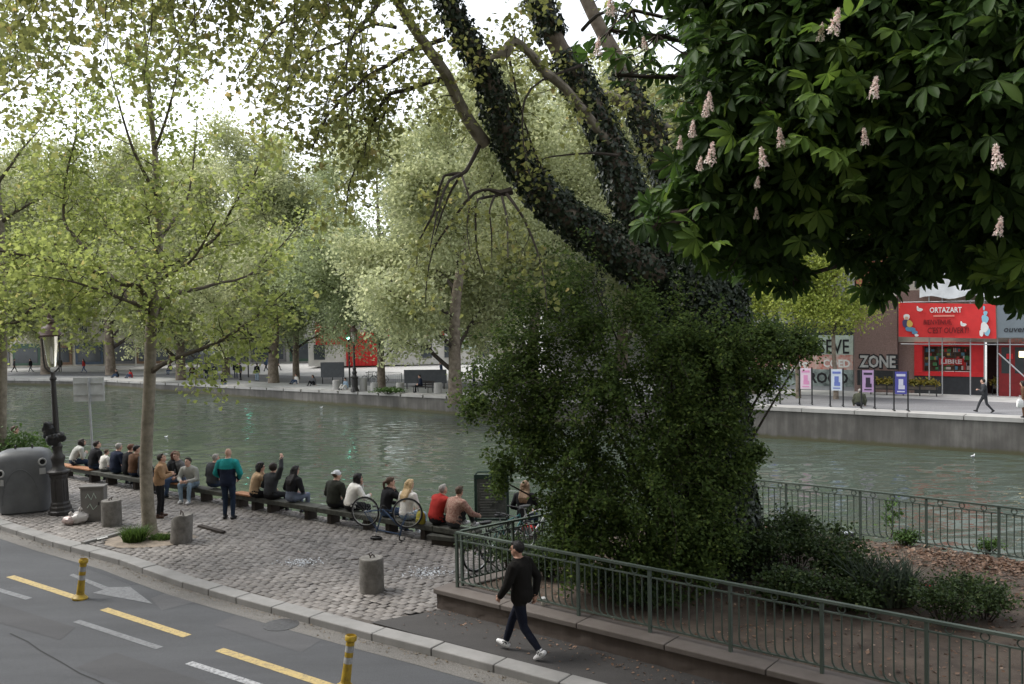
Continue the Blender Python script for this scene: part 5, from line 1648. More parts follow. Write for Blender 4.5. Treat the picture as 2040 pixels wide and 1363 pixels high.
def person(label, loc, rotz, top, tro, shoes, hair=('short', 'dark'), pose='stand', lean=0.05, hunch=.1, yaw=0.0, pitch=0.0, la=None, ra=None, scale=1.0, skin=None,
           group=None, seat=.40, legs='hang', alt=None, altfn=None, voxel=.019, bulk=.018, hat=None, hem=-.04, extra=None, tw=0.0, lside=0.0, sleeve=TOP):
    root = thing('person', label, 'person', loc, rotz, group); root.scale = (scale,) * 3
    B = Body(); X = np.array((1.0, 0, 0))
    hz = .93 if pose in ('stand', 'walk') else seat + .10
    if pose == 'walk': hz = .895
    if pose == 'ground': hz = .13
    pel = np.array((0, 0, hz))
    up0 = np.array((math.sin(lside), math.sin(lean) * math.cos(lside), math.cos(lean) * math.cos(lside)))
    up1 = norm(np.array((math.sin(lside), math.sin(lean + hunch), math.cos(lean + hunch))))
    def sp(t):
        return pel + up0 * min(t, .25) + up1 * max(0, t - .25)
    Xt = np.array((math.cos(tw), math.sin(tw), 0.0)); 
    ts = [-.10, -.05, .02, .1, .2, .3, .4, .46, .505, .54, .57]
    ws = [.12, .158, .168, .16, .15, .165, .182, .18, .145, .085, .062]
    ds = [.09, .118, .122, .115, .108, .118, .118, .105, .085, .068, .058]
    labs = [TRO if t < hem else TOP for t in ts]
    rs = [(w + (bulk if t >= hem else .004), d + (bulk if t >= hem else .004)) for t, w, d in zip(ts, ws, ds)]
    Yv = np.cross(up1, Xt) * 1.0
    B.rings([sp(t) for t in ts], rs, labs, Xt, Yv)
    # legs
    hipL, hipR = pel + X * -.095, pel + X * .095
    tl, sl = .43, .42
    feet = []
    if pose == 'stand':
        spec = [(-.11, .02), (.12, -.03)]
        for h, (x, y) in zip((hipL, hipR), spec):
            a = np.array((x, y, .085)); k, a = ik(h, a, tl, sl, (0, 1, 0)); feet.append((h, k, a, (0.12 * math.copysign(1, x), 1, 0)))
    elif pose == 'walk':
        for h, (x, y, z, dz) in zip((hipL, hipR), ((-.08, -.34, .15, -.75), (.08, .36, .10, .25))):
            a = np.array((x, y, z)); k, a = ik(h, a, tl, sl, (0, 1, .2)); feet.append((h, k, a, (0, 1, dz)))
    elif pose == 'ground':
        for s_, h in ((-1, hipL), (1, hipR)):
            a = np.array((s_ * .13, .62, .09)); k, a = ik(h, a, tl, sl, (s_ * .3, 0, 1)); feet.append((h, k, a, (s_ * .2, 1, .3)))
    else:
        if legs == 'hang': sp_ = [(-.11, .44, -.02, 0), (.12, .47, -.03, 0)]
        elif legs == 'front': sp_ = [(-.13, .46, .09, 0), (.13, .40, .09, 0)]
        elif legs == 'cross': sp_ = [(.08, .46, .09, 0), (.10, .66, .22, .3)]
        elif legs == 'stretch': sp_ = [(-.1, .74, .09, .6), (.12, .66, .09, .5)]
        elif legs == 'up': sp_ = [(-.1, .40, seat + .06, 0), (.14, .46, seat + .05, 0)]
        for h, (x, y, z, dz) in zip((hipL, hipR), sp_):
            a = np.array((x, y, z if legs != 'hang' else seat - .36)); k, a = ik(h, a, tl, sl, (x * .6, .4, 1)); feet.append((h, k, a, (x * .5, 1, dz)))
    for h, k, a, fd in feet:
        B.tube([h, h + (k - h) * .35, k], [.098, .092, .065], TRO); B.tube([k, k + (a - k) * .4, a], [.066, .062, .05], TRO)
        fd = norm(fd); dn = np.array((0, 0, -1.0)); dn = norm(dn - fd * np.dot(dn, fd))
        h_ = a - fd * .045 + dn * .045
        B.tube([h_, h_ + fd * .1, h_ + fd * .175], [.043, .046, .036], SHO); B.tube([a + dn * .01, h_ + fd * .03], [.045, .045], SHO)
    # arms
    post = []
    sh = sp(.465)
    for s_, tgt in ((-1, la), (1, ra)):
        S_ = sh + Xt * s_ * (.178 + bulk * .5)
        if tgt is None:
            tgt = (s_ * .17, .26, hz + .10) if pose == 'sit' else (s_ * .27, .06, hz - .09)
        pole = (s_ * .9, -.6, -.5)
        E_, W_ = ik(S_, np.array(tgt) if len(tgt) == 3 else np.array(tgt[:3]), .29, .255, pole)
        B.tube([S_ - Xt * s_ * .04, S_, E_], [.062 + bulk, .064 + bulk, .047 + bulk * .7], sleeve); B.tube([E_, W_], [.048 + bulk * .7, .035 + bulk * .5], sleeve)
        d = norm(W_ - E_); inn = np.array((-s_ * .8, .25, -.3)); inn = norm(inn - d * np.dot(inn, d)); sd_ = np.cross(d, inn)
        B.tube([W_, W_ + d * .03, W_ + d * .085], [.028, .034, .036], SKIN)
        q = W_ + d * .1
        for f, (o_, ln) in enumerate(((-.03, .062), (-.01, .073), (.011, .07), (.031, .055))):
            b0 = q + sd_ * o_; b1 = b0 + (d * .9 + inn * .35) * ln * .5; b2 = b1 + (d * .45 + inn * .9) * ln * .42
            post.append(([b0 - d * .02, b0, b1, b2], [.009, .0095, .009, .007]))
        sg = 1 if np.dot(sd_, (0, 1, 0)) > 0 else -1
        t0 = W_ + d * .035 + sd_ * sg * .028
        post.append(([t0, t0 + sd_ * sg * .025 + d * .025, t0 + sd_ * sg * .03 + d * .055 + inn * .015], [.012, .011, .008]))
    # neck and head
    nb = sp(.54); R = rotm('Z', yaw) @ rotm('X', -pitch)
    hc = sp(.585) + np.array((0, .02 + .03 * hunch, 0)) + R @ np.array((0, .012, .105))
    B.tube([nb, hc - R @ np.array((0, .015, .05))], [.058, .054], SKIN)
    def hp(x, y, z): return hc + R @ np.array((x, y, z))
    B.ball(hp(0, -.008, .018), (.074, .094, .104), SKIN, R); B.ball(hp(0, .03, -.05), (.055, .056, .068), SKIN, R)
    B.ball(hp(0, .062, -.085), (.026, .022, .022), SKIN, R)
    B.tube([hp(0, .088, .02), hp(0, .108, -.022)], [.011, .016], SKIN, 6); B.ball(hp(0, .083, -.055), (.024, .012, .012), SKIN, R)
    for s_ in (-1, 1):
        B.ball(hp(s_ * .076, -.005, -.01), (.012, .02, .032), SKIN, R); B.ball(hp(s_ * .03, .078, .028), (.024, .012, .009), SKIN, R)
    if extra: extra(B, hp, sp, Xt)
    me = B.mesh(voxel)
    kd = KDTree(len(B.mb.v))
    for i, v in enumerate(B.mb.v): kd.insert(v, i)
    kd.balance()
    n = len(me.vertices); lab = np.zeros(n, int)
    for i, v in enumerate(me.vertices):
        l = B.lab[kd.find(v.co)[1]]
        if l == TRO and pose in ('stand', 'walk') and v.co.z > hz + hem: l = TOP
        if altfn and l in (TOP, TRO): 
            if altfn(v.co, l): l = ALT
        lab[i] = l
        if l in (TOP, TRO, ALT) and voxel < .022:
            w = noise.noise(v.co * 9 + Vector(loc) * 3) * .006 + noise.noise(v.co * 22) * .0025
            v.co += v.normal * w
    ls = np.zeros(len(me.polygons), np.int32); me.polygons.foreach_get('loop_start', ls)
    lv_ = np.zeros(len(me.loops), np.int32); me.loops.foreach_get('vertex_index', lv_)
    mi = lab[lv_[ls]].tolist()
    sk = skin or m_skin
    out = MB()
    ex = MB()
    for pth, rad in post: ex.tube(pth, rad, 5, SKIN)
    for s_ in (-1, 1): ex.ball(tuple(hp(s_ * .029, .086, .012)), .0115, 8, 5, EYE)
    vs = [tuple(v.co) for v in me.vertices] + ex.v
    fs = [tuple(p.vertices) for p in me.polygons] + [tuple(i + n for i in f) for f in ex.f]
    fm = bpy.data.meshes.new('body'); fm.from_pydata(vs, [], fs)
    for m_ in (sk, top, tro, shoes, alt or top, m_eye): fm.materials.append(m_)
    fm.polygons.foreach_set('material_index', mi + ex.m); fm.polygons.foreach_set('use_smooth', [True] * len(fs)); fm.update()
    bpy.data.meshes.remove(me)
    bo = bpy.data.objects.new('body', fm); COL.objects.link(bo); bo.parent = root
    # hair
    st, hcol = hair
    H = Body()
    if st != 'none':
        k = dict(short=(.083, .1, .1, -.024, .032), crop=(.078, .096, .1, -.02, .026), curly=(.105, .118, .112, -.03, .035), bob=(.094, .108, .104, -.026, .03), long=(.088, .104, .1, -.026, .032), tail=(.083, .1, .1, -.026, .032))[st]
        H.ball(hp(0, k[3], k[4]), (k[0], k[1], k[2]), 0, R)
        H.ball(hp(0, .05, .088), (.06, .04, .028), 0, R)
        if st == 'curly':
            for j in range(10):
                a = j * .9; H.ball(hp(.085 * math.cos(a), -.04 + .05 * math.sin(a), .03 + .06 * math.sin(j * 1.7)), .035, 0)
        if st == 'bob':
            for s_ in (-1, 1): H.tube([hp(s_ * .075, -.02, .03), hp(s_ * .083, -.02, -.09)], [.04, .036], 0)
            H.tube([hp(0, -.085, .03), hp(0, -.085, -.09)], [.06, .055], 0); H.tube([hp(-.05, -.07, -.02), hp(-.05, -.07, -.1)], [.04, .04], 0); H.tube([hp(.05, -.07, -.02), hp(.05, -.07, -.1)], [.04, .04], 0)
        if st == 'long':
            for x in (-.065, -.02, .03, .07): H.tube([hp(x, -.06, .03), hp(x * 1.15, -.09, -.1), sp(.44) + Xt * x * 1.2 + np.array((0, -.135, 0)), sp(.34) + Xt * x + np.array((0, -.14, 0))], [.045, .045, .04, .014], 0)
        if st == 'tail':
            H.tube([hp(0, -.1, .03), hp(0, -.16, 0), hp(0, -.16, -.1), hp(0, -.13, -.2)], [.03, .036, .03, .012], 0)
        hm = H.mesh(.0125, 1)
        for v in hm.vertices: v.co += v.normal * (noise.noise(v.co * 30) * .007 + noise.noise(v.co * 70) * .003)
        hm.materials.append(hair_m[hcol]); hm.polygons.foreach_set('use_smooth', [True] * len(hm.polygons))
        ho = bpy.data.objects.new('hair', hm); COL.objects.link(ho); ho.parent = root
    if hat:
        kind, hmat = hat
        if kind in ('cap', 'capback'):
            mb = MB(); mb.ball(tuple(hp(0, -.01, .05)), (.09, .108, .085), 14, 8, rot=Matrix(R.tolist())); 
            sg = 1 if kind == 'cap' else -1
            b_ = [hp(x, sg * (.085 + .075 * math.cos(x * 18)), .055) for x in np.linspace(-.075, .075, 7)]; c_ = [hp(x, sg * .06, .06) for x in np.linspace(.075, -.075, 7)]
            pts = b_ + c_; n_ = len(pts); dz = R @ np.array((0, 0, .01))
            mb.add([tuple(p) for p in pts] + [tuple(p + dz) for p in pts], [tuple(range(n_))[::-1], tuple(range(n_, 2 * n_))] + [(i, (i + 1) % n_, n_ + (i + 1) % n_, n_ + i) for i in range(n_)])
            mb.build('cap', hmat, root, world=False)
        if kind == 'hood':
            Hd = Body(); Hd.ball(hp(0, -.03, .02), (.105, .115, .135), 0, R); Hd.tube([hp(0, -.07, -.05), sp(.5) + np.array((0, -.06, 0))], [.1, .12], 0)
            hm = Hd.mesh(.015, 2); hm.materials.append(hmat); hm.polygons.foreach_set('use_smooth', [True] * len(hm.polygons)); ho = bpy.data.objects.new('hood', hm); COL.objects.link(ho); ho.parent = root
        if kind == 'glasses':
            mb = MB()
            for s_ in (-1, 1): mb.ball(tuple(hp(s_ * .032, .095, .012)), (.026, .008, .02), 8, 5, rot=Matrix(R.tolist()))
            mb.tube([tuple(hp(-.075, .02, .018)), tuple(hp(-.06, .09, .016)), tuple(hp(.06, .09, .016)), tuple(hp(.075, .02, .018))], .004, 5); mb.build('sunglasses', m_eye, root, world=False)
    root['_hp'] = [float(x) for x in hp(0, .1, -.05)]
    return root, hp, sp


c_black = cloth('black', (.016, .016, .018)); c_blackw = cloth('blackwarm', (.010, .009, .008)); c_navy = cloth('navy', (.018, .024, .045)); c_dgrey = cloth('dgrey', (.04, .042, .046)); c_grey = cloth('grey', (.12, .12, .125))
c_white = cloth('white', (.66, .64, .6)); c_lgrey = cloth('lgrey', (.40, .40, .37)); c_brown = cloth('brown', (.11, .06, .036)); c_tan = cloth('tan', (.32, .2, .115)); c_camel = cloth('camel', (.45, .31, .19))
c_jean = cloth('jean', (.055, .085, .15), .3, 4); c_ljean = cloth('ljean', (.24, .32, .4), .35, 5); c_djean = cloth('djean', (.022, .034, .06)); c_teal = cloth('teal', (.02, .24, .24)); c_red = cloth('red', (.33, .03, .025)); c_olive = cloth('olive', (.06, .065, .045))
c_floral = cloth('floral', (.42, .3, .24), .5, 26, (.2, .075, .06)); c_bluegrey = cloth('bluegrey', (.13, .15, .2)); c_green = cloth('dkgreen', (.03, .032, .026)); c_yellow = cloth('yellow', (.33, .29, .05))
s_black = M('shoe_black', (.015, .015, .016), .5, .1); s_white = M('shoe_white', (.62, .62, .62), .5, .12, 12); s_brown = M('shoe_brown', (.08, .04, .025), .5)

FB = math.atan2(BN.y, BN.x) - PI / 2        # facing the water
GP = 'people sitting along the water'


def seated(px, label, *a, off=0.0, rot=0.0, dz=0.0, **k):
    return person(label, beam_at(px, off), FB + rot, *a, pose='sit', group=GP, seat=.385 + dz, **k)


seated(147, 'seated person in pale grey top and dark hair beside the lamp post', c_lgrey, c_djean, s_black, ('bob', 'dark'), lean=.3, hunch=.45, pitch=-.4, rot=-.3, la=(-.1, .36, .75), ra=(.1, .36, .78), dz=.05)
seated(187, 'seated man in black jacket looking down at left of child in white', c_black, c_djean, s_black, ('short', 'dark'), lean=.12, hunch=.3, pitch=-.35, yaw=-.4)
seated(207, 'small child in white shirt sitting between two dark jackets', c_white, c_grey, s_white, ('short', 'brown'), scale=.76, lean=.1, hunch=.25, dz=.1)
seated(231, 'seated person in navy jacket with fair grey hair', c_navy, c_djean, s_black, ('short', 'grey'), lean=.08, hunch=.2, bulk=.03)
seated(251, 'seated person in dark jacket with reddish hair half hidden by brown leather jacket', c_black, c_black, s_black, ('short', 'auburn'), lean=.1, hunch=.2, off=.05)
seated(268, 'seated man in brown leather jacket left of the young tree trunk', c_brown, c_djean, s_black, ('short', 'black'), lean=.06, hunch=.15, yaw=-.5, bulk=.03)
seated(286, 'seated person in dark grey top behind the young tree trunk', c_dgrey, c_djean, s_black, ('short', 'dark'), lean=.06, hunch=.15)
seated(344, 'seated person in black top with reddish brown hair beside the tan jacket', c_black, c_djean, s_black, ('bob', 'auburn'), lean=.16, hunch=.2, rot=-.35, off=-.1)
seated(357, 'seated person in grey top facing the person in black', c_grey, c_jean, s_black, ('crop', 'lightbrown'), lean=.1, hunch=.2, rot=3.0, off=.12, yaw=.2, legs='cross')
seated(393, 'seated man in pale grey jacket and light jeans facing the street', c_lgrey, c_ljean, s_white, ('short', 'dark'), lean=.28, hunch=.25, pitch=-.3, rot=3.55, legs='front', off=-.12, la=(-.1, .42, .62), ra=(.12, .42, .62), yaw=-.1)
seated(424, 'seated man in charcoal jacket with thin grey hair left of the teal jacket', c_dgrey, c_djean, s_black, ('crop', 'grey'), lean=.06, hunch=.18, bulk=.032, dz=.04)
seated(516, 'seated person in camel jumper, black cap and sunglasses with one knee up', c_camel, c_black, s_black, ('bob', 'black'), lean=.12, hunch=.25, rot=-.55, yaw=-.35, legs='stretch', off=-.16, hat=('glasses', None), la=(-.05, .3, .62), ra=(.05, .24, .98), extra=lambda B, hp, sp, X: B.ball(hp(0, -.01, .1), (.085, .1, .045), SHO))
seated(544, 'seated person in black jacket with dark curly hair and one arm raised', c_dgrey, c_black, s_black, ('curly', 'dark'), lean=.1, hunch=.2, rot=.1, ra=(.25, .18, 1.42), off=-.1, bulk=.025)
seated(583, 'seated person with long black hair and grey blue coat around the hips', c_black, c_bluegrey, s_black, ('long', 'black'), lean=.12, hunch=.2, off=-.05, hem=.12, legs='front', bulk=.02, alt=c_bluegrey, altfn=lambda c, l: c.z < .62)
seated(664, 'seated man in dark green jacket and white cap leaning to his neighbour', c_green, c_black, s_black, ('short', 'brown'), lean=.05, hunch=.22, yaw=-.5, bulk=.035, hat=('capback', M('cap_white', (.62, .63, .66), .8, .1)))
r_, hp_, _ = seated(696, 'seated woman in white jumper with dark bob drinking from a white cup', c_white, c_black, s_black, ('bob', 'black'), lean=.22, hunch=.25, rot=-.35, la=(-.05, .34, .98), ra=(.2, .42, .72), bulk=.026)
seated(767, 'seated woman in black top with tied brown hair and hand at her chin', c_black, c_jean, s_black, ('tail', 'brown'), lean=.1, hunch=.15, rot=-.45, yaw=-.2, ra=(.05, .22, .98), la=(-.05, .34, .62))
seated(808, 'seated woman in white top with long blond hair behind the bicycle wheel', c_white, c_ljean, s_white, ('long', 'blond'), lean=.1, hunch=.16, rot=-.1)
seated(866, 'seated person in red puffer jacket with cropped grey hair', c_red, c_black, s_black, ('crop', 'grey'), lean=.22, hunch=.3, rot=-.25, pitch=-.25, bulk=.04, ra=(.1, .36, .78), la=(-.08, .36, .74))
seated(905, 'seated person in rust floral jacket turned towards the board', c_floral, c_dgrey, s_white, ('short', 'brown'), lean=.1, hunch=.3, rot=-.2, yaw=.3, bulk=.035, legs='up', ra=(.3, .45, .62), off=-.05)
bk_ = beam_at(843, -.1, 0); bk_.z = .37
t = thing('backpack', 'small yellow backpack beside the red puffer jacket', 'backpack', bk_, FB); t.scale = (.75, .75, .75)
mb = MB(); mb.add(*rbox_shell([(0, .13, .08), (.03, .15, .1), (.2, .15, .1), (.32, .12, .08), (.38, .06, .05)], 18, 3), 0, True); bd_ = mb.build('bag', c_yellow, t, world=False)
mb = MB(); mb.add(*rbox_shell([(.03, .1, .03), (.06, .11, .04), (.16, .1, .04), (.18, .08, .02)], 14, 3), 0, True); o = mb.build('pocket', c_yellow, t, world=False); o.location.y = -.1
mb = MB(); mb.tube([(-.05, 0, .36), (-.03, -.02, .43), (.03, -.02, .43), (.05, 0, .36)], .01, 5); mb.build('handle', m_saddle, t, world=False)
g = G(1046, 1072)
person('seated woman with light brown hair and dark top behind the short railing', (g.x, g.y, 0), FB + .3, c_black, c_djean, s_black, ('long', 'lightbrown'), pose='sit', seat=.38, lean=.05, hunch=.15, group=GP)
t = thing('red_bag', 'flat red bag lying behind the woman near the short railing', 'bag', (g.x + .05, g.y - .38, 0), FB)
mb = MB(); mb.add(*rbox_shell([(.26, .2, .06), (.3, .22, .08), (.36, .22, .08), (.39, .17, .05)], 18, 3), 0, True); mb.build('bag', c_red, t, world=False)
mb = MB(); mb.box((0, 0, .128), (.5, .3, .256)); mb.build('box_below', m_block, t, world=False, bevel=.01)
# standing
g = G(319, 1031)
r_, hp_, _ = person('standing person in tan jacket and black trousers looking down at a phone', (g.x, g.y, 0), math.radians(-78), c_tan, c_black, s_brown, ('short', 'dark'), lean=.06, hunch=.22, pitch=-.5, la=(-.08, .32, 1.17), ra=(.08, .33, 1.16), bulk=.03, scale=.95, voxel=.015)
ph = Vector((g.x, g.y, 0)) + Matrix.Rotation(math.radians(-78), 3, 'Z') @ Vector((0, .41 * .95, 1.2 * .95))
t = thing('phone', 'dark phone held by the person in the tan jacket', 'phone', ph, math.radians(-78))
mb = MB(); mb.box((0, 0, 0), (.07, .012, .14)); mb.build('case', m_blackp, t, world=False, bevel=.003)
mb = MB(); mb.box((0, -.0075, 0), (.062, .002, .128)); mb.build('screen', m_pane, t, world=False)
g = G(456, 1034)
person('standing man in teal and navy jacket and jeans seen from behind', (g.x, g.y, 0), math.radians(-8), c_navy, c_djean, s_black, ('none', 'grey'), lean=.02, hunch=.08, bulk=.036, hem=-.13, alt=c_teal, altfn=lambda c, l: l == TOP and (c.z > 1.26 or (abs(c.x) > .245 and c.z > .95)), la=(-.2, .18, .98), ra=(.2, .18, .98), voxel=.015, scale=1.02)
g = G(1042, 1306)
person('walking man in black jacket, dark trousers and white trainers on the pavement', (g.x, g.y, 0), math.radians(58), c_blackw, cloth('midnight', (.009, .011, .02)), s_white, ('short', 'black'), pose='walk', lean=.04, hunch=.05, yaw=.1, la=(-.19, .26, .90), ra=(.22, -.10, .88), hem=-.1, bulk=.028, voxel=.0125, skin=m_skin2, scale=1.0)
mb = MB()
# left edge man behind the bush
person('man in dark jacket standing behind the bush at the left edge', (-15.45, 27.7, 0), math.radians(-60), c_black, c_djean, s_black, ('short', 'brown'), yaw=.3, voxel=.02, scale=1.06)
# far bank
GF = 'people on the far bank'


def far(px, py, label, rot, *a, **k):
    g_ = FG(px, py); return person(label, g_, rot, *a, group=GF, voxel=.03, **k)


far(1962, 823, 'distant man in dark clothes walking left past the red shop', math.radians(70), c_dgrey, c_dgrey, s_black, ('short', 'dark'), pose='walk', pitch=-.35, hunch=.2, la=(-.1, .3, 1.15))
far(2041, 832, 'distant person in brown coat with white bag cut by the right edge', math.radians(60), c_brown, c_brown, s_black, ('bob', 'dark'))
g_ = FG(2034, 838); t = thing('white_bag', 'white bag carried by the person at the right edge', 'bag', g_ + Vector((-.1, -.1, .62)))
mb = MB(); mb.add(*rbox_shell([(0, .13, .06), (.03, .16, .08), (.3, .15, .07), (.38, .08, .03)], 16, 3), 0, True); mb.build('sack', m_whitep, t, world=False)
mb = MB(); mb.tube([(-.06, 0, .37), (-.03, 0, .55), (.03, 0, .55), (.06, 0, .37)], .01, 5); mb.build('handle', m_whitep, t, world=False)
far(1712, 809, 'distant seated person in olive jacket on the quay edge between posters', math.radians(-25), c_olive, c_dgrey, s_black, ('short', 'grey'), pose='ground', lean=.25, hunch=.4, pitch=-.3, bulk=.04, scale=1.05)
for px, py, lab, rot, tp, tr, hr, kw in ((448, 766, 'distant person in dark top sitting on the quay wall edge', 2.6, c_black, c_ljean, ('long', 'lightbrown'), dict(pose='sit', seat=-.02, legs='hang', lean=.25, hunch=.3)),
                                         (412, 756, 'distant person in navy top standing second from the quay sitter', .4, c_navy, c_djean, ('short', 'dark'), {}),
                                         (427, 760, 'distant taller person in black standing just left of the quay sitter', -.5, c_black, c_black, ('short', 'dark'), {}),
                                         (384, 752, 'distant seated person in brown coat nearest the kiosk', .8, c_brown, c_black, ('bob', 'brown'), dict(pose='sit', seat=.42, legs='front')),
                                         (470, 754, 'distant person in black with pale cap left of the traffic light pole', .2, c_black, c_djean, ('short', 'grey'), {}),
                                         (480, 757, 'distant person in dark coat under the green traffic light', 2.2, c_dgrey, c_black, ('short', 'black'), {}),
                                         (512, 760, 'distant person in black top and pale jeans standing alone seen from behind', -.2, c_black, c_ljean, ('short', 'black'), {}),
                                         (531, 741, 'distant person in blue top walking on the far road', 1.2, c_jean, c_dgrey, ('short', 'brown'), dict(pose='walk')),
                                         (553, 739, 'distant person in black walking behind the slim trunk', -1.0, c_black, c_black, ('short', 'dark'), dict(pose='walk')),
                                         (300, 752, 'distant person in white seated left of the slim far trunk', 2.9, c_white, c_grey, ('short', 'brown'), dict(pose='sit', seat=.3, legs='front')),
                                         (235, 752, 'distant person in black near the far end of the quay', 2.4, c_black, c_jean, ('short', 'dark'), dict(pose='ground', lean=.2)),
                                         (262, 753, 'distant person in red sitting near the far end of the quay', 2.6, c_red, c_jean, ('bob', 'dark'), dict(pose='ground', lean=.2)),
                                         (62, 742, 'distant person in black walking at the head of the basin', 1.4, c_black, c_grey, ('short', 'dark'), dict(pose='walk')),
                                         (92, 742, 'distant person in white standing at the head of the basin', 2.8, c_white, c_jean, ('long', 'brown'), {}),
                                         (28, 742, 'distant person in grey walking second at the head of the basin', -1.4, c_grey, c_black, ('short', 'dark'), dict(pose='walk')),
                                         (120, 741, 'distant person in olive standing behind the street lamp across the basin', .6, c_olive, c_black, ('short', 'dark'), {}),
                                         (168, 743, 'distant person in red jacket walking behind the board sign', 1.5, c_red, c_jean, ('long', 'dark'), dict(pose='walk')),
                                         (215, 741, 'distant person in dark coat walking left of the young tree trunk', -1.5, c_dgrey, c_black, ('short', 'black'), dict(pose='walk')),
                                         (340, 746, 'distant person in black seated right of the young tree trunk', 2.8, c_black, c_jean, ('bob', 'brown'), dict(pose='sit', seat=.4, legs='front')),
                                         (592, 765, 'distant person in white sitting by the slim trunk on the quay', 2.4, c_white, c_jean, ('short', 'brown'), dict(pose='ground', lean=.1)),
                                         (625, 768, 'distant person in grey jacket sitting left of the dark panel', 2.7, c_grey, c_black, ('long', 'dark'), dict(pose='ground', lean=.1)),
                                         (690, 776, 'distant person in blue crouching below the far traffic light', 2.5, c_ljean, c_white, ('short', 'dark'), dict(pose='ground')),
                                         (880, 760, 'distant cyclist in blue jacket right of the barrier', 1.5, c_jean, c_black, ('short', 'dark'), {}),
                                         (945, 768, 'distant person in blue standing right of the big far trunk', 1.4, c_jean, c_djean, ('short', 'dark'), {})):
    far(px, py, lab, rot, tp, tr, s_black, hr, **kw)
q = bp0 + Vector((-.1, 0, 0))
person('distant person in dark blue sitting on the bench facing the water', (q.x, q.y, bp0.z), math.radians(100), c_navy, c_black, s_black, ('short', 'dark'), pose='sit', seat=.44, legs='front', group=GF, voxel=.03, lean=.1)
# ------------------------------------------------------------------ trees
m_bark_y = M('bark_plane_young', (.30, .265, .21), .85, .3, 5, .5, 22, col2=(.135, .115, .085))
m_bark_p = M('bark_plane_old', (.27, .225, .175), .88, .3, 3, .6, 14, col2=(.09, .068, .05))
m_twig = M('bark_twig', (.05, .04, .032), .9, .3, 10)
m_bark_c = M('bark_chestnut', (.06, .045, .036), .9, .3, 5, .5, 20)
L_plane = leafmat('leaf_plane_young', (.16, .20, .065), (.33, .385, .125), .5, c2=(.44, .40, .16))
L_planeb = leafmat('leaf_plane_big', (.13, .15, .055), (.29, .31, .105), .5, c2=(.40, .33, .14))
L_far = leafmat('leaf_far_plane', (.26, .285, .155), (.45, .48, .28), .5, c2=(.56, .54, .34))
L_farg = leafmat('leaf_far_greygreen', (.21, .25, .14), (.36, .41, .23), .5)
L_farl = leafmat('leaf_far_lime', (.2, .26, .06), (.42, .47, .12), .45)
L_bush = leafmat('leaf_bush', (.034, .06, .017), (.10, .15, .038), .36, c2=(.19, .24, .06), spec=.1, rough=.6)
L_ivy = leafmat('leaf_ivy', (.010, .022, .010), (.035, .052, .024), .1, rough=.45, spec=.4)
L_chest = leafmat('leaf_chestnut', (.024, .05, .014), (.06, .115, .026), .42, rough=.55, c2=(.13, .2, .04), spec=.2)
L_shrub = leafmat('leaf_shrub', (.02, .036, .013), (.06, .095, .03), .28, c2=(.13, .155, .06), spec=.15)
L_hedge = leafmat('leaf_hedge', (.04, .085, .02), (.1, .17, .045), .3)
L_grass = leafmat('leaf_grass', (.035, .07, .016), (.1, .17, .04), .3)
m_petal = leafmat('chestnut_petals', (.82, .77, .70), (.82, .62, .58), .25)


def PP(rows):
    """limb path from picture column, row, distance and radius"""
    return smooth_path([(*P(a, b, d), r) for a, b, d, r in rows])


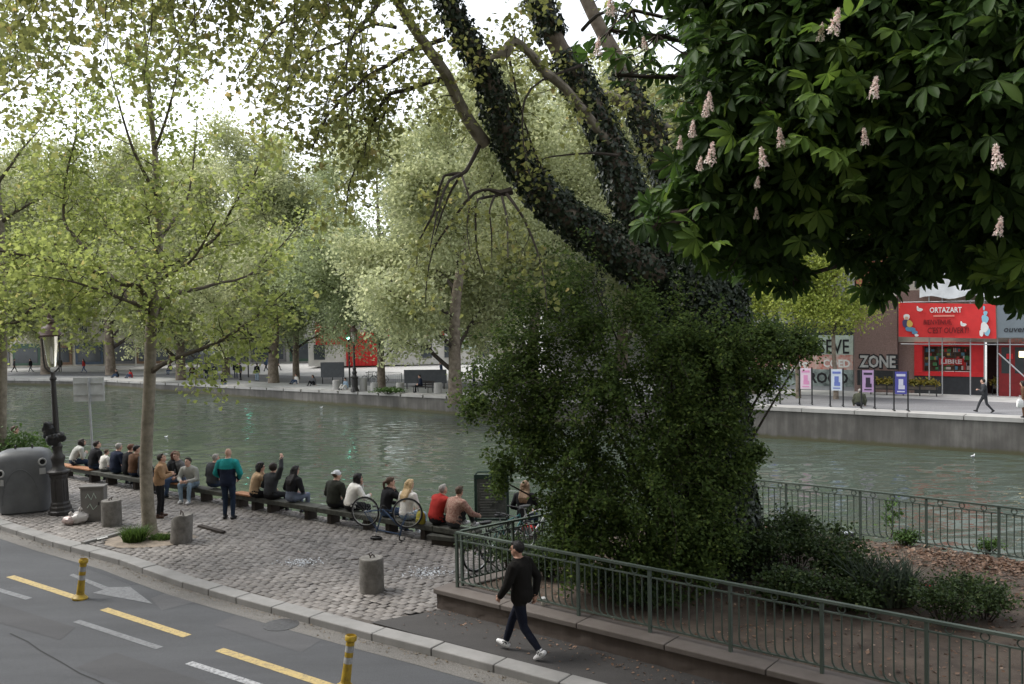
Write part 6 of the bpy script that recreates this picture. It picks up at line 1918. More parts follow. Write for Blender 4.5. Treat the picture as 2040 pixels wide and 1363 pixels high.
# ---- young plane tree on the plaza
g = G(298, 1066)
t = thing('young_plane_tree', 'slim young plane tree with pale trunk and wide thin branches standing in the tree pit', 'tree', g)
D = g.y
main = [
    PP([(299, 1075, D, .20), (297, 1040, D, .165), (293, 990, D, .15), (291, 920, D, .142), (294, 840, D, .138), (298, 760, D, .135), (300, 690, D, .13), (303, 630, D, .13), (311, 560, D, .105), (317, 480, D, .095), (316, 400, D, .08), (308, 300, D, .065), (298, 190, D - .2, .05), (290, 90, D - .3, .035), (284, -20, D - .3, .025)]),
    PP([(303, 640, D, .10), (294, 609, D - .1, .085), (277, 572, D - .3, .07), (236, 565, D - .6, .055), (202, 546, D - .9, .045), (118, 524, D - 1.4, .035), (0, 500, D - 1.9, .022), (-90, 488, D - 2.2, .012)]),
    PP([(277, 572, D - .3, .05), (300, 545, D - .7, .05), (337, 529, D - 1.0, .048), (381, 504, D - 1.4, .042), (432, 472, D - 1.8, .035), (464, 411, D - 2.1, .028), (505, 353, D - 2.3, .02), (530, 290, D - 2.4, .01)]),
    PP([(303, 645, D, .09), (236, 568, D + .5, .07), (189, 518, D + .9, .055), (145, 467, D + 1.3, .042), (127, 435, D + 1.5, .035), (132, 350, D + 1.6, .028), (152, 263, D + 1.7, .018), (150, 190, D + 1.8, .01)]),
    PP([(304, 645, D, .09), (320, 615, D + .2, .075), (341, 588, D + .5, .06), (398, 575, D + .9, .045), (439, 563, D + 1.2, .035), (493, 550, D + 1.6, .028), (560, 490, D + 2.0, .02), (600, 440, D + 2.2, .01)]),
    PP([(341, 588, D + .5, .05), (344, 551, D + .4, .045), (338, 534, D + .3, .04), (314, 504, D - .2, .03), (296, 440, D - .7, .024), (288, 380, D - 1, .012)]),
    PP([(298, 745, D, .07), (320, 728, D - .2, .06), (360, 710, D - .6, .05), (410, 692, D - 1.0, .042), (454, 670, D - 1.4, .036), (501, 638, D - 1.7, .028), (529, 615, D - 1.9, .02), (568, 582, D - 2.1, .01)]),
    PP([(317, 480, D, .05), (345, 440, D + .4, .04), (372, 400, D + .8, .03), (385, 330, D + 1.1, .02), (392, 240, D + 1.3, .01)]),
    PP([(316, 400, D, .05), (290, 350, D - .3, .04), (262, 290, D - .6, .03), (235, 200, D - .9, .02), (215, 120, D - 1, .01)]),
    PP([(308, 300, D, .04), (330, 240, D - .4, .03), (350, 160, D - .7, .02), (362, 60, D - .9, .01)]),
    PP([(303, 620, D, .05), (230, 590, D - 1.6, .035), (140, 560, D - 2.8, .02), (60, 548, D - 3.4, .01)]),
    PP([(311, 560, D, .05), (250, 480, D + 1.6, .035), (170, 420, D + 2.6, .02), (90, 360, D + 3.2, .01)]),
    PP([(311, 560, D, .05), (380, 520, D - 2.0, .03), (430, 440, D - 2.8, .015)]),
]
mb = MB(); branch_tubes(mb, main[:1], 12); mb.build('trunk', m_bark_y, t)
mb = MB(); branch_tubes(mb, main[1:], 7); mb.build('limbs', M('bark_limb', (.13, .108, .08), .88, .3, 6, .3, 20, col2=(.05, .04, .03)), t)
sec = sprout(main, .34, .8, 2.0, spread=.8, along=.7, up=.25, t0=.36, rmax=.016, wig=.2)
sec = [s for s in sec if s[0, 2] > 3.2]
low = sprout([main[6], main[1], main[3], main[10], main[5], main[0][len(main[0]) // 3:len(main[0]) // 2]], .3, .8, 1.9, spread=.7, along=.5, up=-.2, droop=.16, t0=.3, rmax=.013, n=6)
sec += [s for s in low if s[-1, 2] > 2.7]
ter = sprout(sec, .3, .3, .75, spread=.9, along=.6, up=.05, t0=.2, rmax=.006, n=4)
mb = MB(); branch_tubes(mb, sec, 4); branch_tubes(mb, ter, 3); mb.build('twigs', m_twig, t)
lp = np.vstack([along_points(ter, 21, .15), along_points(sec, 32, .22)])
print('young', len(lp))
npmesh('leaves', place(lp, rng.uniform(.055, .125, len(lp)), T_PL, (0, 0, .7), (0, 0, -.4)), 10, T_PL[1], L_plane, t)
# grass at its foot
def tuft(name, label, cat, c, r, n, h, mat, lean=.5, w=.018):
    a = rng.random(n) * 2 * PI; rr = r * np.sqrt(rng.random(n))
    base = np.stack([c.x + rr * np.cos(a), c.y + rr * np.sin(a) * .7, np.full(n, c.z)], 1)
    hh = h * (.5 + .6 * rng.random(n)); ln = rng.normal(size=(n, 2)) * lean * hh[:, None]
    ww = w * (.6 + .8 * rng.random(n)); b = rng.random(n) * PI
    dx = np.stack([np.cos(b), np.sin(b), 0 * b], 1) * ww[:, None] / 2
    m1 = base + np.concatenate([ln * .35, hh[:, None] * .6], 1); tp = base + np.concatenate([ln, hh[:, None]], 1)
    V = np.stack([base - dx, base + dx, m1 + dx * .8, tp, m1 - dx * .8], 1)
    root = thing(name, label, cat, c)
    npmesh('blades', V, 5, [(0, 1, 2, 4), (4, 2, 3)], mat, root)
    return root
c = G(268, 1080); tuft('grass_tuft', 'tuft of green grass left of the young tree foot', 'grass tuft', c, .25, 900, .36, L_grass)
c = G(320, 1076); tuft('grass_tuft', 'flatter tuft of green grass right of the young tree foot', 'grass tuft', c, .26, 420, .16, L_grass)

# ---- tree cut by the left edge
Dl = 25.5
t = thing('edge_plane_tree', 'plane tree cut by the left edge of the picture', 'tree', Vector((P(-2, 900, Dl).x, Dl, 0)))
main = [PP([(2, 1010, Dl, .16), (2, 900, Dl, .14), (4, 760, Dl, .13), (5, 640, Dl, .12), (4, 500, Dl, .1), (-6, 350, Dl, .08), (-14, 200, Dl, .06), (-20, 60, Dl, .04), (-20, -60, Dl, .03)])]
o_ = main[0]
lim = sprout(main, .6, 2.4, 4.4, spread=.9, along=.5, up=.25, droop=.04, t0=.3, rk=.6, rmax=.05, n=7, wig=.12)
lim += sprout(main, .35, 1.2, 2.4, spread=.9, along=.2, up=-.25, droop=.14, t0=.28, rk=.3, rmax=.02, n=6)[:7]
lim.append(PP([(8, 645, Dl, .05), (40, 640, Dl - .5, .04), (60, 615, Dl - .8, .035), (110, 580, Dl - 1.2, .025), (160, 560, Dl - 1.5, .01)]))
mb = MB(); branch_tubes(mb, main, 12); mb.build('trunk', m_bark_y, t)
mb = MB(); branch_tubes(mb, lim, 6); mb.build('limbs', MATS['bark_limb'], t)
sec = sprout(lim, .34, .7, 1.7, t0=.15, rmax=.014, up=.2)
ter = sprout(sec, .3, .3, .7, t0=.2, rmax=.006, n=4)
mb = MB(); branch_tubes(mb, sec, 4); branch_tubes(mb, ter, 3); mb.build('twigs', m_twig, t)
lp = np.vstack([along_points(ter, 20, .18), along_points(sec, 30, .24)])
print('edge', len(lp))
npmesh('leaves', place(lp, rng.uniform(.06, .135, len(lp)), T_PL, (0, 0, .7), (0, 0, -.4)), 10, T_PL[1], L_plane, t)

# ---- big ivy covered plane tree in the bed
DB = 16.3
tb = P(1415, 1095, DB); tb.z = .3
t = thing('ivy_plane_tree', 'massive old plane tree with ivy covered leaning limbs in the planting bed', 'tree', tb)
trunk = PP([(1415, 1120, DB, 1.05), (1412, 1060, DB, .86), (1406, 960, DB, .76), (1402, 860, DB, .72), (1400, 760, DB, .70), (1398, 680, DB, .72), (1394, 610, DB, .76), (1388, 570, DB, .66), (1382, 535, DB, .5), (1378, 505, DB, .3), (1376, 490, DB, .06)])
L1 = PP([(1390, 590, DB, .62), (1300, 545, DB, .55), (1200, 478, DB - .1, .46), (1130, 430, DB - .2, .40), (1065, 370, DB - .3, .36), (1018, 290, DB - .4, .32), (993, 210, DB - .5, .29), (960, 130, DB - .6, .26), (915, 55, DB - .7, .23), (880, -30, DB - .8, .2)])
L2 = PP([(1385, 570, DB + .1, .60), (1310, 490, DB + .2, .48), (1262, 420, DB + .2, .42), (1232, 340, DB + .2, .40), (1195, 245, DB + .1, .36), (1145, 150, DB, .31), (1100, 70, DB, .29), (1062, -40, DB, .26)])
L3 = PP([(1390, 560, DB + .4, .55), (1360, 440, DB + .7, .42), (1322, 330, DB + .9, .33), (1285, 245, DB + 1, .28), (1235, 130, DB + 1.1, .24), (1190, 45, DB + 1.2, .21), (1150, -40, DB + 1.2, .19)])
L4 = PP([(1405, 560, DB + .3, .5), (1425, 400, DB + .5, .36), (1412, 240, DB + .8, .28), (1400, 120, DB + 1, .22), (1394, -40, DB + 1.2, .19)])
L5 = PP([(1410, 570, DB - .1, .5), (1480, 500, DB - .2, .36), (1560, 468, DB - .3, .31), (1635, 445, DB - .4, .28), (1690, 398, DB - .5, .25), (1730, 330, DB - .6, .22), (1790, 200, DB - .8, .15), (1830, 50, DB - 1, .09), (1850, -150, DB - 1.4, .03)])
mb = MB(); branch_tubes(mb, [trunk], 20); 
for a, b_ in ((1490, 1098), (1350, 1125), (1440, 1130), (1465, 1060)):
    branch_tubes(mb, [PP([(1410 + (a - 1410) * .35, 930, DB - .1, .3), (1410 + (a - 1410) * .7, 1030, DB - .15, .3), (a, b_, DB - .3, .22)])], 10)
tr_ = mb.build('trunk', M('bark_ivy_trunk', (.12, .085, .06), .9, .3, 3, .6, 14, col2=(.04, .03, .022)), t)
for q in tr_.data.vertices: q.co += q.normal * noise.noise(q.co * 1.6) * .07
bare = [PP([(968, 288, DB - .3, .12), (940, 250, DB - .5, .11), (912, 200, DB - .7, .10), (890, 150, DB - .9, .095), (858, 105, DB - 1.1, .09), (820, 50, DB - 1.3, .08), (775, -25, DB - 1.6, .07)]),
        PP([(1225, 300, DB, .09), (1125, 175, DB - .4, .08), (1085, 145, DB - .6, .09), (1060, 110, DB - .8, .075), (1022, 80, DB - 1, .08), (1008, 105, DB - 1.05, .09), (990, 110, DB - 1.1, .06), (972, 118, DB - 1.3, .03)]),
        PP([(1330, 260, DB + 1, .13), (1230, 200, DB + .9, .11), (1190, 185, DB + .8, .09), (1150, 160, DB + .7, .05)])]
thin = []
for rows in ([(885, 78, .05), (855, 88, .045), (810, 105, .04), (770, 132, .035), (735, 150, .03), (690, 190, .025), (650, 235, .018), (622, 295, .01)],
             [(890, 155, .05), (850, 165, .045), (810, 180, .04), (777, 187, .035), (758, 210, .03), (735, 270, .025), (715, 320, .02), (695, 370, .014), (688, 430, .008)],
             [(777, 187, .03), (765, 230, .02), (757, 250, .012), (752, 280, .006)],
             [(765, -10, .05), (730, 40, .04), (700, 75, .03), (690, 130, .022), (660, 175, .016), (640, 240, .008)],
             [(790, 55, .035), (748, 48, .03), (720, 60, .026), (680, 85, .022), (630, 105, .017), (580, 160, .012), (560, 225, .007)],
             [(700, -20, .03), (640, 40, .025), (590, 90, .02), (560, 150, .014), (530, 220, .008)],
             [(640, -20, .03), (600, 30, .02), (555, 50, .016), (520, 90, .012), (470, 160, .007)],
             [(955, 290, .045), (935, 330, .035), (920, 347, .04), (885, 350, .022), (870, 400, .026), (862, 430, .022), (835, 480, .016), (830, 530, .008)],
             [(920, 347, .03), (895, 360, .026), (878, 400, .022), (868, 440, .016), (856, 500, .008)], [(920, 347, .03), (900, 378, .022), (882, 420, .018), (866, 470, .01)], [(920, 350, .024), (935, 400, .016), (930, 455, .01), (938, 510, .006)],
             [(1020, 380, .08), (995, 385, .06), (975, 378, .03), (945, 385, .03), (915, 420, .026), (890, 455, .022), (862, 500, .017), (850, 560, .012), (848, 610, .007)],
             [(990, 390, .03), (960, 395, .026), (948, 410, .022), (950, 500, .015), (965, 545, .008)], [(985, 392, .024), (975, 420, .018), (979, 460, .014), (980, 515, .007)], [(1000, 392, .024), (1010, 440, .016), (1012, 515, .008)],
             [(1008, 385, .03), (1040, 430, .024), (1070, 500, .017), (1085, 565, .01), (1090, 620, .006)],
             [(1012, 108, .03), (1022, 150, .024), (1035, 210, .02), (1060, 290, .016), (1082, 340, .012), (1100, 380, .007)],
             [(1160, 130, .03), (1080, 160, .022), (1045, 200, .018), (1042, 280, .013), (1056, 350, .007)],
             [(1160, 60, .035), (1190, 30, .03), (1230, 20, .02), (1260, 35, .01)],
             [(1230, 310, .03), (1180, 305, .02), (1100, 312, .014), (1080, 318, .008)]):
    n_ = len(rows); d0 = DB - .5 + .6 * (rnd.random() - .5); d1 = d0 - rnd.uniform(.2, 2.2)
    thin.append(PP([(a, b, d0 + (d1 - d0) * i / (n_ - 1), r) for i, (a, b, r) in enumerate(rows)]))
mb = MB(); branch_tubes(mb, bare, 9); mb.build('bare_branches', m_bark_y, t)
for q_, k_ in ((L1, .60), (L2, .60), (L3, .62), (L4, .6), (L5, .72)):
    q_[:, 3] *= k_
mb = MB(); branch_tubes(mb, [L1, L2, L3, L4, L5], 14); mb.build('limbs', m_bark_p, t)
# upper crown reaching above and over the street
up_ = [PP([(880, -30, DB - .8, .14), (820, -200, DB - 1.6, .14), (700, -350, DB - 3, .08), (560, -450, DB - 4, .04)]), PP([(880, -30, DB - .8, .13), (900, -250, DB - 2, .12), (840, -500, DB - 4.5, .05)]),
       PP([(775, -25, DB - 1.6, .07), (700, -110, DB - 2.4, .055), (580, -160, DB - 3.4, .04), (430, -150, DB - 4.0, .02)]), PP([(775, -25, DB - 1.6, .06), (600, -130, DB - 3.0, .05), (400, -120, DB - 4.0, .035), (200, -80, DB - 4.8, .025), (40, -20, DB - 5.2, .012)]), PP([(1062, -40, DB, .17), (1000, -300, DB - 1.5, .15), (950, -600, DB - 3.5, .06)]),
       PP([(1150, -40, DB + 1.2, .13), (1120, -300, DB + 1.5, .12), (1060, -560, DB + 1, .05)]), PP([(1394, -40, DB + 1.2, .11), (1380, -300, DB + 1, .12), (1300, -600, DB, .05)]), PP([(1062, -40, DB, .15), (1150, -250, DB - 2.5, .12), (1230, -520, DB - 5, .05)])]
mb = MB(); branch_tubes(mb, up_, 8); mb.build('upper_limbs', m_bark_p, t)
hang = sprout(thin[:7] + bare, .2, .5, 1.6, spread=.6, along=.6, up=-.1, droop=.18, t0=.15, rmax=.012, wig=.2)
hang += sprout(thin[7:], .8, .4, 1.0, spread=.5, along=.6, up=-.15, droop=.2, t0=.2, rmax=.01, wig=.2)
hang += sprout(up_[:4], .105, 1.4, 3.6, spread=.7, along=.5, up=-.15, droop=.22, t0=.1, rmax=.02, n=7, bias=(-.15, -.1, 0))
hang += sprout(up_[4:], .42, 1.0, 2.2, spread=.9, along=.5, up=-.05, droop=.15, t0=.1, rmax=.02, n=6)
hang += sprout([L3[len(L3) // 2:], L4[len(L4) // 3:], L5[len(L5) // 3:]], .5, .7, 1.8, spread=1, along=.2, up=0, droop=.12, t0=.1, rk=.1, rmax=.018, n=6)
hter = sprout(hang, .28, .25, .7, spread=.8, along=.7, up=-.1, droop=.1, t0=.15, rmax=.005, n=4)
mb = MB(); branch_tubes(mb, thin, 6); branch_tubes(mb, hang, 4); branch_tubes(mb, hter, 3); mb.build('twigs', m_twig, t)
lp = np.vstack([along_points(hter, 11, .13), along_points(hang, 16, .16)])
print('big', len(lp))
npmesh('leaves', place(lp, rng.uniform(.05, .115, len(lp)), T_PL, (0, 0, .5), (0, 0, -.6)), 10, T_PL[1], L_planeb, t)
# ivy
def on_tube(paths, n, t0=0, t1=1, off=.05):
    out = []; nr = []
    Ls = np.array([np.linalg.norm(np.diff(p[:, :3], axis=0), axis=1).sum() * p[:, 3].mean() for p in paths])
    for p, k in zip(paths, (n * Ls / Ls.sum()).astype(int)):
        x = (t0 + (t1 - t0) * rng.random(k)) * (len(p) - 1.001); i = x.astype(int); f = (x - i)[:, None]
        c = p[i] * (1 - f) + p[i + 1] * f; tg = p[i + 1, :3] - p[i, :3]; tg /= np.linalg.norm(tg, axis=1)[:, None]
        v = rng.normal(size=(k, 3)); v -= tg * np.sum(v * tg, 1)[:, None]; v /= np.linalg.norm(v, axis=1)[:, None]
        gap = np.array([noise.noise(Vector(q[:3]) * 1.3) for q in c])
        keep = (gap > -.33) | (c[:, 2] < 7.0)
        o = c[:, :3] + v * (c[:, 3:4] + off * rng.random((k, 1)) + .12 * np.maximum(0, gap)[:, None])
        out.append(o[keep]); nr.append(v[keep])
    return np.vstack(out), np.vstack(nr)
ip, inr = on_tube([trunk, trunk, L1, L2], 50000, 0, .985, .12)
ip2, inr2 = on_tube([L3, L4, L5[:len(L5) // 3]], 7500, 0, .7, .1)
ip = np.vstack([ip, ip2]); inr = np.vstack([inr, inr2])
npmesh('ivy', place(ip, rng.uniform(.06, .125, len(ip)), T_RH, dir_bias=(0, 0, -.9), nrm=inr * 1.1 + np.array((0, 0, .25))), 4, T_RH[1], L_ivy, t)

# ---- dense leafy thicket growing round the trunk
t = thing('leafy_thicket', 'dense dark green leafy thicket of arching sprays around the ivy covered trunk', 'thicket', P(1330, 1120, 15.2))
blobs = [(1180, 560, 15.4, .60), (1285, 625, 15.2, .42), (1100, 610, 15.4, .55), (1400, 690, 15.0, .48), (1485, 665, 15.3, .42), (1190, 660, 15.1, .65), (1070, 700, 15.3, .6), (1010, 770, 15.3, .5), (960, 800, 15.3, .3), (1110, 790, 15.1, .65),
         (1220, 780, 14.8, .75), (1340, 700, 14.8, .7), (1450, 730, 14.9, .6), (1530, 680, 15.4, .34), (1580, 690, 15.6, .24), (1612, 685, 15.7, .12), (1340, 840, 14.7, .75), (1430, 850, 15.0, .5), (1520, 760, 15.5, .2), (1080, 880, 15.1, .55), (1030, 930, 15.0, .35),
         (1005, 960, 14.9, .15), (1180, 900, 14.8, .7), (1300, 950, 14.6, .75), (1420, 960, 14.9, .5), (1470, 930, 15.5, .2), (1150, 1000, 14.7, .55), (1230, 1050, 14.5, .6), (1340, 1060, 14.5, .6), (1420, 1060, 14.7, .4), (1125, 1050, 14.6, .3), (1160, 1100, 14.4, .4), (1290, 1120, 14.3, .35), (1390, 1120, 14.3, .3), (1500, 900, 15.6, .12)]
stems = []; sp_ = []
rootp = np.array(P(1330, 1130, 15.4))
for (px, py, d, r) in blobs:
    c = np.array(P(px, py, d + .15)); bs = rootp + np.array((rnd.uniform(-.7, .7), rnd.uniform(-.3, .5), 0)); bs[2] = .32
    mid = bs * .45 + c * .55 + np.array((0, .2, .3 * min(1, r * 2)))
    stems.append(smooth_path([(*bs, .03), (*mid, .022), (*c, .012)]))
    for k in range(int((15 if (px < 1210 and py < 640) or px < 1040 else 34) * r / .5)):
        v = rng.normal(size=3); v /= np.linalg.norm(v); s0_ = c + v * r * .45 * rng.random()
        out_ = px < 1210 and py < 880; dd = norm(v + np.array((-.25 if px < 1400 else .15, -.15, .25))) if not out_ else norm(v * .8 + np.array((-.8 if px < 1210 else .7, -.1, .1))); ln = r * rng.uniform(.7, 1.75) * (1.25 if out_ else 1)
        pts = [np.array((*s0_, .006))]
        for j in range(5):
            dd = norm(dd + np.array((0, 0, -.17)) + rng.normal(size=3) * .1); pts.append(np.array((*(pts[-1][:3] + dd * ln / 5), .004)))
        sp_.append(np.array(pts))
mb = MB(); branch_tubes(mb, stems, 6); branch_tubes(mb, sp_, 3); mb.build('stems', m_twig, t)
lp = along_points(sp_, 92, .075, .05)
npmesh('leaves', place(lp, rng.uniform(.045, .085, len(lp)), T_RH, (0, -.4, 1.0), (0, 0, -.3)), 4, T_RH[1], L_bush, t)

# ---- horse chestnut
angs = [(-112, .55), (-74, .8), (-36, .95), (0, 1), (36, .95), (74, .8), (112, .55)]
cv = []; cf = []
for a, l in angs:
    a = math.radians(a); k = len(cv); dr = 1.0 + .25 * math.sin(k * 1.7)
    for (w, y) in ((0, 0), (.06, .22), (.19, .66), (.15, .86), (0, 1), (-.15, .86), (-.19, .66), (-.06, .22), (0, .5)):
        zz = -dr * (y * l) ** 2 * .55 + (.06 * abs(w) / .14 if y > .1 else 0)
        cv.append((l * (y * math.sin(a) + w * math.cos(a)), l * (y * math.cos(a) - w * math.sin(a)), zz))
    cf += [(k, k + 1, k + 2, k + 8), (k + 8, k + 2, k + 3, k + 4), (k, k + 8, k + 6, k + 7), (k + 8, k + 4, k + 5, k + 6)]
T_CH = (np.array(cv), cf)
tc_ = Vector((8.6, 10.8, .3))
t = thing('chestnut_tree', 'dark horse chestnut crown with pink white flower candles overhanging the right side', 'tree', tc_)
hub = np.array((7.6, 10.2, 6.2))
mb = MB(); tk = smooth_path([(8.6, 10.8, .2, .42), (8.5, 10.8, 2.0, .34), (8.2, 10.6, 4.2, .31), (*hub, .24)])
branch_tubes(mb, [tk], 16); mb.build('trunk', m_bark_c, t)
cl = [(1215, 60, 7.6, .45), (1230, 150, 7.4, .36), (1260, 20, 7.8, .4), (1310, 70, 7.2, .5), (1330, 150, 7.6, .3), (1470, 40, 6.8, .45), (1500, 150, 6.8, .46), (1480, 250, 6.8, .42), (1450, 320, 6.8, .36), (1405, 385, 6.7, .33), (1335, 425, 6.4, .22), (1300, 450, 6.3, .13),
      (1420, 420, 6.8, .48), (1500, 330, 6.6, .6), (1500, 440, 7.0, .5), (1540, 510, 7.2, .32), (1560, 400, 6.8, .55), (1500, 200, 6.4, .6), (1540, 80, 6.4, .7), (1600, 250, 6.2, .6), (1640, 360, 6.6, .45), (1650, 130, 6.4, .7), (1700, 250, 6.2, .6), (1760, 60, 6.2, .8), (1780, 200, 6.2, .7),
      (1800, 330, 6.6, .6), (1790, 430, 7.0, .45), (1760, 500, 7.4, .33), (1735, 560, 7.6, .2), (1860, 120, 6.0, .8), (1880, 280, 6.0, .65), (1880, 400, 6.4, .55), (1850, 490, 6.9, .36), (1950, 60, 5.8, .8), (1970, 200, 5.6, .7), (1960, 330, 5.8, .6), (1960, 440, 6.0, .45), (1980, 520, 6.4, .24), (2040, 120, 5.6, .8), (2050, 300, 5.6, .65), (2050, 440, 5.8, .45),
      (2055, 560, 6.0, .2), (1905, 525, 7.0, .14), (1700, 500, 7.2, .14), (1655, 455, 7.2, .16), (1765, 560, 7.4, .1), (2035, 590, 6.4, .12), (1580, 555, 7.2, .14), (1600, 40, 8.2, .9), (1750, 120, 8.0, .9), (1880, 60, 8.2, 1.0), (1900, 250, 8.0, .8), (1600, 200, 8.2, .7), (2020, 220, 7.8, .9), (1780, 320, 8.4, .6), (2000, 400, 8.0, .5), (1480, 60, 8.2, .7), (1690, 330, 8.6, .45), (1560, 300, 8.4, .5),
      (1470, -90, 6.8, .8), (1650, -110, 6.4, .9), (1850, -120, 6.2, .9), (2050, -90, 5.8, .9), (1600, -300, 7, 1.2), (1900, -300, 7, 1.2), (2200, 100, 6.4, 1.0), (2200, 350, 6.8, .8), (2200, -200, 6.4, 1.2), (1700, -500, 8, 1.4), (2100, -500, 8, 1.4), (2350, 0, 8, 1.4)]
twp = []; lv_p = []; lv_d = []
for (px, py, d, r) in cl:
    c = np.array(P(px, py, d))
    mid = (hub + c) / 2 + np.array((0, 0, .35)) + rng.normal(size=3) * .12
    twp.append(smooth_path([(*hub, .06), (*mid, .035), (*c, .016)]))
    n_ = int((14 if px < 1350 and py < 200 else 70 if px < 1380 else 195) * (r / .6) ** 2)
    v = rng.normal(size=(n_, 3)); v /= np.linalg.norm(v, axis=1)[:, None]
    rr = r * rng.random(n_) ** .5
    lv_p.append(c + v * rr[:, None] * np.array((1, 1, .85))); lv_d.append(v * np.array((1, 1, .5)))
    for k in range(min(len(lv_p[-1]), int(10 * r / .5))):
        e = lv_p[-1][k]; twp.append(smooth_path([(*c, .009), (*((c + e) / 2 + np.array((0, 0, -.04))), .006), (*e, .004)]))
mb = MB(); branch_tubes(mb, twp, 5); mb.build('branches', m_bark_c, t)
lp = np.vstack(lv_p); ld = np.vstack(lv_d); n_ = len(lp)
nn = rng.normal(size=(n_, 3)) * .55 + np.array((-.15, -.35, .8)); nn /= np.linalg.norm(nn, axis=1)[:, None]
d_ = ld + rng.normal(size=(n_, 3)) * .5 + np.array((-.25, -.1, -.35)); d_ -= nn * np.sum(d_ * nn, 1)[:, None]; d_ /= np.linalg.norm(d_, axis=1)[:, None]
b_ = np.cross(d_, nn); s_ = rng.uniform(.085, .18, n_)
tt = T_CH[0]
V = lp[:, None, :] + s_[:, None, None] * (tt[None, :, 0:1] * b_[:, None, :] + tt[None, :, 1:2] * d_[:, None, :] + tt[None, :, 2:3] * nn[:, None, :])
npmesh('leaves', V, len(tt), T_CH[1], L_chest, t)
yl = []
for (px, py, d, r) in ((1590, 235, 5.7, .22), (1680, 275, 5.6, .26), (1640, 370, 5.9, .22), (1480, 20, 6.2, .2), (1400, 455, 6.3, .18), (1660, 120, 5.6, .2), (1560, 290, 5.9, .2), (1770, 130, 5.5, .2), (2010, 520, 5.6, .16)):
    yl.append(np.array(P(px, py, d)) + rng.normal(size=(9, 3)) * r * .6)
yl = np.vstack(yl); V = place(yl, rng.uniform(.1, .17, len(yl)), T_CH, (-.15, -.5, .8), (-.2, -.1, -.4))
npmesh('young_leaves', V, len(tt), T_CH[1], leafmat('leaf_chestnut_new', (.07, .13, .025), (.14, .22, .045), .45, rough=.5), t)
# flower candles
mb = MB(); mb.tube([(0, 0, -.05), (0, 0, .2)], [.006, .003], 5)
fn = 230; hz_ = rng.random(fn); fa = rng.random(fn) * 2 * PI; fr = .052 * (1 - hz_ * .85) * (.6 + .5 * rng.random(fn))
pp = np.stack([fr * np.cos(fa), fr * np.sin(fa), hz_ * .19], 1)
V = place(pp, rng.uniform(.016, .03, fn), T_RH, nrm=np.stack([np.cos(fa), np.sin(fa), .3 + 0 * fa], 1))
c0_ = None
for k, (px, py, d, s) in enumerate(((1415, 312, 6.3, 1.1), (1393, 325, 6.4, .7), (1378, 258, 6.5, .85), (1354, 283, 6.6, .7), (1557, 278, 6.1, .9), (1522, 318, 6.1, .95), (1660, 52, 5.7, 1.1), (1634, 66, 5.9, .8), (1739, 180, 5.6, .95), (1724, 274, 5.8, .75), (1413, 205, 6.4, .95), (1405, 218, 6.3, .8), (1988, 320, 5.2, 1.0), (1988, 455, 5.4, .8), (1507, 422, 6.5, .6), (1217, 15, 7.2, 1.2), (1190, 95, 7.3, 1.0), (1285, 85, 7.2, .8), (1508, 360, 6.3, .6))):
    p = P(px, py + 14, d - .4); s = s * .64
    if c0_ is None:
        c0_ = npmesh('flower_candle', V, 4, T_RH[1], m_petal, t, off=np.zeros(3)); o = c0_
        st_ = mb.build('flower_stalk', M('stalk_green', (.1, .14, .05), .7), c0_, world=False)
    else: o = copy_tree(c0_, t)
    o.location = p - tc_; o.scale = (s, s, s); o.rotation_euler = (rnd.uniform(-.2, .2), rnd.uniform(-.2, .2), rnd.random() * 6)

# ---- trees on the far bank: three kinds, then copies
def far_tree(name, h, rad, base, seed, leaf, n, mat, tr=.5, droop=0.0, fork=.3):
    global rng
    keep = rng; rng = np.random.default_rng(seed)
    t = thing(name, '', 'tree', (0, 0, 0))
    main = [smooth_path([(0, 0, -.2, tr * 1.25), (0, 0, h * .1, tr), (.1 * rad * rng.normal() * .3, 0, h * .3, tr * .85), (.1 * rad * rng.normal() * .5, .1, h * .55, tr * .6), (.2 * rng.normal(), 0, h * .8, tr * .3), (0, 0, h * .95, .04)], .6)]
    lim = sprout(main, h * .045, rad * .75, rad * 1.25, spread=1.0, along=.55, up=.35, t0=fork, rk=.5, rmax=tr * .4, n=7, wig=.14)
    sec = sprout(lim, .7, rad * .25, rad * .5, spread=.9, along=.6, up=.1, droop=droop, t0=.2, rk=.5, rmax=.05, n=5)
    mb = MB(); branch_tubes(mb, main, 10); mb.build('trunk', m_bark_p, t, world=False)
    mb = MB(); branch_tubes(mb, lim, 5); branch_tubes(mb, sec, 3); mb.build('branches', m_twig, t, world=False)
    per = n / len(sec)
    lp = along_points(sec, per, .6, .1)
    lp = lp[lp[:, 2] > base]
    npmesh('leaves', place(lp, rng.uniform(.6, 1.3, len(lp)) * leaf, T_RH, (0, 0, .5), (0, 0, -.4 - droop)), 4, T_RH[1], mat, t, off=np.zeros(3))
    rng = keep
    return t


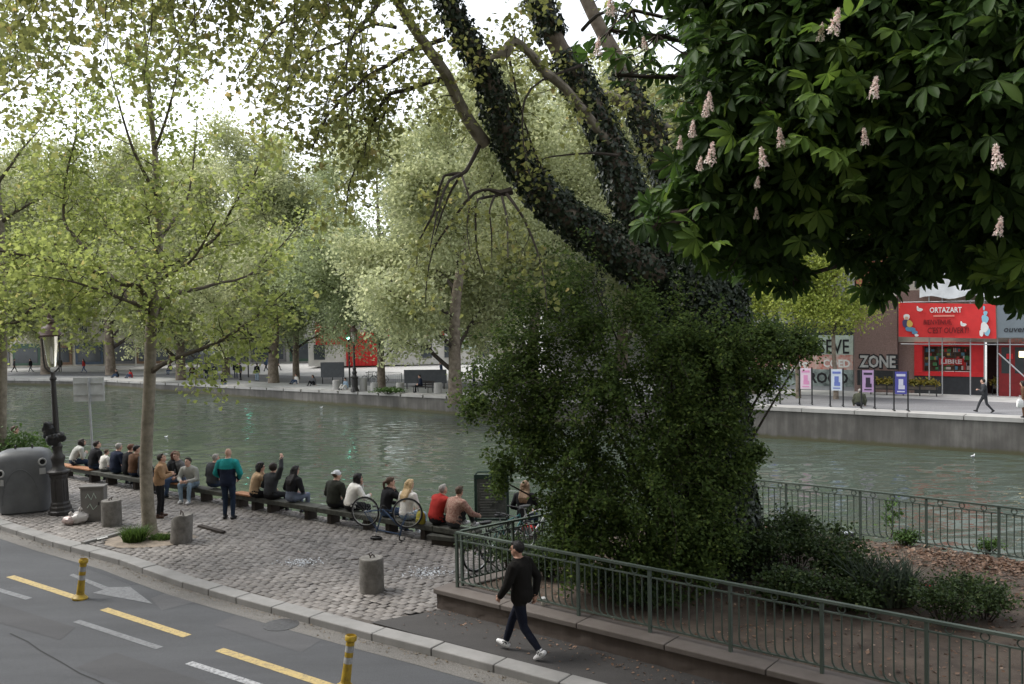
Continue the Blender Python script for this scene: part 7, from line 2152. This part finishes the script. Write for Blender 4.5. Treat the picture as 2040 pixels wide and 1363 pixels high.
kinds = {'p': (far_tree, ('far_plane_tree', 20, 9.4, 2.3, 21, .27, 56000, L_far, .42, .12, .1)), 'q': (far_tree, ('far_plane_tree', 21, 9.6, 2.6, 22, .27, 60000, L_far, .46, .14, .11)),
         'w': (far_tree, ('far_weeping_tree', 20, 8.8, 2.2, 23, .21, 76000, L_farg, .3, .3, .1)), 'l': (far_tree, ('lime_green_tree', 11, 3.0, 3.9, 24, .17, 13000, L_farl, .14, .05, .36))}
proto = {}
GTF = 'trees on the far bank'
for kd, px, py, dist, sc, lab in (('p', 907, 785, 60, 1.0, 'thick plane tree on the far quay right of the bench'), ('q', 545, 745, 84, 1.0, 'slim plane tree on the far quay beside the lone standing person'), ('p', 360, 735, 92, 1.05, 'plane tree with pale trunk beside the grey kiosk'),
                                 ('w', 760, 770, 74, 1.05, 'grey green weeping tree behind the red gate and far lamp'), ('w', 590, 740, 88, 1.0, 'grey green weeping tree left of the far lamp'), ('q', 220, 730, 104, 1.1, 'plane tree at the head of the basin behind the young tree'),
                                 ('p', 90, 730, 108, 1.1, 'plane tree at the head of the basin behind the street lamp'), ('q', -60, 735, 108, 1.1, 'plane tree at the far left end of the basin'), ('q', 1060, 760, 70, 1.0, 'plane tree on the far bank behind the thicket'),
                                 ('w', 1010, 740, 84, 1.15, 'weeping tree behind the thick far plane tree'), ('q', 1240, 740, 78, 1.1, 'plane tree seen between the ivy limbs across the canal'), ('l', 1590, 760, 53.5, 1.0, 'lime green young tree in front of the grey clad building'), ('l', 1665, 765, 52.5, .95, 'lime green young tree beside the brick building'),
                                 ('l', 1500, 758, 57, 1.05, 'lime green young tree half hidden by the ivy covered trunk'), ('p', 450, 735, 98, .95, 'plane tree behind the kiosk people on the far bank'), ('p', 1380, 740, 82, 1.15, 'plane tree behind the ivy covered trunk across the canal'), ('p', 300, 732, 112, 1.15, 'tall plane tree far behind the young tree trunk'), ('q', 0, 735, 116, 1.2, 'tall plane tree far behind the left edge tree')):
    if kd not in proto:
        proto[kd] = kinds[kd][0](*kinds[kd][1]); o = proto[kd]
    else: o = copy_tree(proto[kd])
    r_ = ray(px, py); x = r_.x * dist / r_.y
    o.location = (x, dist, far_z(x, dist)); o.scale = (sc,) * 3; o.rotation_euler = (0, 0, rnd.random() * 6.28)
    setp(o, lab, 'tree', GTF)

# ---- shrubs of the bed and the hedge at left
def shrub(label, c, rx, ry, h, n, leaf, mat, name='shrub', group='shrubs in the planting bed', lob=5):
    c = Vector(c); t = thing(name, label, 'shrub', c, group=group)
    cs = [(rng.normal() * rx * .38, rng.normal() * ry * .38, h * rng.uniform(.35, .72), rng.uniform(.35, .6)) for _ in range(lob * 3)]
    st = []; out = []
    for (x, y, z, k) in cs:
        st.append(smooth_path([(x * .3, y * .3, -.05, .012), (x * .8, y * .8, z * .6, .008), (x, y, z, .005), (x * 1.2 + rng.normal() * .05, y * 1.2, z + h * .28, .003)]))
        m = n // len(cs); v = rng.normal(size=(m, 3)); v /= np.linalg.norm(v, axis=1)[:, None]
        out.append(np.array((x, y, z)) + v * np.array((rx * k, ry * k, h * k * .62)) * (rng.random((m, 1)) ** .45) * (1 + .22 * rng.normal(size=(m, 1))))
    lp = np.vstack(out); lp = lp[lp[:, 2] > 0.02]
    mb = MB(); branch_tubes(mb, st, 5); mb.build('stems', m_twig, t, world=False)
    npmesh('leaves', place(lp, rng.uniform(.6, 1.3, len(lp)) * leaf, T_RH, (0, -.1, .8), (0, 0, -.2)), 4, T_RH[1], mat, t, off=np.zeros(3))
    return t


def bz(px, py):
    z = .35
    for _ in range(5):
        g = G(px, py, z); z = bed_z(g.x, g.y)
    return G(px, py, z)


for px, py, rx, ry, h, n, leaf, mat, lab in ((1010, 1128, .5, .4, .5, 2200, .07, L_shrub, 'low dark shrub in the bed corner behind the walking man'), (1290, 1215, .5, .35, .4, 1700, .06, L_shrub, 'low dark shrub just behind the near railing below the thicket'), (1700, 1215, .5, .4, .5, 2000, .06, L_shrub, 'dark shrub in front of the blade leaved plant'), (1085, 1150, .5, .4, .7, 2400, .065, L_shrub, 'dark shrub against the railing right of the walking man'), (1190, 1175, .5, .35, .45, 1800, .06, L_shrub, 'low shrub under the thicket behind the near railing'),
                                          (1490, 1150, .7, .6, .75, 3600, .065, L_shrub, 'broad dark shrub right of the big trunk'), (1590, 1130, .7, .6, .9, 4200, .065, L_shrub, 'tall dark shrub in the middle of the bed'), (1680, 1165, .65, .55, .75, 3600, .065, L_shrub, 'dark shrub left of the blade leaved plant'), (1560, 1210, .6, .5, .6, 2800, .065, L_shrub, 'dark shrub just behind the near railing in the middle'),
                                          (1880, 1235, .75, .5, .62, 3600, .055, L_shrub, 'bright edged shrub holding the red and white can'), (1960, 1230, .45, .4, .5, 1700, .055, L_shrub, 'small shrub right of the shrub with the can'), (1575, 1085, .35, .3, .5, 1400, .06, L_hedge, 'small paler shrub near the far railing packet'),
                                          (1430, 1120, .5, .4, .5, 2000, .06, L_shrub, 'dark shrub at the foot of the big trunk'), (1800, 1085, .3, .25, .35, 800, .06, L_hedge, 'low pale weeds at the foot of the sapling'), (1965, 1100, .4, .25, .3, 700, .05, L_hedge, 'low pale weeds along the far railing at right')):
    big_ = 1.15 if mat is L_shrub else 1.0
    shrub(lab, bz(px, py), rx * big_, ry * big_, h * (1.2 if mat is L_shrub else 1), int(n * (1.05 if mat is L_shrub else 1)), leaf, mat)
g = bz(1775, 1075); t = thing('sapling', 'thin bright green sapling in front of the far railing', 'sapling', g)
mb = MB(); ss = [smooth_path([(0, 0, 0, .016), (.03, 0, .4, .012), (-.02, .02, .8, .006)])]; ss += sprout(ss, .14, .25, .5, t0=.2, rmax=.007, up=.3); branch_tubes(mb, ss, 5); mb.build('stem', m_twig, t, world=False)
lp = along_points(ss[1:], 26, .06); npmesh('leaves', place(lp, rng.uniform(.06, .11, len(lp)), T_RH), 4, T_RH[1], L_hedge, t, off=np.zeros(3))
L_blade = leafmat('leaf_iris', (.045, .065, .045), (.11, .14, .1), .2)
tuft('blade_plant', 'grey green plant of long blade leaves beside the shrub with the can', 'plant', bz(1765, 1200), .45, 420, .75, L_blade, .35, .035)
shrub('bright green bush behind the grey recycling bin at the left edge', (-14.35, 25.7, 0), .95, .7, 2.0, 6500, .1, L_hedge, 'bush', None)
shrub('low green bush at the foot of the left edge tree', (-14.4, 24.9, 0), .6, .6, .9, 1800, .1, L_hedge, 'bush', None)
c = FG(770, 784); shrub('green weeds at the foot of the far bollards', c, 1.6, .5, .5, 900, .14, L_hedge, 'weeds', None)

# ---- fallen leaves on the soil and pavement
m_litter = leafmat('fallen_leaf', (.09, .05, .03), (.24, .15, .1), .1, c2=(.36, .27, .2))
n = 30000
xs = rng.uniform(-1, 13, n); ys = rng.uniform(4, 20.5, n); ok = inside(BED2, xs, ys); xs, ys = xs[ok], ys[ok]
w = np.exp(-((xs - 9.2) ** 2 + (ys - 15.2) ** 2) / 4.5); keep = rng.random(len(xs)) < .3 + .7 * w; xs, ys = xs[keep], ys[keep]
extra_ = rng.normal(size=(2600, 2)) * np.array((1.3, .7)); ex_ = np.stack([9.0 + extra_[:, 0] * .8 + extra_[:, 1] * .3, 15.9 - extra_[:, 0] * .7 + extra_[:, 1] * .5], 1)
ok = inside(BED2, ex_[:, 0], ex_[:, 1]); xs = np.concatenate([xs, ex_[ok, 0]]); ys = np.concatenate([ys, ex_[ok, 1]])
zs_ = np.array([bed_z(a, b) for a, b in zip(xs, ys)]) + .012
o = npmesh('fallen_leaves', place(np.stack([xs, ys, zs_], 1), rng.uniform(.02, .09, len(xs)) + .035 * rng.random(len(xs)) * (xs > 7), T_RH, (0, 0, 1.6)), 4, T_RH[1], m_litter)
setp(o, 'brown dead leaves scattered over the soil of the planting bed', 'fallen leaves', kind='stuff')
n = 420
s_ = rng.uniform(0, 9, n); tt_ = -np.abs(rng.normal(size=n)) * .35 + .03
pts = np.array([tuple(wp(a, b, .012)) for a, b in zip(s_, tt_)])
o = npmesh('wind_blown_leaves', place(pts, rng.uniform(.02, .06, n), T_RH, (0, 0, 2)), 4, T_RH[1], m_litter)
setp(o, 'small dry leaves and scraps blown along the foot of the low wall', 'fallen leaves', kind='stuff')
